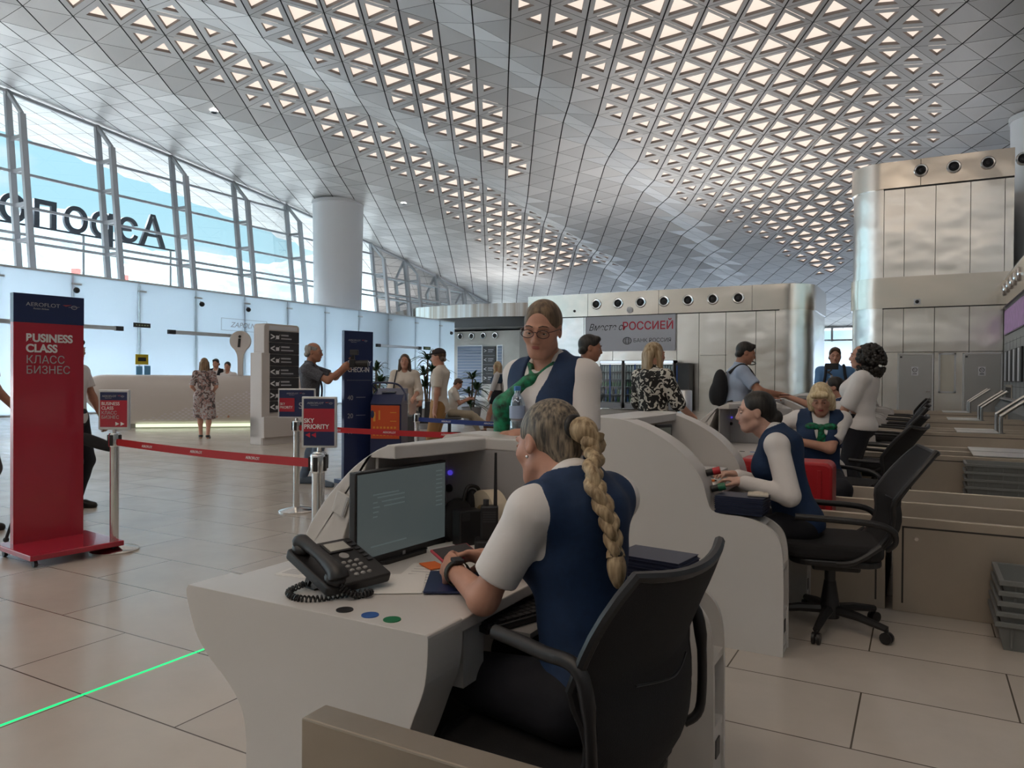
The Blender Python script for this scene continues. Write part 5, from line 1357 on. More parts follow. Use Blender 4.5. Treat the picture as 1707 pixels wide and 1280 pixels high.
    def face_parts(s, lipc=None, brow=None, bodyo=None):
        k = s.k; R = Matrix(s.HR.tolist())
        w = MB()
        for sg in (-1, 1): w.ball(s.H2W((sg * 0.031, 0.0745, 0.003)), 0.0118 * k, 14, 10)
        e = w.build('eyes', eye_w, s.root, smooth=True)
        i = MB()
        for sg in (-1, 1): i.ball(s.H2W((sg * 0.031, 0.0815, -0.0005)), (0.0058 * k,) * 3, 10, 8)
        i.build('irises', eye_d, e, smooth=True)
        lid = MB()
        for sg in (-1, 1): lid.tube([s.H2W((sg * (0.031 + dx), 0.0835 - abs(dx) * 0.35, 0.0058 - dx * dx * 22)) for dx in (-0.014, -0.007, 0, 0.007, 0.014)], [0.004 * k, 0.006 * k, 0.0068 * k, 0.006 * k, 0.004 * k], 8)
        lid.build('eyelids', s.skin, s.root, smooth=True)
        b = MB()
        for sg in (-1, 1): b.tube([s.H2W((sg * x, y, z)) for x, y, z in ((0.012, 0.096, 0.0255), (0.028, 0.0945, 0.031), (0.044, 0.084, 0.028), (0.050, 0.078, 0.024))], [0.0020 * k, 0.0025 * k, 0.0020 * k, 0.0010 * k], 8)
        b.build('eyebrows', brow or hair_brown, s.root, smooth=True)
        l_ = MB()
        l_.tube([s.H2W((x, y, z)) for x, y, z in ((-0.025, 0.0805, -0.059), (-0.010, 0.0915, -0.0555), (0, 0.0922, -0.0565), (0.010, 0.0915, -0.0555), (0.025, 0.0805, -0.059))], [0.0015 * k, 0.0033 * k, 0.0038 * k, 0.0038 * k, 0.0015 * k], 8)
        l_.tube([s.H2W((x, y, z)) for x, y, z in ((-0.024, 0.0805, -0.0602), (-0.010, 0.0905, -0.0625), (0, 0.0915, -0.0632), (0.010, 0.0905, -0.0625), (0.024, 0.0805, -0.0602))], [0.0015 * k, 0.0038 * k, 0.0042 * k, 0.0038 * k, 0.0015 * k], 8)
        l_.build('lips', lipc or lip_m, s.root, smooth=True)
    def body(s, shoes=True, hands=True):
        f = Field(s.res)
        s.torso(f); [s.arm(f, q, fore=1.0) for q in 'lr']; [s.leg(f, q, shin=1.0) for q in 'lr']; [s.foot(f, q) for q in 'lr']
        s.head_field(f); [s.hand(f, q) for q in 'lr']
        b = f.mesh('body', s.skin, s.root); s.bodyo = b
        return b
    def hair(s, style, m, res=None, name='hair'):
        k = s.k; R = s.HR; f = Field(res or max(0.005, s.res * 0.8))
        E = lambda c, r, kk=0.015, op='u': f.ell(s.H2W(c), np.array(r) * k, kk, op, R)
        C = lambda a, b, r0, r1=None, kk=0.015, op='u': f.cap(s.H2W(a), s.H2W(b), r0 * k, (r0 if r1 is None else r1) * k, kk, op)
        if style == 'cap': return f
        E((0, -0.018, 0.036), (0.079, 0.098, 0.090))
        if style in ('short', 'balding'):
            C((-0.05, -0.07, -0.03), (0.05, -0.07, -0.03), 0.035)
            if style == 'short': C((-0.04, 0.055, 0.085), (0.04, 0.055, 0.085), 0.026, kk=0.03)
        if style in ('bun', 'ponytail', 'low_bun'):
            C((0, -0.075, -0.025), (0, -0.055, -0.06), 0.045, 0.035, 0.03)
        if style == 'low_bun': E((0, -0.118, -0.030), (0.038, 0.032, 0.040), 0.008)
        if style == 'bun': E((0, -0.115, 0.045), (0.042, 0.036, 0.042), 0.008)
        if style == 'bob':
            E((0, -0.02, -0.02), (0.092, 0.100, 0.100), 0.03)
            for sg in (-1, 1): C((sg * 0.078, 0.01, 0.01), (sg * 0.078, 0.015, -0.075), 0.026, 0.024, 0.03)
            C((0, -0.075, -0.03), (0, -0.06, -0.075), 0.055, 0.04, 0.03)
            C((-0.05, 0.075, 0.062), (0.05, 0.075, 0.062), 0.022, kk=0.02)
        if style == 'long':
            for sg in (-1, 1): C((sg * 0.068, 0.01, 0.0), (sg * 0.082, 0.01, -0.22), 0.026, 0.030, 0.03)
            for sg in (-1, 0, 1): C((sg * 0.04, -0.085, 0.0), (sg * 0.05, -0.085, -0.26), 0.035, 0.03, 0.03)
        # carve the face
        if style == 'bob':
            E((0, 0.125, -0.045), (0.060, 0.085, 0.088), 0.008, 's')
        elif style == 'curly': pass
        else:
            E((0, 0.108, -0.014), (0.066, 0.078, 0.108 if style != 'balding' else 0.15), 0.014, 's')
            for sg in (-1, 1):
                E((sg * 0.085, 0.005, -0.028), (0.035, 0.035, 0.045), 0.010, 's')
        if style == 'balding': E((0, 0.01, 0.13), (0.085, 0.12, 0.09), 0.01, 's')
        if style in ('long',):
            for sg in (-1, 1): C((sg * 0.078, 0.0, 0.02), (sg * 0.088, 0.015, -0.22), 0.022, 0.026, 0.02)
        return f.mesh(name, m, s.root, 1)
    def garment(s, name, m, parts, g=0.012, res=None, neck=None, cuts=(), hollow=None, k=0.015):
        """parts: 'torso', ('arm',side,upto,fore), ('leg',side,upto,shin), ('cap',a,b,r0,r1)"""
        f = Field(res or s.res)
        for p in parts:
            if p == 'torso': s.torso(f, g)
            elif p[0] == 'arm': s.arm(f, p[1], g, p[2], k, p[3])
            elif p[0] == 'leg': s.leg(f, p[1], g, p[2], 0.03, p[3])
            elif p[0] == 'cap': f.cap(p[1], p[2], p[3], p[4], 0.03)
            elif p[0] == 'ell': f.ell(p[1], p[2], 0.03, R=s.T)
            elif p[0] == 'sub': f.ell(p[1], p[2], 0.008, 's', s.T if len(p) < 4 else p[3])
            elif p[0] == 'subc': f.cap(p[1], p[2], p[3], p[4], 0.008, 's')
        for p in parts:
            if p[0] == 'arm' and not (p[3] > 0.9):
                sh = s.shl if p[1] == 'l' else s.shr; e_ = s.el[p[1]]; w_ = s.wr[p[1]]
                a_, b_, t_ = (e_, w_, p[3]) if p[3] > 0 else (sh, e_, p[2])
                d_ = b_ - a_; d_ = d_ / np.linalg.norm(d_); hem = a_ + (b_ - a_) * t_
                x_ = np.cross(d_, (0.3, 0.2, 1.0)); x_ = x_ / np.linalg.norm(x_)
                f.box(hem + d_ * 0.062, (0.085, 0.06, 0.085), 0.004, 0.004, 's', np.stack([x_, d_, np.cross(x_, d_)], 1))
        for (p, n_) in cuts: f.cut(p, n_)
        return f.mesh(name, m, s.root)
    def up(s, x, y, z): return s.pel + s.T @ (v3(x, y, z) * s.k)
    def shirt(s, m, sleeve=0.62, fore=0.0, g=0.012, hem=-0.06, name='shirt', vneck=0.035):
        n_ = s.T @ v3(0, 0, 1)
        parts = ['torso', ('arm', 'l', sleeve, fore), ('arm', 'r', sleeve, fore)]
        nk = s.up(0, 0.05, 0.545)
        parts.append(('sub', nk, (0.050 * s.k, 0.065 * s.k, 0.055 * s.k)))
        return s.garment(name, m, parts, g, cuts=[(s.up(0, 0, hem), -n_)])
    def collar(s, m, g=0.0):
        T = s.T; c = s.neck + T @ (v3(0, 0.002, 0.0) * s.k); r = 0.062 * s.k * s.fat ** .4; mb = MB(); n_ = 30; vs = []; fs = []
        for row, (rr, dz) in enumerate(((r * 1.0, 0.035), (r * 1.05, 0.042), (r * 1.22, 0.0), (r * 1.35, -0.025))):
            for i in range(n_ + 1):
                a = rad(110 + 320 * i / n_) ; fr = abs(i / n_ - 0.5) * 2
                d = -0.045 * fr ** 3; vs.append(c + T @ (v3(rr * math.cos(a), rr * math.sin(a), (dz + d * (1.2 if row > 1 else 0.8)) * s.k)))
        for row in range(3):
            for i in range(n_): q = row * (n_ + 1) + i; fs.append((q, q + 1, q + n_ + 2, q + n_ + 1))
        mb.add(vs, fs); o = mb.build('collar', m, s.root, smooth=True)
        so = o.modifiers.new('solid', 'SOLIDIFY'); so.thickness = 0.003; return o
    def vest(s, m, g=0.022, hem=-0.10, vdepth=0.30, name='vest'):
        q = s.k
        parts = ['torso']
        for sg, sh in ((-1, s.shl), (1, s.shr)):
            parts.append(('subc', sh + s.T @ (v3(sg * 0.045, 0, 0.06) * q), sh + s.T @ (v3(sg * 0.035, 0.0, -0.10) * q), 0.062 * q, 0.055 * q))
        parts.append(('subc', s.up(0, 0.06, 0.56), s.up(0, 0.20, 0.56 - vdepth), 0.075 * q, 0.025 * q))
        parts.append(('sub', s.up(0, 0.0, 0.575), (0.072 * q, 0.075 * q, 0.055 * q)))
        n_ = s.T @ v3(0, 0, 1)
        return s.garment(name, m, parts, g, cuts=[(s.up(0, 0, hem), -n_)])
    def trousers(s, m, g=0.014, shin=0.97, name='trousers'):
        f = Field(s.res); q = s.k * s.fat; T = s.T
        f.ell(s.pel, (0.155 * q + g, 0.115 * q + g, 0.13 * s.k + g), 0.04, R=T)
        f.ell(s.up(0, 0, 0.09), (0.118 * q + g, 0.09 * q + g, 0.10 * s.k), 0.04, R=T)
        for sd in 'lr':
            s.leg(f, sd, g, 1.0, 0.03, shin)
        f.cut(s.up(0, 0, 0.12), T @ v3(0, 0, 1))
        return f.mesh(name, m, s.root)
    def skirt(s, m, length=0.55, flare=1.25, g=0.018, name='skirt'):
        f = Field(s.res); q = s.k * s.fat; T = s.T
        f.ell(s.pel, (0.155 * q + g, 0.115 * q + g, 0.13 * s.k + g), 0.04, R=T); f.ell(s.up(0, 0, 0.09), (0.125 * q + g, 0.095 * q + g, 0.10 * s.k), 0.04, R=T)
        for sd in 'lr':
            h, n_ = s.hp[sd], s.kn[sd]; d = n_ - h
            f.cap(h, h + d * length / 0.43, 0.098 * q + g, 0.085 * q * flare + g, 0.09)
        f.cut(s.up(0, 0, 0.12), T @ v3(0, 0, 1))
        a = (s.kn['l'] + s.kn['r']) / 2; h = (s.hp['l'] + s.hp['r']) / 2; d = a - h; d = d / np.linalg.norm(d); f.cut(h + d * length * s.k, d)
        return f.mesh(name, m, s.root)
    def shoes(s, m, g=0.008, heel=0.0):
        for sd in 'lr':
            f = Field(min(s.res, 0.008)); s.foot(f, sd, g, heel); a = s.an[sd]
            f.cut(v3(a[0], a[1], a[2] + 0.0), v3(0, 0, 1))
            f.mesh('shoe', m, s.root)
# ================================================================ PEOPLE
def wl(loc, rz, p):
    d = Matrix.Rotation(-rz, 3, 'Z') @ (Vector(p) - Vector(loc)); return v3(*d)
shoe_bk = mat('black_leather', (0.012, 0.012, 0.012), 0.35)
# ---- 1. clerk with the braid
L_, A_ = (-0.735, 1.765, 0), rad(72)
W_ = lambda *p: wl(L_, A_, p)
p = Person('seated clerk with a long braid in a blue vest, seen from behind', L_, A_, 1.68, 'f', seat=0.475, lean=rad(9), head=(rad(-4), rad(-12), rad(6)), hrel=(0.02, 0.085, 0.635), elbows={'l': W_(-0.962, 1.60, 0.79)},
           hands={'l': W_(-1.145, 1.745, 0.805), 'r': W_(-1.11, 1.90, 0.81)}, poles={'l': (-0.7, -0.3, -0.6), 'r': (0.7, -0.5, -0.5)}, palms={'l': (0.75, 0.1, -0.3), 'r': (-0.7, 0.3, -0.4)}, res=0.006, curl=0.75, fat=0.94,
           feet={'l': (-0.12, 0.36, 0.09), 'r': (0.12, 0.36, 0.09)})
p.body()
p.shirt(white_cl, 0.74, 0.0, 0.015, hem=-0.02, name='shirt')
p.vest(vest_bl, 0.024, hem=-0.03)
p.trousers(navy_cl, 0.014)
p.collar(white_cl)
p.shoes(shoe_bk)
streak = hairmat('streaked_grey_blonde_hair', (0.035, 0.03, 0.026), (0.30, 0.24, 0.17), 110)
hf = p.hair('ponytail', streak, 0.005)
tie = p.H2W((0.0, -0.112, 0.030))
pts_w = [W_(-0.70, 1.685, 1.10), W_(-0.655, 1.665, 1.02), W_(-0.635, 1.665, 0.94), W_(-0.625, 1.66, 0.85)]
path = catmull([tuple(tie), tuple(tie + v3(0.0, -0.055, -0.015)), tuple(tie + v3(0.005, -0.065, -0.06))] + [tuple(q) for q in pts_w], 10)
goldhair = hairmat('golden_braid_hair', (0.20, 0.13, 0.065), (0.58, 0.44, 0.27), 90)
br = MB(); n_ = len(path)
hd_ = MB(); hd_.tube(path[:16], [0.022 + 0.014 * math.sin(min(1, i / 11) * PI) for i in range(16)], 14)
hd_.build('ponytail', goldhair, hf, smooth=True)
for st in range(3):
    sp = []; rr = []
    i0 = 12; i1 = n_ - 9
    for i in range(i0, i1 + 1):
        t = (path[min(i + 1, n_ - 1)] - path[i - 1]).normalized(); x = t.cross(Vector((0, 1, 0))).normalized(); y = x.cross(t); ph = (i - i0) * 0.42 + st * 2 * PI / 3
        am = 0.018 * (1 - 0.35 * (i - i0) / (i1 - i0))
        sp.append(path[i] + x * (am * math.sin(ph)) + y * (0.55 * am * math.sin(2 * ph))); rr.append(0.0185 * (1 - 0.30 * (i - i0) / (i1 - i0)))
    br.tube(sp, rr, 10)
br.build('braid', goldhair, hf, smooth=True)
MB().tube(path[-10:], [0.014, 0.020, 0.023, 0.024, 0.023, 0.021, 0.018, 0.014, 0.010, 0.004], 12).build('braid_end', goldhair, hf, smooth=True)
c_ = p.H2W((0.0, -0.113, 0.030)); dd = Vector(tuple(p.HR @ v3(0, -1, 0)))
MB().tube([Vector(tuple(c_)) + (dd.orthogonal().normalized() * math.cos(a) + dd.cross(dd.orthogonal().normalized()) * math.sin(a)) * 0.026 for a in [2 * PI * q / 18 for q in range(18)]], 0.010, 10, closed=True).build('hair_tie', black, hf, smooth=True)
q_ = path[-10]; MB().ball(q_, (0.019, 0.019, 0.012), 12, 8).build('braid_tie', black, hf, smooth=True)
p.face_parts()
MB().ball(p.H2W((-0.082, -0.006, -0.040)), 0.005, 10, 8).build('earring', chrome, p.root, smooth=True)
# watch
w = Vector(tuple(p.wr['l'])); e = Vector(tuple(p.el['l'])); d_ = (w - e).normalized(); c_ = w - d_ * 0.025; x_ = d_.orthogonal().normalized(); y_ = d_.cross(x_)
wm = MB()
ring = [[c_ + d_ * o + (x_ * math.cos(a) + y_ * math.sin(a)) * r for a in [2 * PI * k / 24 for k in range(24)]] for o, r in ((-0.010, 0.0335), (-0.010, 0.0365), (0.010, 0.0355), (0.010, 0.0325))]
vs = sum(ring, []); fs = [(i * 24 + k, i * 24 + (k + 1) % 24, ((i + 1) % 4) * 24 + (k + 1) % 24, ((i + 1) % 4) * 24 + k) for i in range(4) for k in range(24)]
wm.add(vs, fs); t_ = thing('wristwatch', 'dark smart watch on the left wrist of the braided clerk', 'watch', L_, A_)
wm.build('strap', mat('olive_strap', (0.03, 0.035, 0.028), 0.6), t_, smooth=True)
up_ = Vector((0, 0, 1)); up_ = (up_ - d_ * up_.dot(d_)).normalized(); sd_ = d_.cross(up_)
M_ = Matrix((( *sd_, 0), (*d_, 0), (*up_, 0), (0, 0, 0, 1))).transposed(); M_.translation = c_ + up_ * 0.036
MB().box(-0.015, -0.019, -0.005, 0.015, 0.019, 0.006, M_).build('case', black, t_, bevel=0.003)
# red passport / phone she holds
mid = (Vector(tuple(p.wr['l'])) + Vector(tuple(p.wr['r']))) / 2; fwd = (Vector(tuple(p.wr['l'])) - Vector(tuple(p.el['l']))).normalized()
t_ = thing('mobile_phone', 'red-cased mobile phone held in the hands of the braided clerk', 'phone', L_, A_)
M_ = Matrix.Translation(mid + Vector((0.0, 0.088, 0.018))) @ Matrix.Rotation(rad(20), 4, 'X')
MB().box(-0.070, -0.034, -0.004, 0.070, 0.034, 0.004, M_).build('case', mat('phone_red', (0.42, 0.03, 0.05), 0.4), t_, bevel=0.003)
MB().box(-0.064, -0.030, 0.004, 0.064, 0.030, 0.005, M_).build('screen', black, t_)

# ---- 2. standing clerk with glasses
L_, A_ = (-1.34, 2.80, 0), rad(172)
W_ = lambda *p: wl(L_, A_, p)
p = Person('standing clerk with glasses, hair pulled back, blue vest and green scarf behind the counter', L_, A_, 1.655, 'f', lean=rad(6), head=(rad(18), rad(-13), rad(-4)), hrel=(-0.01, 0.045, 0.665),
           hands={'l': W_(-1.36, 2.56, 1.12), 'r': (0.19, 0.02, 0.82)}, poles={'l': (-1.0, -0.5, -0.7), 'r': (0.3, -1, -0.1)}, res=0.0055, curl=0.5, fat=1.12)
p.body()
p.shirt(white_cl, 0.80, 0, 0.016, hem=-0.05); p.vest(vest_bl, 0.027, hem=-0.12, vdepth=0.34); p.trousers(navy_cl); p.collar(white_cl); p.shoes(shoe_bk)
p.hair('low_bun', hair_lbrown, 0.005); p.face_parts()
gl_ = MB()
for sg in (-1, 1):
    rim = [p.H2W((sg * 0.033 + 0.0235 * math.cos(a) * (1 + 0.12 * (abs(math.cos(a)) > .6)), 0.104 - 0.15 * abs(0.033 + 0.0235 * math.cos(a) * 1 if True else 0) * 0.12, -0.001 + 0.0165 * math.sin(a))) for a in [2 * PI * q / 24 for q in range(24)]]
    gl_.tube(rim, 0.0017, 6, closed=True)
    gl_.tube([p.H2W((sg * 0.056, 0.100, 0.008)), p.H2W((sg * 0.072, 0.075, 0.010)), p.H2W((sg * 0.079, 0.0, 0.008)), p.H2W((sg * 0.076, -0.02, -0.012))], 0.0017, 6)
gl_.tube([p.H2W((-0.0105, 0.104, 0.004)), p.H2W((0, 0.107, 0.007)), p.H2W((0.0105, 0.104, 0.004))], 0.0018, 6)
t_ = thing('eyeglasses', 'dark oval-rimmed eyeglasses on the standing clerk', 'glasses', L_, A_)
gl_.build('frame', mat('dark_red_frame', (0.05, 0.012, 0.014), 0.3), t_, smooth=True)
for sg in (-1, 1):
    ls = MB(); ls.add([p.H2W((sg * 0.033 + 0.0225 * math.cos(a), 0.1035, -0.001 + 0.0155 * math.sin(a))) for a in [2 * PI * q / 20 for q in range(20)]], [tuple(range(20))]); ls.build('lens', glass, t_)
# scarf: knotted strip hanging from the collar on her right
f = Field(0.006)
a = p.up(0.045, 0.11, 0.45); b = p.up(0.125, 0.145, 0.35); f.cap(a, b, 0.024, 0.055, 0.02); f.cap(b, p.up(0.145, 0.14, 0.22), 0.052, 0.048, 0.02); f.cap(p.up(0.14, 0.14, 0.22), p.up(0.12, 0.14, 0.08), 0.040, 0.024, 0.02)
f.ell(p.up(0.03, 0.11, 0.455), (0.03, 0.022, 0.026), 0.01); f.cap(p.up(-0.06, 0.045, 0.52), p.up(0.01, 0.10, 0.46), 0.014, 0.014); f.cap(p.up(0.06, 0.045, 0.52), p.up(0.01, 0.10, 0.46), 0.014, 0.014)
f.mesh('scarf', green_cl, p.root)
MB().box(-0.035, -0.003, -0.02, 0.035, 0.003, 0.02, Matrix.Translation(tuple(p.up(-0.085, 0.142, 0.33)))).build('name_badge', white_pt, p.root)

# ---- 3. dark-haired clerk with the bun
L_, A_ = (-0.585, 4.36, 0), rad(100)
W_ = lambda *p: wl(L_, A_, p)
p = Person('dark-haired clerk with a low bun in profile, blue vest and long white sleeves', L_, A_, 1.66, 'f', seat=0.47, lean=rad(17), head=(rad(4), rad(-2), 0), hrel=(0.0, 0.045, 0.665), res=0.0065, skin_m=skin3,
           hands={'l': W_(-0.83, 4.10, 0.79), 'r': W_(-0.92, 4.36, 0.79)}, poles={'l': (-0.3, -0.9, -0.5), 'r': (0.5, -0.7, -0.6)}, curl=0.6,
           feet={'l': (-0.13, 0.30, 0.09), 'r': (0.13, 0.30, 0.09)})
p.body(); p.shirt(white_cl, 1.0, 0.96, 0.015, hem=-0.02); p.vest(vest_bl, 0.025, hem=-0.06); p.trousers(navy_cl); p.collar(white_cl); p.shoes(shoe_bk)
p.hair('low_bun', hair_black, 0.0055); p.face_parts(brow=hair_black)

# ---- 4. blonde clerk
L_, A_ = (-0.72, 6.52, 0), rad(190)
W_ = lambda *p: wl(L_, A_, p)
p = Person('blonde clerk with a short bob looking down behind the red suitcase', L_, A_, 1.74, 'f', seat=0.47, lean=rad(8), head=(rad(-8), rad(-24), rad(4)), hrel=(0.0, 0.065, 0.645), res=0.0075,
           hands={'l': W_(-0.86, 6.27, 0.86), 'r': W_(-0.99, 6.28, 0.87)}, poles={'l': (-0.9, 0.1, -0.4), 'r': (0.8, 0, -0.5)}, palms={'l': (0.3, -0.2, -1)}, curl=0.6, fat=1.05)
p.body(); p.shirt(white_cl, 0.72, 0, 0.016, hem=-0.03); p.vest(vest_bl, 0.027, hem=-0.10, vdepth=0.28); p.trousers(navy_cl); p.collar(white_cl); p.shoes(shoe_bk)
p.hair('bob', hairmat('pale_blonde_hair', (0.50, 0.36, 0.18), (0.78, 0.66, 0.44)), 0.006); p.face_parts(lipc=mat('red_lips', (0.42, 0.06, 0.07), 0.4))
f = Field(0.006)
f.ell(p.up(0, 0.12, 0.43), (0.026, 0.022, 0.024))
for sg in (-1, 1):
    f.ell(p.up(sg * 0.065, 0.125, 0.435), (0.055, 0.022, 0.030), 0.01); f.cap(p.up(0, 0.125, 0.42), p.up(sg * 0.035, 0.13, 0.28), 0.016, 0.030, 0.01)
f.mesh('bow_scarf', green_cl, p.root)
w = Vector(tuple(p.wr['l'])); e = Vector(tuple(p.el['l'])); d_ = (w - e).normalized(); c_ = w - d_ * 0.03; x_ = d_.orthogonal().normalized(); y_ = d_.cross(x_)
MB().tube([c_ + (x_ * math.cos(a) + y_ * math.sin(a)) * 0.034 for a in [2 * PI * k / 20 for k in range(20)]], 0.006, 8, closed=True).build('bracelet', mat('bracelet_cream', (0.6, 0.5, 0.3), 0.4, 0.6), p.root, smooth=True)

# ---- 5. woman with curly black hair
L_, A_ = (-0.51, 7.80, 0), rad(88)
W_ = lambda *p: wl(L_, A_, p)
p = Person('standing woman with curly black hair in a white blouse, in profile', L_, A_, 1.66, 'f', lean=rad(-3), head=(rad(6), rad(3), 0), res=0.008, fat=1.25,
           hands={'l': W_(-0.72, 7.62, 0.90), 'r': W_(-0.72, 7.98, 0.92)}, poles={'l': (-0.6, -1, -0.1), 'r': (0.6, -1, -0.1)}, curl=0.5)
p.body(); p.shirt(white_cl, 0.95, 0.10, 0.022, hem=-0.03, name='blouse'); p.trousers(navy_cl); p.collar(white_cl); p.shoes(shoe_bk)
hb = MB(); r2 = random.Random(3)
for q in range(520):
    u = r2.random() * 2 * PI; v = r2.uniform(-0.75, 1.0); s_ = math.sqrt(max(0, 1 - v * v))
    x, y, z = 0.145 * s_ * math.cos(u), -0.075 + 0.135 * s_ * math.sin(u), -0.03 + 0.15 * v - (0.04 if v < -0.2 else 0)
    if y > 0.035 and z < 0.075: continue
    if y > 0.01 and abs(x) < 0.07 and z < 0.05: continue
    hb.ball(p.H2W((x, y, z)), r2.uniform(0.013, 0.026), 7, 5)
hb.ball(p.H2W((0, -0.065, 0.0)), (0.115, 0.105, 0.135), 20, 14)
hb.build('curly_hair', hair_black, p.root, smooth=True); p.face_parts(brow=hair_black)

# ---- 6. seated clerk behind, reaching out
L_, A_ = (-0.72, 8.55, 0), rad(96)
W_ = lambda *p: wl(L_, A_, p)
p = Person('dark-haired seated clerk in profile reaching an arm across the counter', L_, A_, 1.66, 'f', seat=0.52, lean=rad(6), res=0.009,
           hands={'l': W_(-1.235, 8.36, 1.165), 'r': W_(-1.0, 8.75, 0.85)}, poles={'l': (-0.5, -0.3, -1)}, curl=0.4)
p.body(); p.shirt(white_cl, 0.7, 0, 0.016); p.vest(vest_bl, 0.027, vdepth=0.28); p.trousers(navy_cl); p.collar(white_cl); p.hair('bun', hair_black); p.face_parts(brow=hair_black)

# ---- 7. man in the pale blue polo
L_, A_ = (-1.80, 8.42, 0), rad(-70)
W_ = lambda *p: wl(L_, A_, p)
p = Person('man in a pale blue polo shirt with a black rucksack handing something over the counter', L_, A_, 1.74, 'm', lean=rad(7), head=(0, rad(-14), 0), res=0.009, skin_m=skin2,
           hands={'r': W_(-1.32, 8.36, 1.185), 'l': W_(-1.52, 8.70, 1.16)}, poles={'r': (0.8, -0.4, -0.5), 'l': (-0.7, -0.4, -0.6)}, curl=0.4, fat=1.22)
polo = mat('pale_blue_polo', (0.36, 0.43, 0.56), 0.8, bump=(14, 0.3))
p.body(); p.shirt(polo, 0.70, 0, 0.017, name='polo_shirt'); p.trousers(navy_cl); p.collar(polo); p.hair('short', hair_black); p.face_parts(brow=hair_black); p.shoes(shoe_bk)
bk_ = Field(0.012); bk_.ell(p.up(0, -0.20, 0.27), (0.14, 0.085, 0.21)); bk_.ell(p.up(0, -0.25, 0.19), (0.10, 0.06, 0.12), 0.03)
t_ = thing('rucksack', 'black rucksack on the back of the man in the pale blue polo', 'rucksack', L_, A_); bk_.mesh('body', blackfab, t_)
for sg in (-1, 1): MB().tube(catmull([tuple(p.up(sg * 0.10, -0.14, 0.44)), tuple(p.up(sg * 0.115, -0.01, 0.545)), tuple(p.up(sg * 0.125, 0.125, 0.42)), tuple(p.up(sg * 0.15, 0.12, 0.25)), tuple(p.up(sg * 0.14, -0.12, 0.12))], 8), 0.017, 8).build('strap', blackfab, t_, smooth=True)
t_ = thing('passport', 'small dark red booklet passed between the man in the pale blue polo and the clerk', 'passport', (-1.275, 8.34, 1.185), rad(20)); MB().box(-0.05, -0.035, 0, 0.05, 0.035, 0.006).build('cover', mat('burgundy_card', (0.12, 0.02, 0.03), 0.5), t_, bevel=0.002)

# ---- 8. man filming with a phone on a stick
L_, A_ = (-1.12, 12.0, 0), rad(188)
W_ = lambda *p: wl(L_, A_, p)
p = Person('young man in a blue polo filming with a phone on a hand grip', L_, A_, 1.80, 'm', head=(0, rad(-6), 0), res=0.010,
           hands={'l': W_(-1.02, 11.80, 1.20), 'r': W_(-1.16, 11.76, 1.24)}, poles={'l': (-0.6, -0.5, -1), 'r': (0.6, -0.5, -1)}, curl=1.2, palms={'l': (1, 0, 0.2), 'r': (-1, 0, 0.2)})
bpolo = mat('blue_polo', (0.10, 0.23, 0.46), 0.8); p.body(); p.shirt(bpolo, 0.66, 0, 0.017, name='polo_shirt'); p.trousers(navy_cl); p.collar(bpolo); p.hair('short', hair_brown); p.face_parts(); p.shoes(shoe_bk)
t_ = thing('rucksack', 'dark rucksack with straps worn by the young man in the blue polo', 'rucksack', L_, A_); bk_ = Field(0.014); bk_.ell(p.up(0, -0.20, 0.28), (0.15, 0.08, 0.20)); bk_.mesh('body', navy_cl, t_)
for sg in (-1, 1): MB().tube(catmull([tuple(p.up(sg * 0.10, -0.14, 0.46)), tuple(p.up(sg * 0.115, -0.01, 0.55)), tuple(p.up(sg * 0.125, 0.13, 0.42)), tuple(p.up(sg * 0.15, 0.12, 0.25)), tuple(p.up(sg * 0.14, -0.12, 0.12))], 8), 0.020, 8).build('strap', navy_cl, t_, smooth=True)
t_ = thing('phone_gimbal', 'black phone on a pale hand grip held by the young man in the blue polo', 'camera', (-1.135, 11.72, 1.20), rad(188))
MB().cyl((0, 0, -0.04), (0, 0, 0.22), 0.017, n=12).build('grip', mat('grip_grey', (0.3, 0.3, 0.31), 0.5), t_, smooth=True); MB().box(-0.09, -0.012, 0.30, 0.09, 0.012, 0.39).build('phone', black, t_, bevel=0.006)
MB().tube([(0, 0, 0.22), (0.04, 0.02, 0.26), (0.0, 0.02, 0.30)], 0.012, 8).build('arm', darkgrey, t_); MB().ball((0.045, 0.02, 0.26), 0.02).build('motor', darkgrey, t_, smooth=True)

# ---- 9. woman in the black and white leaf print
def print_mat(name, c1, c2, sc, thr, c3=None):
    m = bpy.data.materials.new(name); m.use_nodes = True; t = m.node_tree; b = t.nodes['Principled BSDF']
    co = N(t, 'ShaderNodeTexCoord'); n = N(t, 'ShaderNodeTexNoise'); n.inputs['Scale'].default_value = sc; n.inputs['Detail'].default_value = 1.0; n.inputs['Distortion'].default_value = 1.6
    r = N(t, 'ShaderNodeValToRGB'); r.color_ramp.interpolation = 'CONSTANT'; e = r.color_ramp.elements; e[0].color = (*c1, 1); e[1].position = thr; e[1].color = (*c2, 1)
    if c3: q = e.new(thr + 0.10); q.color = (*c3, 1)
    t.links.new(co.outputs['Object'], n.inputs['Vector']); t.links.new(n.outputs['Fac'], r.inputs[0]); t.links.new(r.outputs[0], b.inputs['Base Color']); b.inputs['Roughness'].default_value = 0.8; return m
L_, A_ = (-2.22, 6.80, 0), rad(-22)
W_ = lambda *p: wl(L_, A_, p)
p = Person('woman with long fair hair in a black and white leaf-print top, seen from behind', L_, A_, 1.665, 'f', head=(rad(-20), 0, 0), res=0.009, fat=1.12, hands={'l': (-0.20, 0.28, 1.02), 'r': (0.20, 0.28, 1.02)})
leafp = print_mat('leaf_print', (0.012, 0.012, 0.012), (0.62, 0.60, 0.54), 17, 0.54)
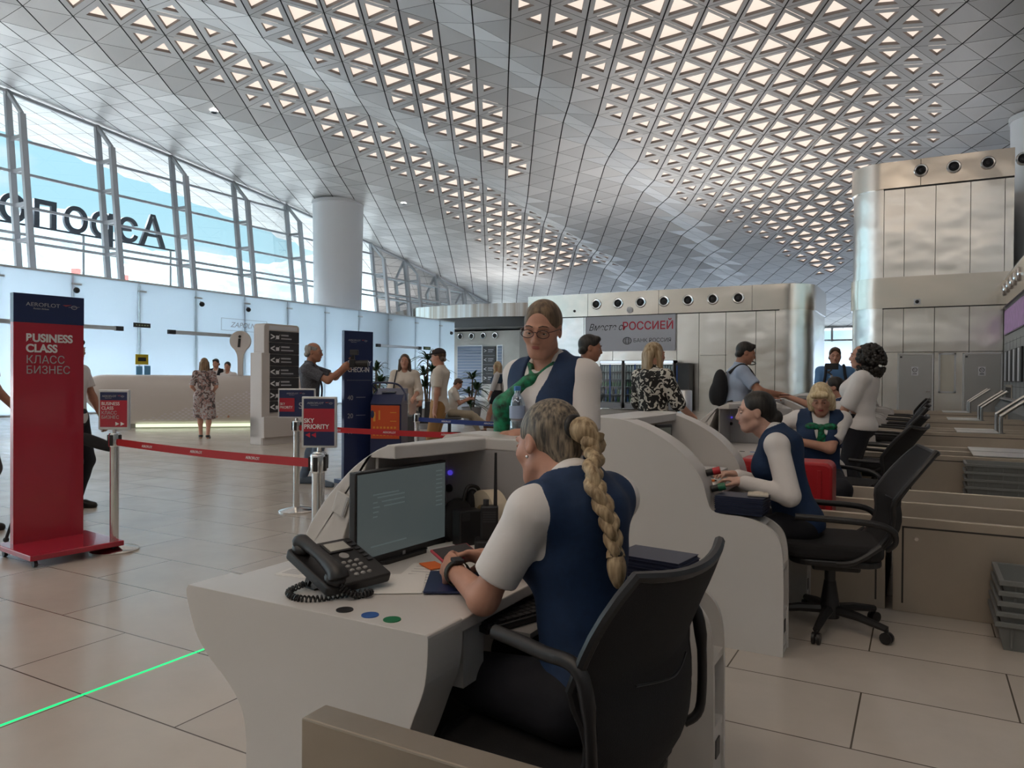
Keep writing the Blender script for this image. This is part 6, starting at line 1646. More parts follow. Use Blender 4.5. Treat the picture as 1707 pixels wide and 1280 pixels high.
p.body(); p.shirt(leafp, 0.98, 0.1, 0.022, name='top'); p.trousers(navy_cl); p.hair('long', hairmat('fair_hair', (0.24, 0.15, 0.07), (0.60, 0.48, 0.32))); p.face_parts(); p.shoes(shoe_bk)
# ---- 10. young man in profile
L_, A_ = (-2.62, 6.16, 0), rad(-62)
p = Person('young man with short dark hair in profile behind the standing clerk', L_, A_, 1.71, 'm', head=(0, rad(-6), 0), res=0.009, skin_m=skin2)
lb_ = mat('grey_blue_shirt', (0.22, 0.27, 0.36), 0.8, noise=(30, 0.2)); p.body(); p.shirt(lb_, 0.66, 0, 0.016); p.trousers(navy_cl); p.collar(lb_); p.hair('short', hair_black); p.face_parts(brow=hair_black); p.shoes(shoe_bk)

# ---- 11. man with a cap in white shirt and tan trousers
L_, A_ = (-5.98, 8.70, 0), rad(112)
W_ = lambda *p: wl(L_, A_, p)
p = Person('man in a dark cap, white polo shirt and tan trousers in profile', L_, A_, 1.72, 'm', head=(0, rad(-3), 0), res=0.011, hands={'l': (-0.22, 0.02, 0.83), 'r': (0.22, 0.06, 0.83)})
tan = mat('tan_cotton', (0.36, 0.20, 0.075), 0.8, bump=(14, 0.3)); cream = mat('cream_cotton', (0.66, 0.60, 0.53), 0.8, bump=(14, 0.3))
p.body(); p.shirt(cream, 0.70, 0, 0.018, name='polo_shirt', hem=-0.10); p.trousers(tan); p.collar(cream); p.hair('short', hair_brown); p.face_parts(); p.shoes(mat('brown_leather', (0.10, 0.05, 0.025), 0.5))
t_ = thing('cap', 'dark peaked cap worn by the man in the white polo shirt', 'cap', L_, A_); f = Field(0.007); f.ell(p.H2W((0, -0.015, 0.055)), (0.084, 0.102, 0.078), R=p.HR); f.cut(p.H2W((0, 0, 0.045)), -(p.HR @ v3(0, 0, 1))); f.ell(p.H2W((0, 0.105, 0.050)), (0.07, 0.07, 0.008), 0.01, R=p.HR); f.mesh('crown', mat('cap_black', (0.02, 0.014, 0.014), 0.8), t_)
# ---- 12. woman with long hair and a grey suitcase
L_, A_ = (-7.35, 9.70, 0), rad(212)
p = Person('woman with long brown hair in a cream outfit behind a grey suitcase', L_, A_, 1.69, 'f', res=0.011, hands={'l': (-0.17, 0.25, 1.02), 'r': (0.17, 0.25, 1.02)}, fat=1.05)
p.body(); p.shirt(cream, 0.98, 0.3, 0.022, name='blouse'); p.trousers(mat('rose_linen', (0.50, 0.36, 0.31), 0.8)); p.hair('long', hair_brown); p.face_parts(); p.shoes(shoe_bk)
MB().tube(catmull([tuple(p.up(0.12, 0.06, 0.53)), tuple(p.up(0.15, 0.13, 0.36)), tuple(p.up(0.20, 0.10, 0.05))], 8), 0.012, 8).build('bag_strap', darkgrey, p.root, smooth=True)
t_ = thing('suitcase', 'dark grey trolley suitcase with its handle pulled up before the woman in cream', 'suitcase', (-6.75, 8.86, 0), rad(28))
MB().prism(rrect(-0.22, 0.05, 0.22, 0.78, 0.05, 5), -0.13, 0.13, 'y').build('shell', mat('case_grey', (0.075, 0.08, 0.085), 0.5), t_, bevel=0.02)
h_ = MB(); h_.tube([(-0.08, 0.05, 0.76), (-0.08, 0.05, 1.10), (0.08, 0.05, 1.10), (0.08, 0.05, 0.76)], 0.011, 8); h_.build('handle', chrome, t_, smooth=True); MB().box(-0.045, 0.03, 0.80, 0.045, 0.07, 1.07).build('tag_sleeve', darkgrey, t_)
for sx in (-1, 1):
    for sy in (-1, 1): MB().cyl((sx * 0.17, sy * 0.09 - 0.014, 0.028), (sx * 0.17, sy * 0.09 + 0.014, 0.028), 0.028, n=12).build('wheel', black, t_)
# ---- 13, 14 seated travellers on a bench, 15 walking woman
bench_m = mat('bench_black', (0.03, 0.03, 0.033), 0.5)
def bench(loc, rz, label):
    t_ = thing('bench', label, 'bench', loc, rz, 'waiting benches')
    for k in range(3):
        MB().prism([(-0.22, 0.40), (0.22, 0.42), (0.23, 0.46), (-0.20, 0.44)], -0.75 + 0.52 * k, -0.29 + 0.52 * k, 'x').build('seat', bench_m, t_, bevel=0.01)
        MB().prism([(-0.22, 0.46), (-0.30, 0.82), (-0.34, 0.82), (-0.26, 0.44)], -0.75 + 0.52 * k, -0.29 + 0.52 * k, 'x').build('backrest', bench_m, t_, bevel=0.01)
    MB().bar((-0.78, -0.02, 0.385), (0.78, -0.02, 0.385), 0.06, 0.05).build('beam', darkgrey, t_)
    for sx in (-0.6, 0.6): MB().bar((sx, -0.02, 0.38), (sx, -0.02, 0.03), 0.05, 0.05, (0, 1, 0)).build('leg', darkgrey, t_); MB().bar((sx, -0.28, 0.025), (sx, 0.26, 0.025), 0.05, 0.05).build('foot_bar', darkgrey, t_)
    return t_
bench((-9.42, 14.15, 0), rad(-55), 'black waiting bench under the seated man with the phone')
bench((-9.55, 12.75, 0), rad(205), 'black waiting bench under the grey-haired seated man')
L_, A_ = (-9.40, 14.20, 0), rad(-55)
p = Person('seated man in a white shirt and khaki trousers looking down at his phone', L_, A_, 1.70, 'm', seat=0.46, lean=rad(6), head=(0, rad(-28), 0), hrel=(0, 0.06, 0.66), res=0.012, hands={'l': (-0.06, 0.36, 0.86), 'r': (0.10, 0.36, 0.84)}, feet={'l': (-0.1, 0.62, 0.09), 'r': (0.10, 0.78, 0.28)})
kh = mat('khaki_cotton', (0.42, 0.36, 0.27), 0.8); p.body(); p.shirt(cream, 0.7, 0, 0.018); p.trousers(kh); p.collar(cream); p.hair('short', hair_brown); p.face_parts(); p.shoes(mat('brown_leather', (0.1, 0.05, 0.025), 0.5))
t_ = thing('mobile_phone', 'dark phone in the hands of the seated man in khaki trousers', 'phone', L_, A_); MB().box(-0.045, 0.43, 0.86, 0.045, 0.445, 1.0).build('case', black, t_, bevel=0.004)
L_, A_ = (-9.52, 12.80, 0), rad(205)
p = Person('grey-haired seated man in a white shirt behind the man with the cap', L_, A_, 1.72, 'm', seat=0.46, head=(0, rad(-8), 0), res=0.012, skin_m=skin2, hands={'l': (-0.12, 0.34, 0.72), 'r': (0.12, 0.34, 0.72)})
p.body(); p.shirt(cream, 0.7, 0, 0.018); p.trousers(darkgrey); p.hair('balding', hair_grey); p.face_parts(brow=hair_grey); p.shoes(shoe_bk); p.collar(cream)
L_, A_ = (-8.75, 15.15, 0), rad(108)
p = Person('blonde woman walking in a dark shawl and short dark skirt with a grey backpack', L_, A_, 1.70, 'f', head=(rad(-20), 0, 0), res=0.012, feet={'l': (-0.06, 0.30, 0.10), 'r': (0.06, -0.26, 0.13)}, hands={'l': (-0.26, 0.16, 0.86), 'r': (0.24, -0.1, 0.86)})
p.body(); p.shirt(mat('pale_grey_top', (0.52, 0.51, 0.52), 0.8), 0.8, 0.4, 0.018); p.skirt(navy_cl, 0.20, 1.1); p.hair('long', hair_blond); p.face_parts(); p.shoes(mat('brown_leather', (0.1, 0.05, 0.025), 0.5))
f = Field(0.012); p.torso(f, 0.03); f.cut(p.up(0, 0, 0.28), (0, 0, -1)); f.cut(p.up(0, 0, 0.50), (0, 0, 1)); f.mesh('shawl', mat('navy_shawl', (0.014, 0.04, 0.08), 0.8), p.root)
t_ = thing('rucksack', 'small pale grey backpack on the walking blonde woman', 'rucksack', L_, A_); f = Field(0.012); f.ell(p.up(0, -0.17, 0.20), (0.13, 0.08, 0.17)); f.mesh('body', mat('pale_grey_bag', (0.40, 0.40, 0.42), 0.7), t_); MB().ball(tuple(p.up(0.02, -0.25, 0.2)), 0.03).build('badge', black, t_)
MB().tube(catmull([tuple(p.up(-0.12, -0.1, 0.44)), tuple(p.up(-0.12, 0.10, 0.45)), tuple(p.up(-0.15, 0.05, 0.15))], 6), 0.012, 8).build('strap', black, t_)

# ---- 16. photographer
L_, A_ = (-6.62, 6.80, 0), rad(-58)
p = Person('balding photographer in a grey shirt and jeans raising a camera', L_, A_, 1.74, 'm', lean=rad(3), head=(rad(-4), rad(-2), 0), res=0.010, skin_m=skin2, hands={'l': (-0.05, 0.46, 1.47), 'r': (0.08, 0.42, 1.45)}, poles={'l': (-0.6, 0.2, -1), 'r': (0.6, 0.1, -1)}, palms={'l': (0.3, 0, 1), 'r': (-1, 0.2, 0)}, curl=1.0, feet={'l': (-0.14, -0.10, 0.09), 'r': (0.16, 0.14, 0.09)})
gsh = mat('grey_check_shirt', (0.085, 0.09, 0.11), 0.8, noise=(60, 0.4)); jean = mat('faded_jeans', (0.10, 0.14, 0.20), 0.85, noise=(12, 0.25))
p.body(); p.shirt(gsh, 0.72, 0, 0.018, hem=-0.10); p.trousers(jean); p.collar(gsh); p.hair('balding', hair_grey); p.face_parts(brow=hair_black); p.shoes(mat('blue_grey_trainers', (0.10, 0.14, 0.19), 0.6))
t_ = thing('camera', 'black camera with a flash unit raised by the photographer in grey', 'camera', L_, A_)
MB().box(-0.07, 0.50, 1.46, 0.07, 0.565, 1.56).build('body', black, t_, bevel=0.008); MB().cyl((0, 0.565, 1.51), (0, 0.72, 1.51), 0.042, 0.046, 18).build('lens', black, t_, smooth=True); MB().box(-0.035, 0.51, 1.56, 0.035, 0.555, 1.60).build('prism_hump', black, t_); MB().box(-0.04, 0.50, 1.615, 0.04, 0.60, 1.68).build('flash_head', darkgrey, t_, bevel=0.006); MB().box(-0.02, 0.52, 1.59, 0.02, 0.55, 1.62).build('flash_foot', darkgrey, t_)
t_ = thing('shoulder_bag', 'dark camera bag hanging at the side of the photographer', 'bag', L_, A_); MB().prism(rrect(-0.02, 0.80, 0.20, 1.06, 0.04), -0.30, -0.20, 'x').build('body', blackfab, t_, bevel=0.02)
MB().tube(catmull([tuple(p.up(0.10, 0.04, 0.53)), (0.0, 0.15, 1.25), (-0.23, 0.10, 1.04)], 8), 0.012, 8).build('strap', black, t_)
# ---- 17. woman in the floral dress
L_, A_ = (-13.26, 10.55, 0), rad(48)
p = Person('woman with long hair in a short floral dress standing before the information desk', L_, A_, 1.69, 'f', res=0.011, hands={'l': (-0.17, 0.16, 1.0), 'r': (0.17, 0.16, 1.0)}, feet={'l': (-0.07, 0.10, 0.09), 'r': (0.08, -0.14, 0.10)})
flo = print_mat('floral_print', (0.10, 0.085, 0.085), (0.36, 0.22, 0.20), 11, 0.44, (0.42, 0.40, 0.40)); p.body(); p.shirt(flo, 0.9, 0, 0.016, name='dress_top'); p.skirt(flo, 0.46, 1.5, name='dress_skirt'); p.hair('long', hairmat('ombre_hair', (0.10, 0.06, 0.035), (0.40, 0.27, 0.15))); p.face_parts(); p.shoes(shoe_bk, heel=0.03)
# ---- 18, 19 staff behind the information desk
for (loc, a, lb, v) in (((-16.33, 13.36, 0), 215, 'information clerk in a navy vest standing behind the long white desk', 1), ((-16.05, 13.50, 0), 215, 'seated information clerk in white behind the long white desk', 0)):
    p = Person(lb, loc, rad(a), 1.76, 'm' if v else 'f', seat=None if v else 0.80, res=0.014, head=(0, rad(-10), 0), feet=None if v else {'l': (-0.12, 0.3, 0.35), 'r': (0.12, 0.3, 0.35)})
    p.body(); p.shirt(white_cl, 0.7, 0, 0.018)
    if v: p.vest(navy_cl, 0.03)
    p.trousers(navy_cl); p.hair('short' if v else 'bun', hair_black); p.face_parts(brow=hair_black)
# ---- 20, 21 the two men beside the red sign
L_, A_ = (-7.42, 4.35, 0), rad(-62)
p = Person('man in a white T-shirt and dark trousers mostly hidden behind the tall red sign', L_, A_, 1.68, 'm', res=0.010, skin_m=skin2, hands={'r': (0.24, 0.12, 0.80), 'l': (-0.22, 0.2, 0.85)}, curl=1.0)
p.body(); p.shirt(white_cl, 0.62, 0, 0.02, name='t_shirt', hem=-0.10); p.trousers(navy_cl); p.hair('short', hair_black); p.face_parts(brow=hair_black); p.shoes(shoe_bk)
t_ = thing('bag', 'dark tubular bag carried by the man behind the red sign', 'bag', L_, A_); MB().tube(catmull([(0.24, 0.16, 0.74), (0.25, 0.30, 0.72), (0.25, 0.55, 0.64)], 6), [0.02, 0.03, 0.045, 0.055, 0.06, 0.06, 0.06, 0.06, 0.058, 0.055, 0.05, 0.045, 0.03], 12).build('body', blackfab, t_, smooth=True)
L_, A_ = (-7.02, 3.26, 0), rad(-55)
p = Person('man in a beige shirt and grey trousers cut by the left picture edge', L_, A_, 1.86, 'm', res=0.011, skin_m=skin2, hands={'r': (0.22, 0.22, 1.05), 'l': (-0.2, 0.25, 1.05)})
bei = mat('beige_shirt', (0.46, 0.40, 0.34), 0.8); p.body(); p.shirt(bei, 0.72, 0, 0.02, hem=-0.10); p.trousers(mat('grey_trousers', (0.09, 0.085, 0.085), 0.8)); p.hair('short', hair_black); p.face_parts(brow=hair_black); p.shoes(shoe_bk)
# ================================================================ THINGS IN THE HALL
# ---- tall red sign on castors
def logo(parent, x, y, z, s, name='lettering'):
    text('AEROFLOT', 0.05 * s, grey_pt, parent, (x, y, z), RX, sx=1.18, name=name)
    text('Russian Airlines', 0.021 * s, grey_pt, parent, (x + 0.06 * s, y, z - 0.028 * s), RX, shear=0.3, name=name)
    w = MB(); w.add([(x + 0.315 * s, y, z + 0.030 * s), (x + 0.40 * s, y, z + 0.036 * s), (x + 0.345 * s, y, z + 0.016 * s)], [(0, 1, 2)]); w.build('emblem', mat('emblem_red', (0.45, 0.08, 0.08), 0.4), parent)
    w = MB(); w.tube([(x + (0.42 + 0.025 * math.cos(a)) * s, y, z + (0.012 + 0.016 * math.sin(a)) * s) for a in [2 * PI * q / 14 for q in range(14)]], 0.003 * s, 5, closed=True); w.bar((x + 0.37 * s, y, z + 0.012 * s), (x + 0.47 * s, y, z + 0.020 * s), 0.004 * s, 0.003 * s); w.build('emblem', grey_pt, parent)
t_ = thing('totem_sign', 'tall red sign with a navy header reading BUSINESS CLASS, on a red wheeled base', 'sign', (-5.835, 3.235, 0), rad(83))
MB().box(-0.245, -0.03, 0.09, 0.245, 0.03, 1.95).build('panel', red_pl, t_, bevel=0.004)
MB().box(-0.246, -0.032, 1.735, 0.246, 0.031, 1.951).build('header', navy_pl, t_, bevel=0.003)
logo(t_, -0.165, -0.034, 1.86, 0.80)
text('BUSINESS\nCLASS', 0.083, white_pt, t_, (-0.165, -0.032, 1.595), RX, bold=0.003, sx=0.94)
text('КЛАСС\nБИЗНЕС', 0.083, grey_pt, t_, (-0.165, -0.032, 1.432), RX, sx=0.92)
MB().box(-0.32, -0.52, 0.055, 0.32, 0.10, 0.095).build('base', red_pl, t_, bevel=0.006)
for x, y in ((-0.27, -0.46), (0.27, -0.46), (-0.27, 0.05), (0.27, 0.05)):
    w = MB(); w.cyl((x - 0.012, y, 0.024), (x + 0.012, y, 0.024), 0.024, n=12); w.cyl((x, y, 0.03), (x, y, 0.056), 0.008, n=8); w.build('wheel', darkgrey, t_, smooth=True)
# ---- economy sign
t_ = thing('totem_sign', 'tall navy sign reading ECONOMY CHECK-IN behind the orange bag frame', 'sign', (-6.33, 7.36, 0), rad(74))
MB().box(-0.215, -0.03, 0.05, 0.215, 0.03, 1.93).build('panel', navy_pl, t_, bevel=0.004)
logo(t_, -0.16, -0.034, 1.80, 0.62)
text('ECONOMY\nCHECK-IN', 0.088, white_pt, t_, (-0.17, -0.033, 1.49), RX, bold=0.001, sx=0.80)
for z, s_ in ((1.05, '40'), (0.82, '20'), (0.62, '10')):
    text(s_, 0.085, grey_pt, t_, (-0.17, -0.033, z), RX); MB().box(-0.04, -0.033, z + 0.03, 0.10, -0.031, z + 0.036).build('marking', grey_pt, t_)
MB().box(-0.18, -0.033, 1.30, 0.18, -0.031, 1.303).build('marking', grey_pt, t_)
MB().box(-0.28, -0.35, 0.0, 0.28, 0.10, 0.05).build('base', navy_pl, t_, bevel=0.006)
# ---- orange bag sizer
t_ = thing('bag_sizer', 'navy and orange hand baggage frame with a carrying loop beside the navy sign', 'stand', (-6.02, 7.62, 0), rad(24))
or_m = mat('orange_panel', (0.62, 0.085, 0.02), 0.4)
MB().box(-0.20, -0.18, 0.0, 0.20, 0.20, 1.0).build('body', navy_pl, t_, bevel=0.008)
MB().box(-0.19, -0.19, 0.56, 0.18, -0.18, 0.985).build('front_panel', or_m, t_, bevel=0.003)
MB().prism([(-0.20, 1.0), (0.20, 1.0), (0.20, 1.20), (-0.05, 1.12)], -0.20, 0.20, 'x').build('head', navy_pl, t_, bevel=0.006)
MB().box(-0.10, -0.01, 1.145, 0.08, 0.10, 1.16).build('display', mat('dim_display', (0.25, 0.27, 0.3), 0.2), t_)
MB().tube(catmull([(-0.19, 0.1, 1.17), (-0.21, -0.02, 1.26), (0.10, -0.06, 1.26), (0.24, -0.16, 1.15), (0.26, -0.20, 1.05)], 6), 0.012, 8).build('handle', navy_pl, t_, smooth=True)
mk = MB(); mk.box(-0.16, -0.192, 0.78, -0.13, -0.19, 0.90); mk.box(-0.09, -0.192, 0.80, -0.07, -0.19, 0.92); mk.box(0.06, -0.192, 0.78, 0.14, -0.19, 0.79); mk.box(0.06, -0.192, 0.89, 0.14, -0.19, 0.90); mk.build('marking', mat('amber_print', (0.75, 0.35, 0.05), 0.5), t_)
for r in range(3):
    mk = MB(); [mk.box(-0.16 + q * 0.045, -0.192, 0.60 + r * 0.045, -0.135 + q * 0.045, -0.19, 0.625 + r * 0.045) for q in range(7)]; mk.build('lettering', mat('amber_print', (0.75, 0.35, 0.05), 0.5), t_)
MB().ball((-0.17, -0.19, 0.87), (0.025, 0.012, 0.05), 12, 8).build('knob', navy_pl, t_, smooth=True)
# ---- barrier posts and belts
def post(x, y, label, sign=None, twin=False):
    t_ = thing('barrier_post', label, 'barrier post', (x, y, 0), 0, 'steel barrier posts')
    MB().lathe([(0.175, 0.0), (0.175, 0.012), (0.16, 0.022), (0.05, 0.045), (0.038, 0.05)], 28).build('base', chrome, t_, smooth=True)
    MB().cyl((0, 0, 0.045), (0, 0, 0.80), 0.032, n=20).build('pole', chrome, t_, smooth=True)
    MB().lathe([(0.040, 0.80), (0.042, 0.81), (0.042, 0.895), (0.036, 0.905), (0, 0.908)], 20).build('head', chrome, t_, smooth=True)
    for a in range(4):
        dx, dy = math.cos(a * PI / 2 + 0.5), math.sin(a * PI / 2 + 0.5); MB().box(-0.012, -0.008, 0.81, 0.012, 0.006, 0.89, Matrix.Translation((dx * 0.042, dy * 0.042, 0)) @ Matrix.Rotation(a * PI / 2 + 0.5 + PI / 2, 4, 'Z')).build('belt_clip', black, t_)
    return t_
post(-5.405, 3.49, 'steel barrier post carrying the small BUSINESS CLASS sign, beside the red sign')
post(-5.44, 5.42, 'steel barrier post carrying the wide navy and red sign, in the middle distance')
post(-3.09, 3.26, 'steel barrier post carrying the SKY PRIORITY sign, by the end of the nearest desk')
post(-3.01, 3.16, 'second steel barrier post standing close beside the SKY PRIORITY post')
post(-5.36, 7.32, 'steel barrier post holding the blue belt before the man in tan trousers')
def belt(a, b, label, m, end=False):
    t_ = thing('barrier_belt', label, 'belt', a); d = Vector(b) - Vector(a); L = d.length; u = d.normalized(); n_ = Vector((-u.y, u.x, 0))
    mb = MB(); vs = []; K = 14
    for k in range(K + 1):
        s_ = k / K; c = u * (L * s_); sag = -0.012 * math.sin(PI * s_)
        vs += [c + Vector((0, 0, -0.026 + sag)) - n_ * 0.001, c + Vector((0, 0, 0.026 + sag)) - n_ * 0.001, c + Vector((0, 0, 0.026 + sag)) + n_ * 0.001, c + Vector((0, 0, -0.026 + sag)) + n_ * 0.001]
    fs = []
    for k in range(K):
        for q in range(4): fs.append((4 * k + q, 4 * k + (q + 1) % 4, 4 * k + 4 + (q + 1) % 4, 4 * k + 4 + q))
    mb.add(vs, fs); mb.build('webbing', m, t_)
    ang = math.atan2(u.y, u.x); k = 0
    if end:
        e_ = d + u * 0.04; z_ = -a[2]
        MB().lathe([(0.17, z_), (0.17, z_ + 0.02), (0.035, z_ + 0.05), (0.032, z_ + 0.06), (0.032, -0.04), (0.042, -0.03), (0.042, 0.06), (0, 0.07)], 24, tuple(Vector((e_.x, e_.y, 0)))).build('end_post', chrome, t_, smooth=True)
    pos = 0.35
    while pos < L - 0.3:
        text('AEROFLOT', 0.026, white_pt, t_, tuple(u * pos - n_ * 0.0018 + Vector((0, 0, -0.018))), (PI / 2, 0, ang), sx=1.1); pos += 0.62
    return t_
rb_m = mat('red_webbing', (0.42, 0.006, 0.012), 0.6); bb_m = mat('blue_webbing', (0.012, 0.035, 0.20), 0.6)
belt((-5.37, 3.49, 0.835), (-3.13, 3.265, 0.835), 'red barrier belt between the BUSINESS CLASS post and the SKY PRIORITY post', rb_m)
belt((-5.40, 5.42, 0.835), (-2.60, 5.715, 0.835), 'red barrier belt farther back, running behind the nearest desk counter', rb_m, True)
belt((-5.32, 7.31, 0.835), (-3.20, 7.135, 0.835), 'blue barrier belt before the seated travellers', bb_m, True)
def post_sign(x, y, rz, w, h, label):
    t_ = thing('post_sign', label, 'sign', (x, y, 0.905), rad(rz))
    MB().box(-w / 2, -0.012, 0.025, w / 2, 0.012, 0.025 + h).build('frame', alu, t_, bevel=0.004); MB().cyl((0, 0, 0.0), (0, 0, 0.03), 0.014, n=12).build('stem', chrome, t_)
    return t_
t_ = post_sign(-5.405, 3.49, 27, 0.24, 0.305, 'small framed red sign reading BUSINESS CLASS with two arrows, on a barrier post')
MB().box(-0.105, -0.0135, 0.045, 0.105, -0.012, 0.25).build('panel', red_pl, t_); MB().box(-0.105, -0.0135, 0.25, 0.105, -0.012, 0.312).build('header', navy_pl, t_)
logo(t_, -0.09, -0.014, 0.275, 0.38); text('BUSINESS\nCLASS', 0.036, white_pt, t_, (-0.095, -0.014, 0.212), RX, sx=0.95); text('КЛАСС\nБИЗНЕС', 0.036, grey_pt, t_, (-0.095, -0.014, 0.142), RX, sx=0.95)
ar = MB(); [ar.add([(x, -0.014, 0.055), (x, -0.014, 0.085), (x + 0.03, -0.014, 0.07)], [(0, 1, 2)]) for x in (0.015, 0.055)]; ar.build('arrows', white_pt, t_)
t_ = post_sign(-5.44, 5.42, 29, 0.37, 0.295, 'wide framed navy and red sign on the farther barrier post, partly covered')
MB().box(-0.172, -0.0135, 0.04, 0.172, -0.012, 0.305).build('panel', navy_pl, t_); MB().box(-0.172, -0.0145, 0.09, -0.02, -0.0135, 0.225).build('red_field', red_pl, t_)
text('SKY\nPRIORITY', 0.036, white_pt, t_, (-0.165, -0.015, 0.155), RX, sx=0.82); text('S', 0.09, grey_pt, t_, (0.02, -0.014, 0.12), RX); logo(t_, -0.10, -0.014, 0.265, 0.40)
t_ = post_sign(-3.09, 3.26, 29, 0.205, 0.30, 'framed navy and red sign reading SKY PRIORITY with two arrows, nearest the desk')
MB().box(-0.09, -0.0135, 0.038, 0.09, -0.012, 0.312).build('panel', navy_pl, t_); MB().box(-0.09, -0.0145, 0.12, 0.09, -0.0135, 0.255).build('red_field', red_pl, t_)
logo(t_, -0.07, -0.014, 0.282, 0.33); text('SKY\nPRIORITY', 0.037, white_pt, t_, (-0.088, -0.015, 0.172), RX, bold=0.0008, sx=0.93)
ar = MB(); [ar.add([(x + 0.028, -0.0145, 0.085), (x, -0.0145, 0.10), (x + 0.028, -0.0145, 0.115)], [(0, 1, 2)]) for x in (-0.08, -0.045)]; ar.build('arrows', mat('bright_red', (0.55, 0.02, 0.05), 0.4), t_)
# ---- wayfinding totem
t_ = thing('direction_totem', 'white standing totem with seven dark direction panels and arrows', 'sign', (-11.2, 10.78, 0), rad(88))
cr_m = mat('warm_white_metal', (0.62, 0.58, 0.55), 0.4)
MB().prism(rrect(-0.48, 0.15, 0.42, 2.38, 0.07, 5), 0.0, 0.30, 'y').build('body', cr_m, t_, bevel=0.008)
MB().box(-0.56, -0.03, 0.0, -0.36, 0.30, 1.80).build('side_fin', cr_m, t_, bevel=0.01); MB().box(-0.56, -0.10, 0.14, 1.15, 0.30, 0.55).build('plinth', cr_m, t_, bevel=0.01); MB().box(-0.55, -0.05, 0.0, 1.2, 0.25, 0.14).build('plinth_foot', cr_m, t_)
MB().box(-0.36, -0.006, 2.26, 0.36, 0.0, 2.34).build('grip_slot', mat('slot_pale', (0.7, 0.72, 0.75), 0.4), t_)
for k in range(7):
    z = 2.02 - k * 0.232
    pn = MB().box(-0.36, -0.016, z, 0.40, -0.004, z + 0.218).build('direction_panel', mat('board_black', (0.03, 0.03, 0.033), 0.4), t_)
    text('>' if k in (0, 5) else '<', 0.20, white_pt, pn, (-0.34, -0.017, z + 0.035), RX, bold=0.004)
    ic = MB(); ic.box(-0.20, -0.018, z + 0.06, -0.12, -0.016, z + 0.13); ic.bar((-0.22, -0.017, z + 0.05), (-0.10, -0.017, z + 0.15), 0.015, 0.003); ic.build('pictogram', white_pt, pn)
    tx = MB(); tx.box(-0.07, -0.018, z + 0.125, 0.12 + 0.03 * (k % 3), -0.016, z + 0.155); tx.box(-0.07, -0.018, z + 0.06, 0.20 + 0.05 * (k % 2), -0.016, z + 0.085); tx.build('lettering', grey_pt, pn)
# ---- information desk with round i sign
D_ = (-16.45, 12.65, 0); RZ_ = rad(43)
t_ = thing('information_desk', 'long curved white information desk with a pattern of openings and a lit base', 'desk', D_, RZ_)
cols = []
NXs = 60; x0_, x1_ = -2.55, 3.2
vs = []; fs = []
prof = [(0.02, 0.10), (-0.06, 0.16), (-0.12, 0.40), (-0.20, 0.75), (-0.20, 1.05), (-0.14, 1.25), (-0.02, 1.345), (0.30, 1.35), (0.42, 1.30), (0.42, 0.10)]
prof = cat2(prof[:8], 4) + prof[8:]
for i in range(NXs + 1):
    x = x0_ + (x1_ - x0_) * i / NXs; s_ = x - x0_; e_ = min(1.0, s_ / 0.55); r_ = math.sqrt(max(0, 1 - (1 - e_) ** 2))
    for (y, z) in prof:
        zc_ = 0.95; zz = zc_ + (z - zc_) * (r_ if z > zc_ else (0.25 + 0.75 * min(1, s_ / 1.1) ** 0.6) * r_); yy_ = 0.12 + (y - 0.12) * (0.3 + 0.7 * r_)
        vs.append((x, yy_, zz))
n_ = len(prof)
for i in range(NXs):
    for k in range(n_): fs.append((i * n_ + k, i * n_ + (k + 1) % n_, (i + 1) * n_ + (k + 1) % n_, (i + 1) * n_ + k))
fs.append(tuple(range(n_))); fs.append(tuple(NXs * n_ + k for k in range(n_ - 1, -1, -1)))
MB().add(vs, fs).build('body', mat('warm_white_lacquer', (0.60, 0.545, 0.51), 0.35), t_, smooth=True)
def front_y(z):
    for (ya, za), (yb, zb) in zip(prof, prof[1:]):
        if za <= z <= zb: return ya + (yb - ya) * (z - za) / max(zb - za, 1e-6)
    return -0.2
hx = MB()
for r in range(19):
    z = 0.22 + r * 0.047
    for q in range(30):
        x = -1.05 + q * 0.14 + (0.07 if r % 2 else 0)
        lo_ = -1.05 + r * 0.16; hi_ = 3.1
        if x < lo_ or x > hi_ or z < 0.22 + max(0, x - 0.6) * 0.14: continue
        y = front_y(z) - 0.003; w = 0.055 - 0.0012 * r; h = 0.017
        hx.add([(x - w, y, z), (x, y - 0.002, z - h), (x + w, y, z), (x, y - 0.002, z + h)], [(0, 1, 2, 3)])
tag(hx.build('opening_pattern', mat('lilac_white', (0.72, 0.68, 0.72), 0.4), t_), None, None, None, 'stuff')  # flat lilac-white diamonds laid on the desk front
MB().box(-1.25, -0.10, 0.03, 3.1, -0.04, 0.11).build('light_strip', mat('pale_green_led', (0.8, 0.9, 0.7), 0.5, emit=(0.80, 0.92, 0.66), es=0.32), t_)
MB().box(-1.9, 0.0, 0.0, 3.1, 0.36, 0.12).build('plinth', mat('warm_grey_plinth', (0.25, 0.23, 0.21), 0.5), t_)
MB().box(-2.20, -0.085, 1.09, -1.95, -0.075, 1.12).build('slot', darkgrey, t_)
t_ = thing('information_sign', 'round white sign with a black letter i on a stem above the information desk', 'sign', (-14.48, 12.56, 1.35), rad(38))
cr2 = mat('warm_white_metal', (0.62, 0.58, 0.55), 0.4)
MB().lathe([(0.24, -0.05), (0.25, -0.03), (0.25, 0.03), (0.24, 0.05)], 32, (0, 0, 0.84), Matrix.Rotation(PI / 2, 3, 'X')).build('disc', cr2, t_, smooth=True)
MB().prism(cat2([(-0.20, 0.72), (-0.10, 0.56), (-0.065, 0.40), (-0.06, 0.0)], 5) + list(reversed(cat2([(0.20, 0.72), (0.10, 0.56), (0.065, 0.40), (0.06, 0.0)], 5))), -0.045, 0.045, 'y').build('stem', cr2, t_, bevel=0.008)
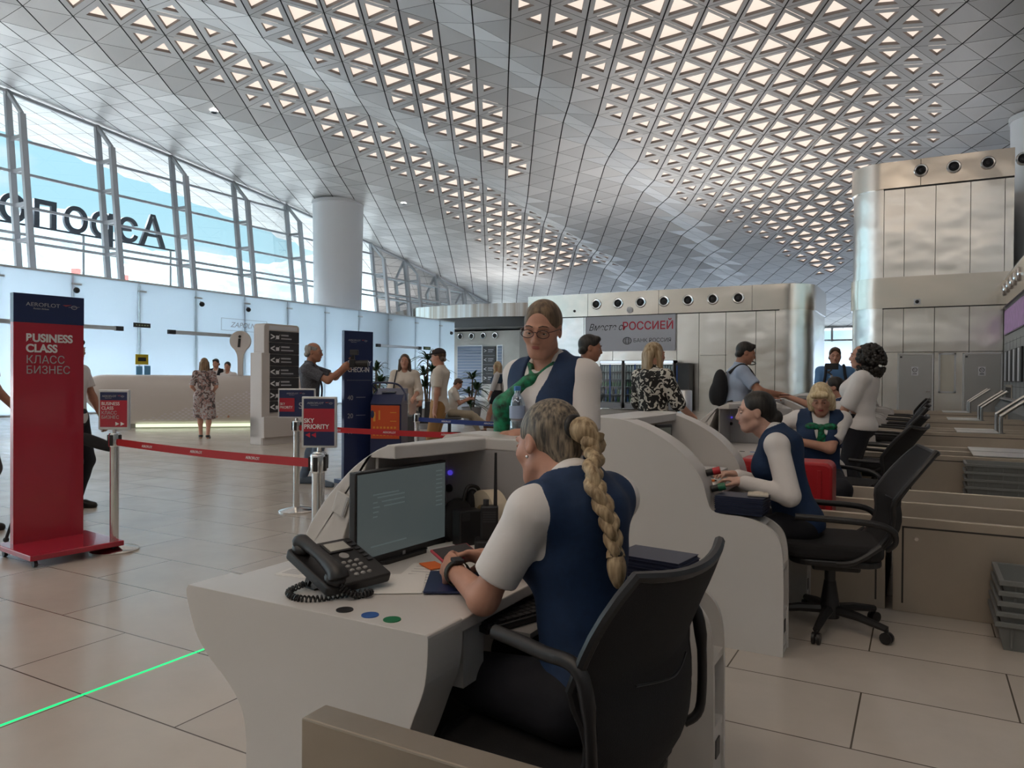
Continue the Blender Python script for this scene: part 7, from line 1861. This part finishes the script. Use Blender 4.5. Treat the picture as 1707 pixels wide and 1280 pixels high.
text('i', 0.42, black, t_, (-0.075, -0.052, 0.70), RX, bold=0.012, shear=0.08)
# ---- plants
leaf_m = mat('dark_leaf', (0.018, 0.06, 0.02), 0.45, noise=(9, 0.5)); bark_m = mat('bark', (0.16, 0.11, 0.07), 0.9); pot_m = mat('grey_pot', (0.30, 0.30, 0.31), 0.6)
def plant(loc, H, label, n, L, seed):
    r_ = random.Random(seed); t_ = thing('potted_palm', label, 'plant', loc)
    MB().lathe([(0.20, 0), (0.28, 0.5), (0.30, 0.52), (0.27, 0.52), (0.26, 0.46), (0, 0.46)], 20).build('pot', pot_m, t_, smooth=True)
    heads = [(0.02, 0.0, H - 0.45), (-0.16, 0.10, H - 0.85), (0.20, -0.06, H - 0.75), (0.02, -0.15, H - 1.15)] if H > 1.5 else [(0, 0, H - 0.4), (0.08, 0.04, H - 0.55)]
    st = MB(); [st.tube(catmull([(h[0] * 0.3, h[1] * 0.3, 0.45), (h[0] * 0.6, h[1] * 0.6, 0.45 + (h[2] - 0.45) * 0.6), h], 5), 0.022, 8) for h in heads]; st.build('stem', bark_m, t_, smooth=True)
    lf = MB()
    for h in heads:
        for k in range(n):
            a = r_.random() * 2 * PI; el = r_.uniform(0.1, 1.35); l_ = L * r_.uniform(0.7, 1.15); w = 0.035
            dx, dy = math.cos(a), math.sin(a); pts = []
            for q in range(6):
                s_ = q / 5; rr = l_ * s_ * math.cos(el) + 0.02; z = h[2] + l_ * s_ * math.sin(el) - 0.55 * l_ * s_ * s_
                pts.append(Vector((h[0] + dx * rr, h[1] + dy * rr, z)))
            vs = []
            for q, p_ in enumerate(pts):
                ww = w * (1 - (q / 5) ** 2) * (0.6 + 0.4 * min(1, q)); vs += [p_ + Vector((-dy * ww, dx * ww, 0)), p_ + Vector((0, 0, -0.008)), p_ + Vector((dy * ww, -dx * ww, 0))]
            fs = []
            for q in range(5): fs += [(3 * q, 3 * q + 1, 3 * q + 4, 3 * q + 3), (3 * q + 1, 3 * q + 2, 3 * q + 5, 3 * q + 4)]
            lf.add(vs, fs)
    lf.build('foliage', leaf_m, t_, smooth=True)
plant((-11.25, 15.8, 0), 2.25, 'tall potted palm with dark strap leaves behind the man with the cap', 26, 0.62, 1)
plant((-12.3, 15.0, 0), 1.95, 'potted palm behind the woman in cream with the long brown hair', 26, 0.58, 2)
plant((-11.0, 17.6, 0), 1.75, 'bushy potted palm before the shutter behind the seated man with the phone', 26, 0.58, 3)
plant((-10.3, 17.9, 0), 1.05, 'low leafy potted plant right of the seated man with the phone', 26, 0.45, 4)
# ---- refrigerated cabinets and the bottles in them
fr_m = mat('fridge_grey', (0.30, 0.31, 0.33), 0.4); bl_m = [mat('drink_dark', (0.03, 0.012, 0.01), 0.3), mat('drink_green', (0.05, 0.20, 0.06), 0.3), mat('drink_pale', (0.55, 0.58, 0.60), 0.3), mat('drink_blue', (0.03, 0.10, 0.35), 0.3)]
protos = {}
for k, X in enumerate((-11.75, -10.62, -9.50)):
    nm = ('left', 'middle', 'right')[k]
    t_ = thing('drinks_fridge', '%s drinks fridge with glass door under the bank banner' % nm, 'fridge', (X, 30.42, 0))
    b_ = MB(); b_.box(-0.52, -0.28, 0.05, -0.47, 0.30, 2.12); b_.box(0.47, -0.28, 0.05, 0.52, 0.30, 2.12); b_.box(-0.52, -0.28, 1.98, 0.52, 0.30, 2.12); b_.box(-0.52, -0.28, 0.05, 0.52, 0.30, 0.30); b_.box(-0.52, 0.26, 0.05, 0.52, 0.30, 2.12)
    b_.build('cabinet', fr_m, t_, bevel=0.01)
    MB().box(-0.5, -0.30, 2.0, 0.5, -0.28, 2.10).build('header', mat('fridge_header', (0.55, 0.60, 0.68), 0.4, emit=(0.6, 0.7, 0.8), es=0.35), t_)
    MB().box(-0.46, -0.27, 1.955, 0.46, -0.25, 1.975).build('lamp', mat('fridge_lamp', (1, 1, 1), 0.5, emit=(0.9, 0.95, 1), es=0.8), t_)
    MB().box(-0.06, -0.295, 0.32, 0.0, -0.285, 1.96).build('door_stile', mat('fridge_blue', (0.02, 0.08, 0.30), 0.4), t_)
    MB().box(-0.47, -0.288, 0.32, 0.47, -0.284, 1.96).build('door', glass, t_)
    for s_ in range(5): MB().box(-0.47, -0.25, 0.32 + s_ * 0.33, 0.47, 0.26, 0.335 + s_ * 0.33).build('shelf', whitemetal, t_)
    for s_ in range(5):
        for q in range(8):
            ci = 2 if s_ > 2 else (1 if s_ == 2 else (0, 3, 1, 2)[(q + k) % 4])
            if ci not in protos:
                o = MB().lathe([(0.0, 0), (0.042, 0.0), (0.043, 0.15), (0.018, 0.21), (0.018, 0.25), (0, 0.25)], 10).build('drink_bottle', bl_m[ci], smooth=True); protos[ci] = o
            else: o = protos[ci].copy(); COL.objects.link(o)
            o.location = (X - 0.41 + q * 0.117, 30.30, 0.3355 + s_ * 0.33)
            tag(o, 'small bottle standing in a row inside the %s drinks fridge' % nm, 'bottle', 'bottles in the %s fridge' % nm)
t_ = thing('standing_cabinet', 'tall dark cabinet beside the drinks fridges under the bank banner', 'cabinet', (-8.62, 30.5, 0))
MB().box(-0.28, -0.3, 0, 0.28, 0.3, 2.0).build('body', mat('cabinet_dark', (0.04, 0.045, 0.05), 0.4), t_, bevel=0.01); MB().box(-0.25, -0.32, 0.2, -0.2, -0.3, 1.9).build('door_edge', mat('fridge_blue', (0.02, 0.08, 0.30), 0.4), t_)
t_ = thing('litter_bin', 'grey steel cylinder bin behind the desks, left of the man in the pale blue polo', 'bin', (-4.85, 17.2, 0))
MB().lathe([(0.16, 0), (0.165, 0.02), (0.165, 1.06), (0.15, 1.08)], 24).build('body', alu, t_, smooth=True); MB().lathe([(0.15, 1.08), (0.10, 1.10), (0, 1.10)], 24).build('lid', darkgrey, t_)
# ---- green laser line on the floor
t_ = MB().box(-3.084, 0.5, 0.0, -3.071, 4.2, 0.002).build('laser_line', mat('green_laser', (0.0, 0.5, 0.15), 0.5, emit=(0.0, 1.0, 0.22), es=0.4))
tag(t_, 'thin bright green line across the floor at the lower left', 'line')
# ---- camera tripod hidden behind the red sign
t_ = thing('tripod', 'black tripod foot showing at the lower right of the red sign', 'tripod', (-6.35, 3.52, 0))
for k in range(3):
    a = rad(20 + 120 * k); MB().tube([(0, 0, 0.95), (0.30 * math.cos(a), 0.30 * math.sin(a), 0.03)], [0.016, 0.012], 8).build('leg', black, t_); MB().ball((0.30 * math.cos(a), 0.30 * math.sin(a), 0.022), 0.022, 10, 8).build('foot', black, t_)
MB().cyl((0, 0, 0.93), (0, 0, 1.10), 0.025, n=12).build('column', black, t_)
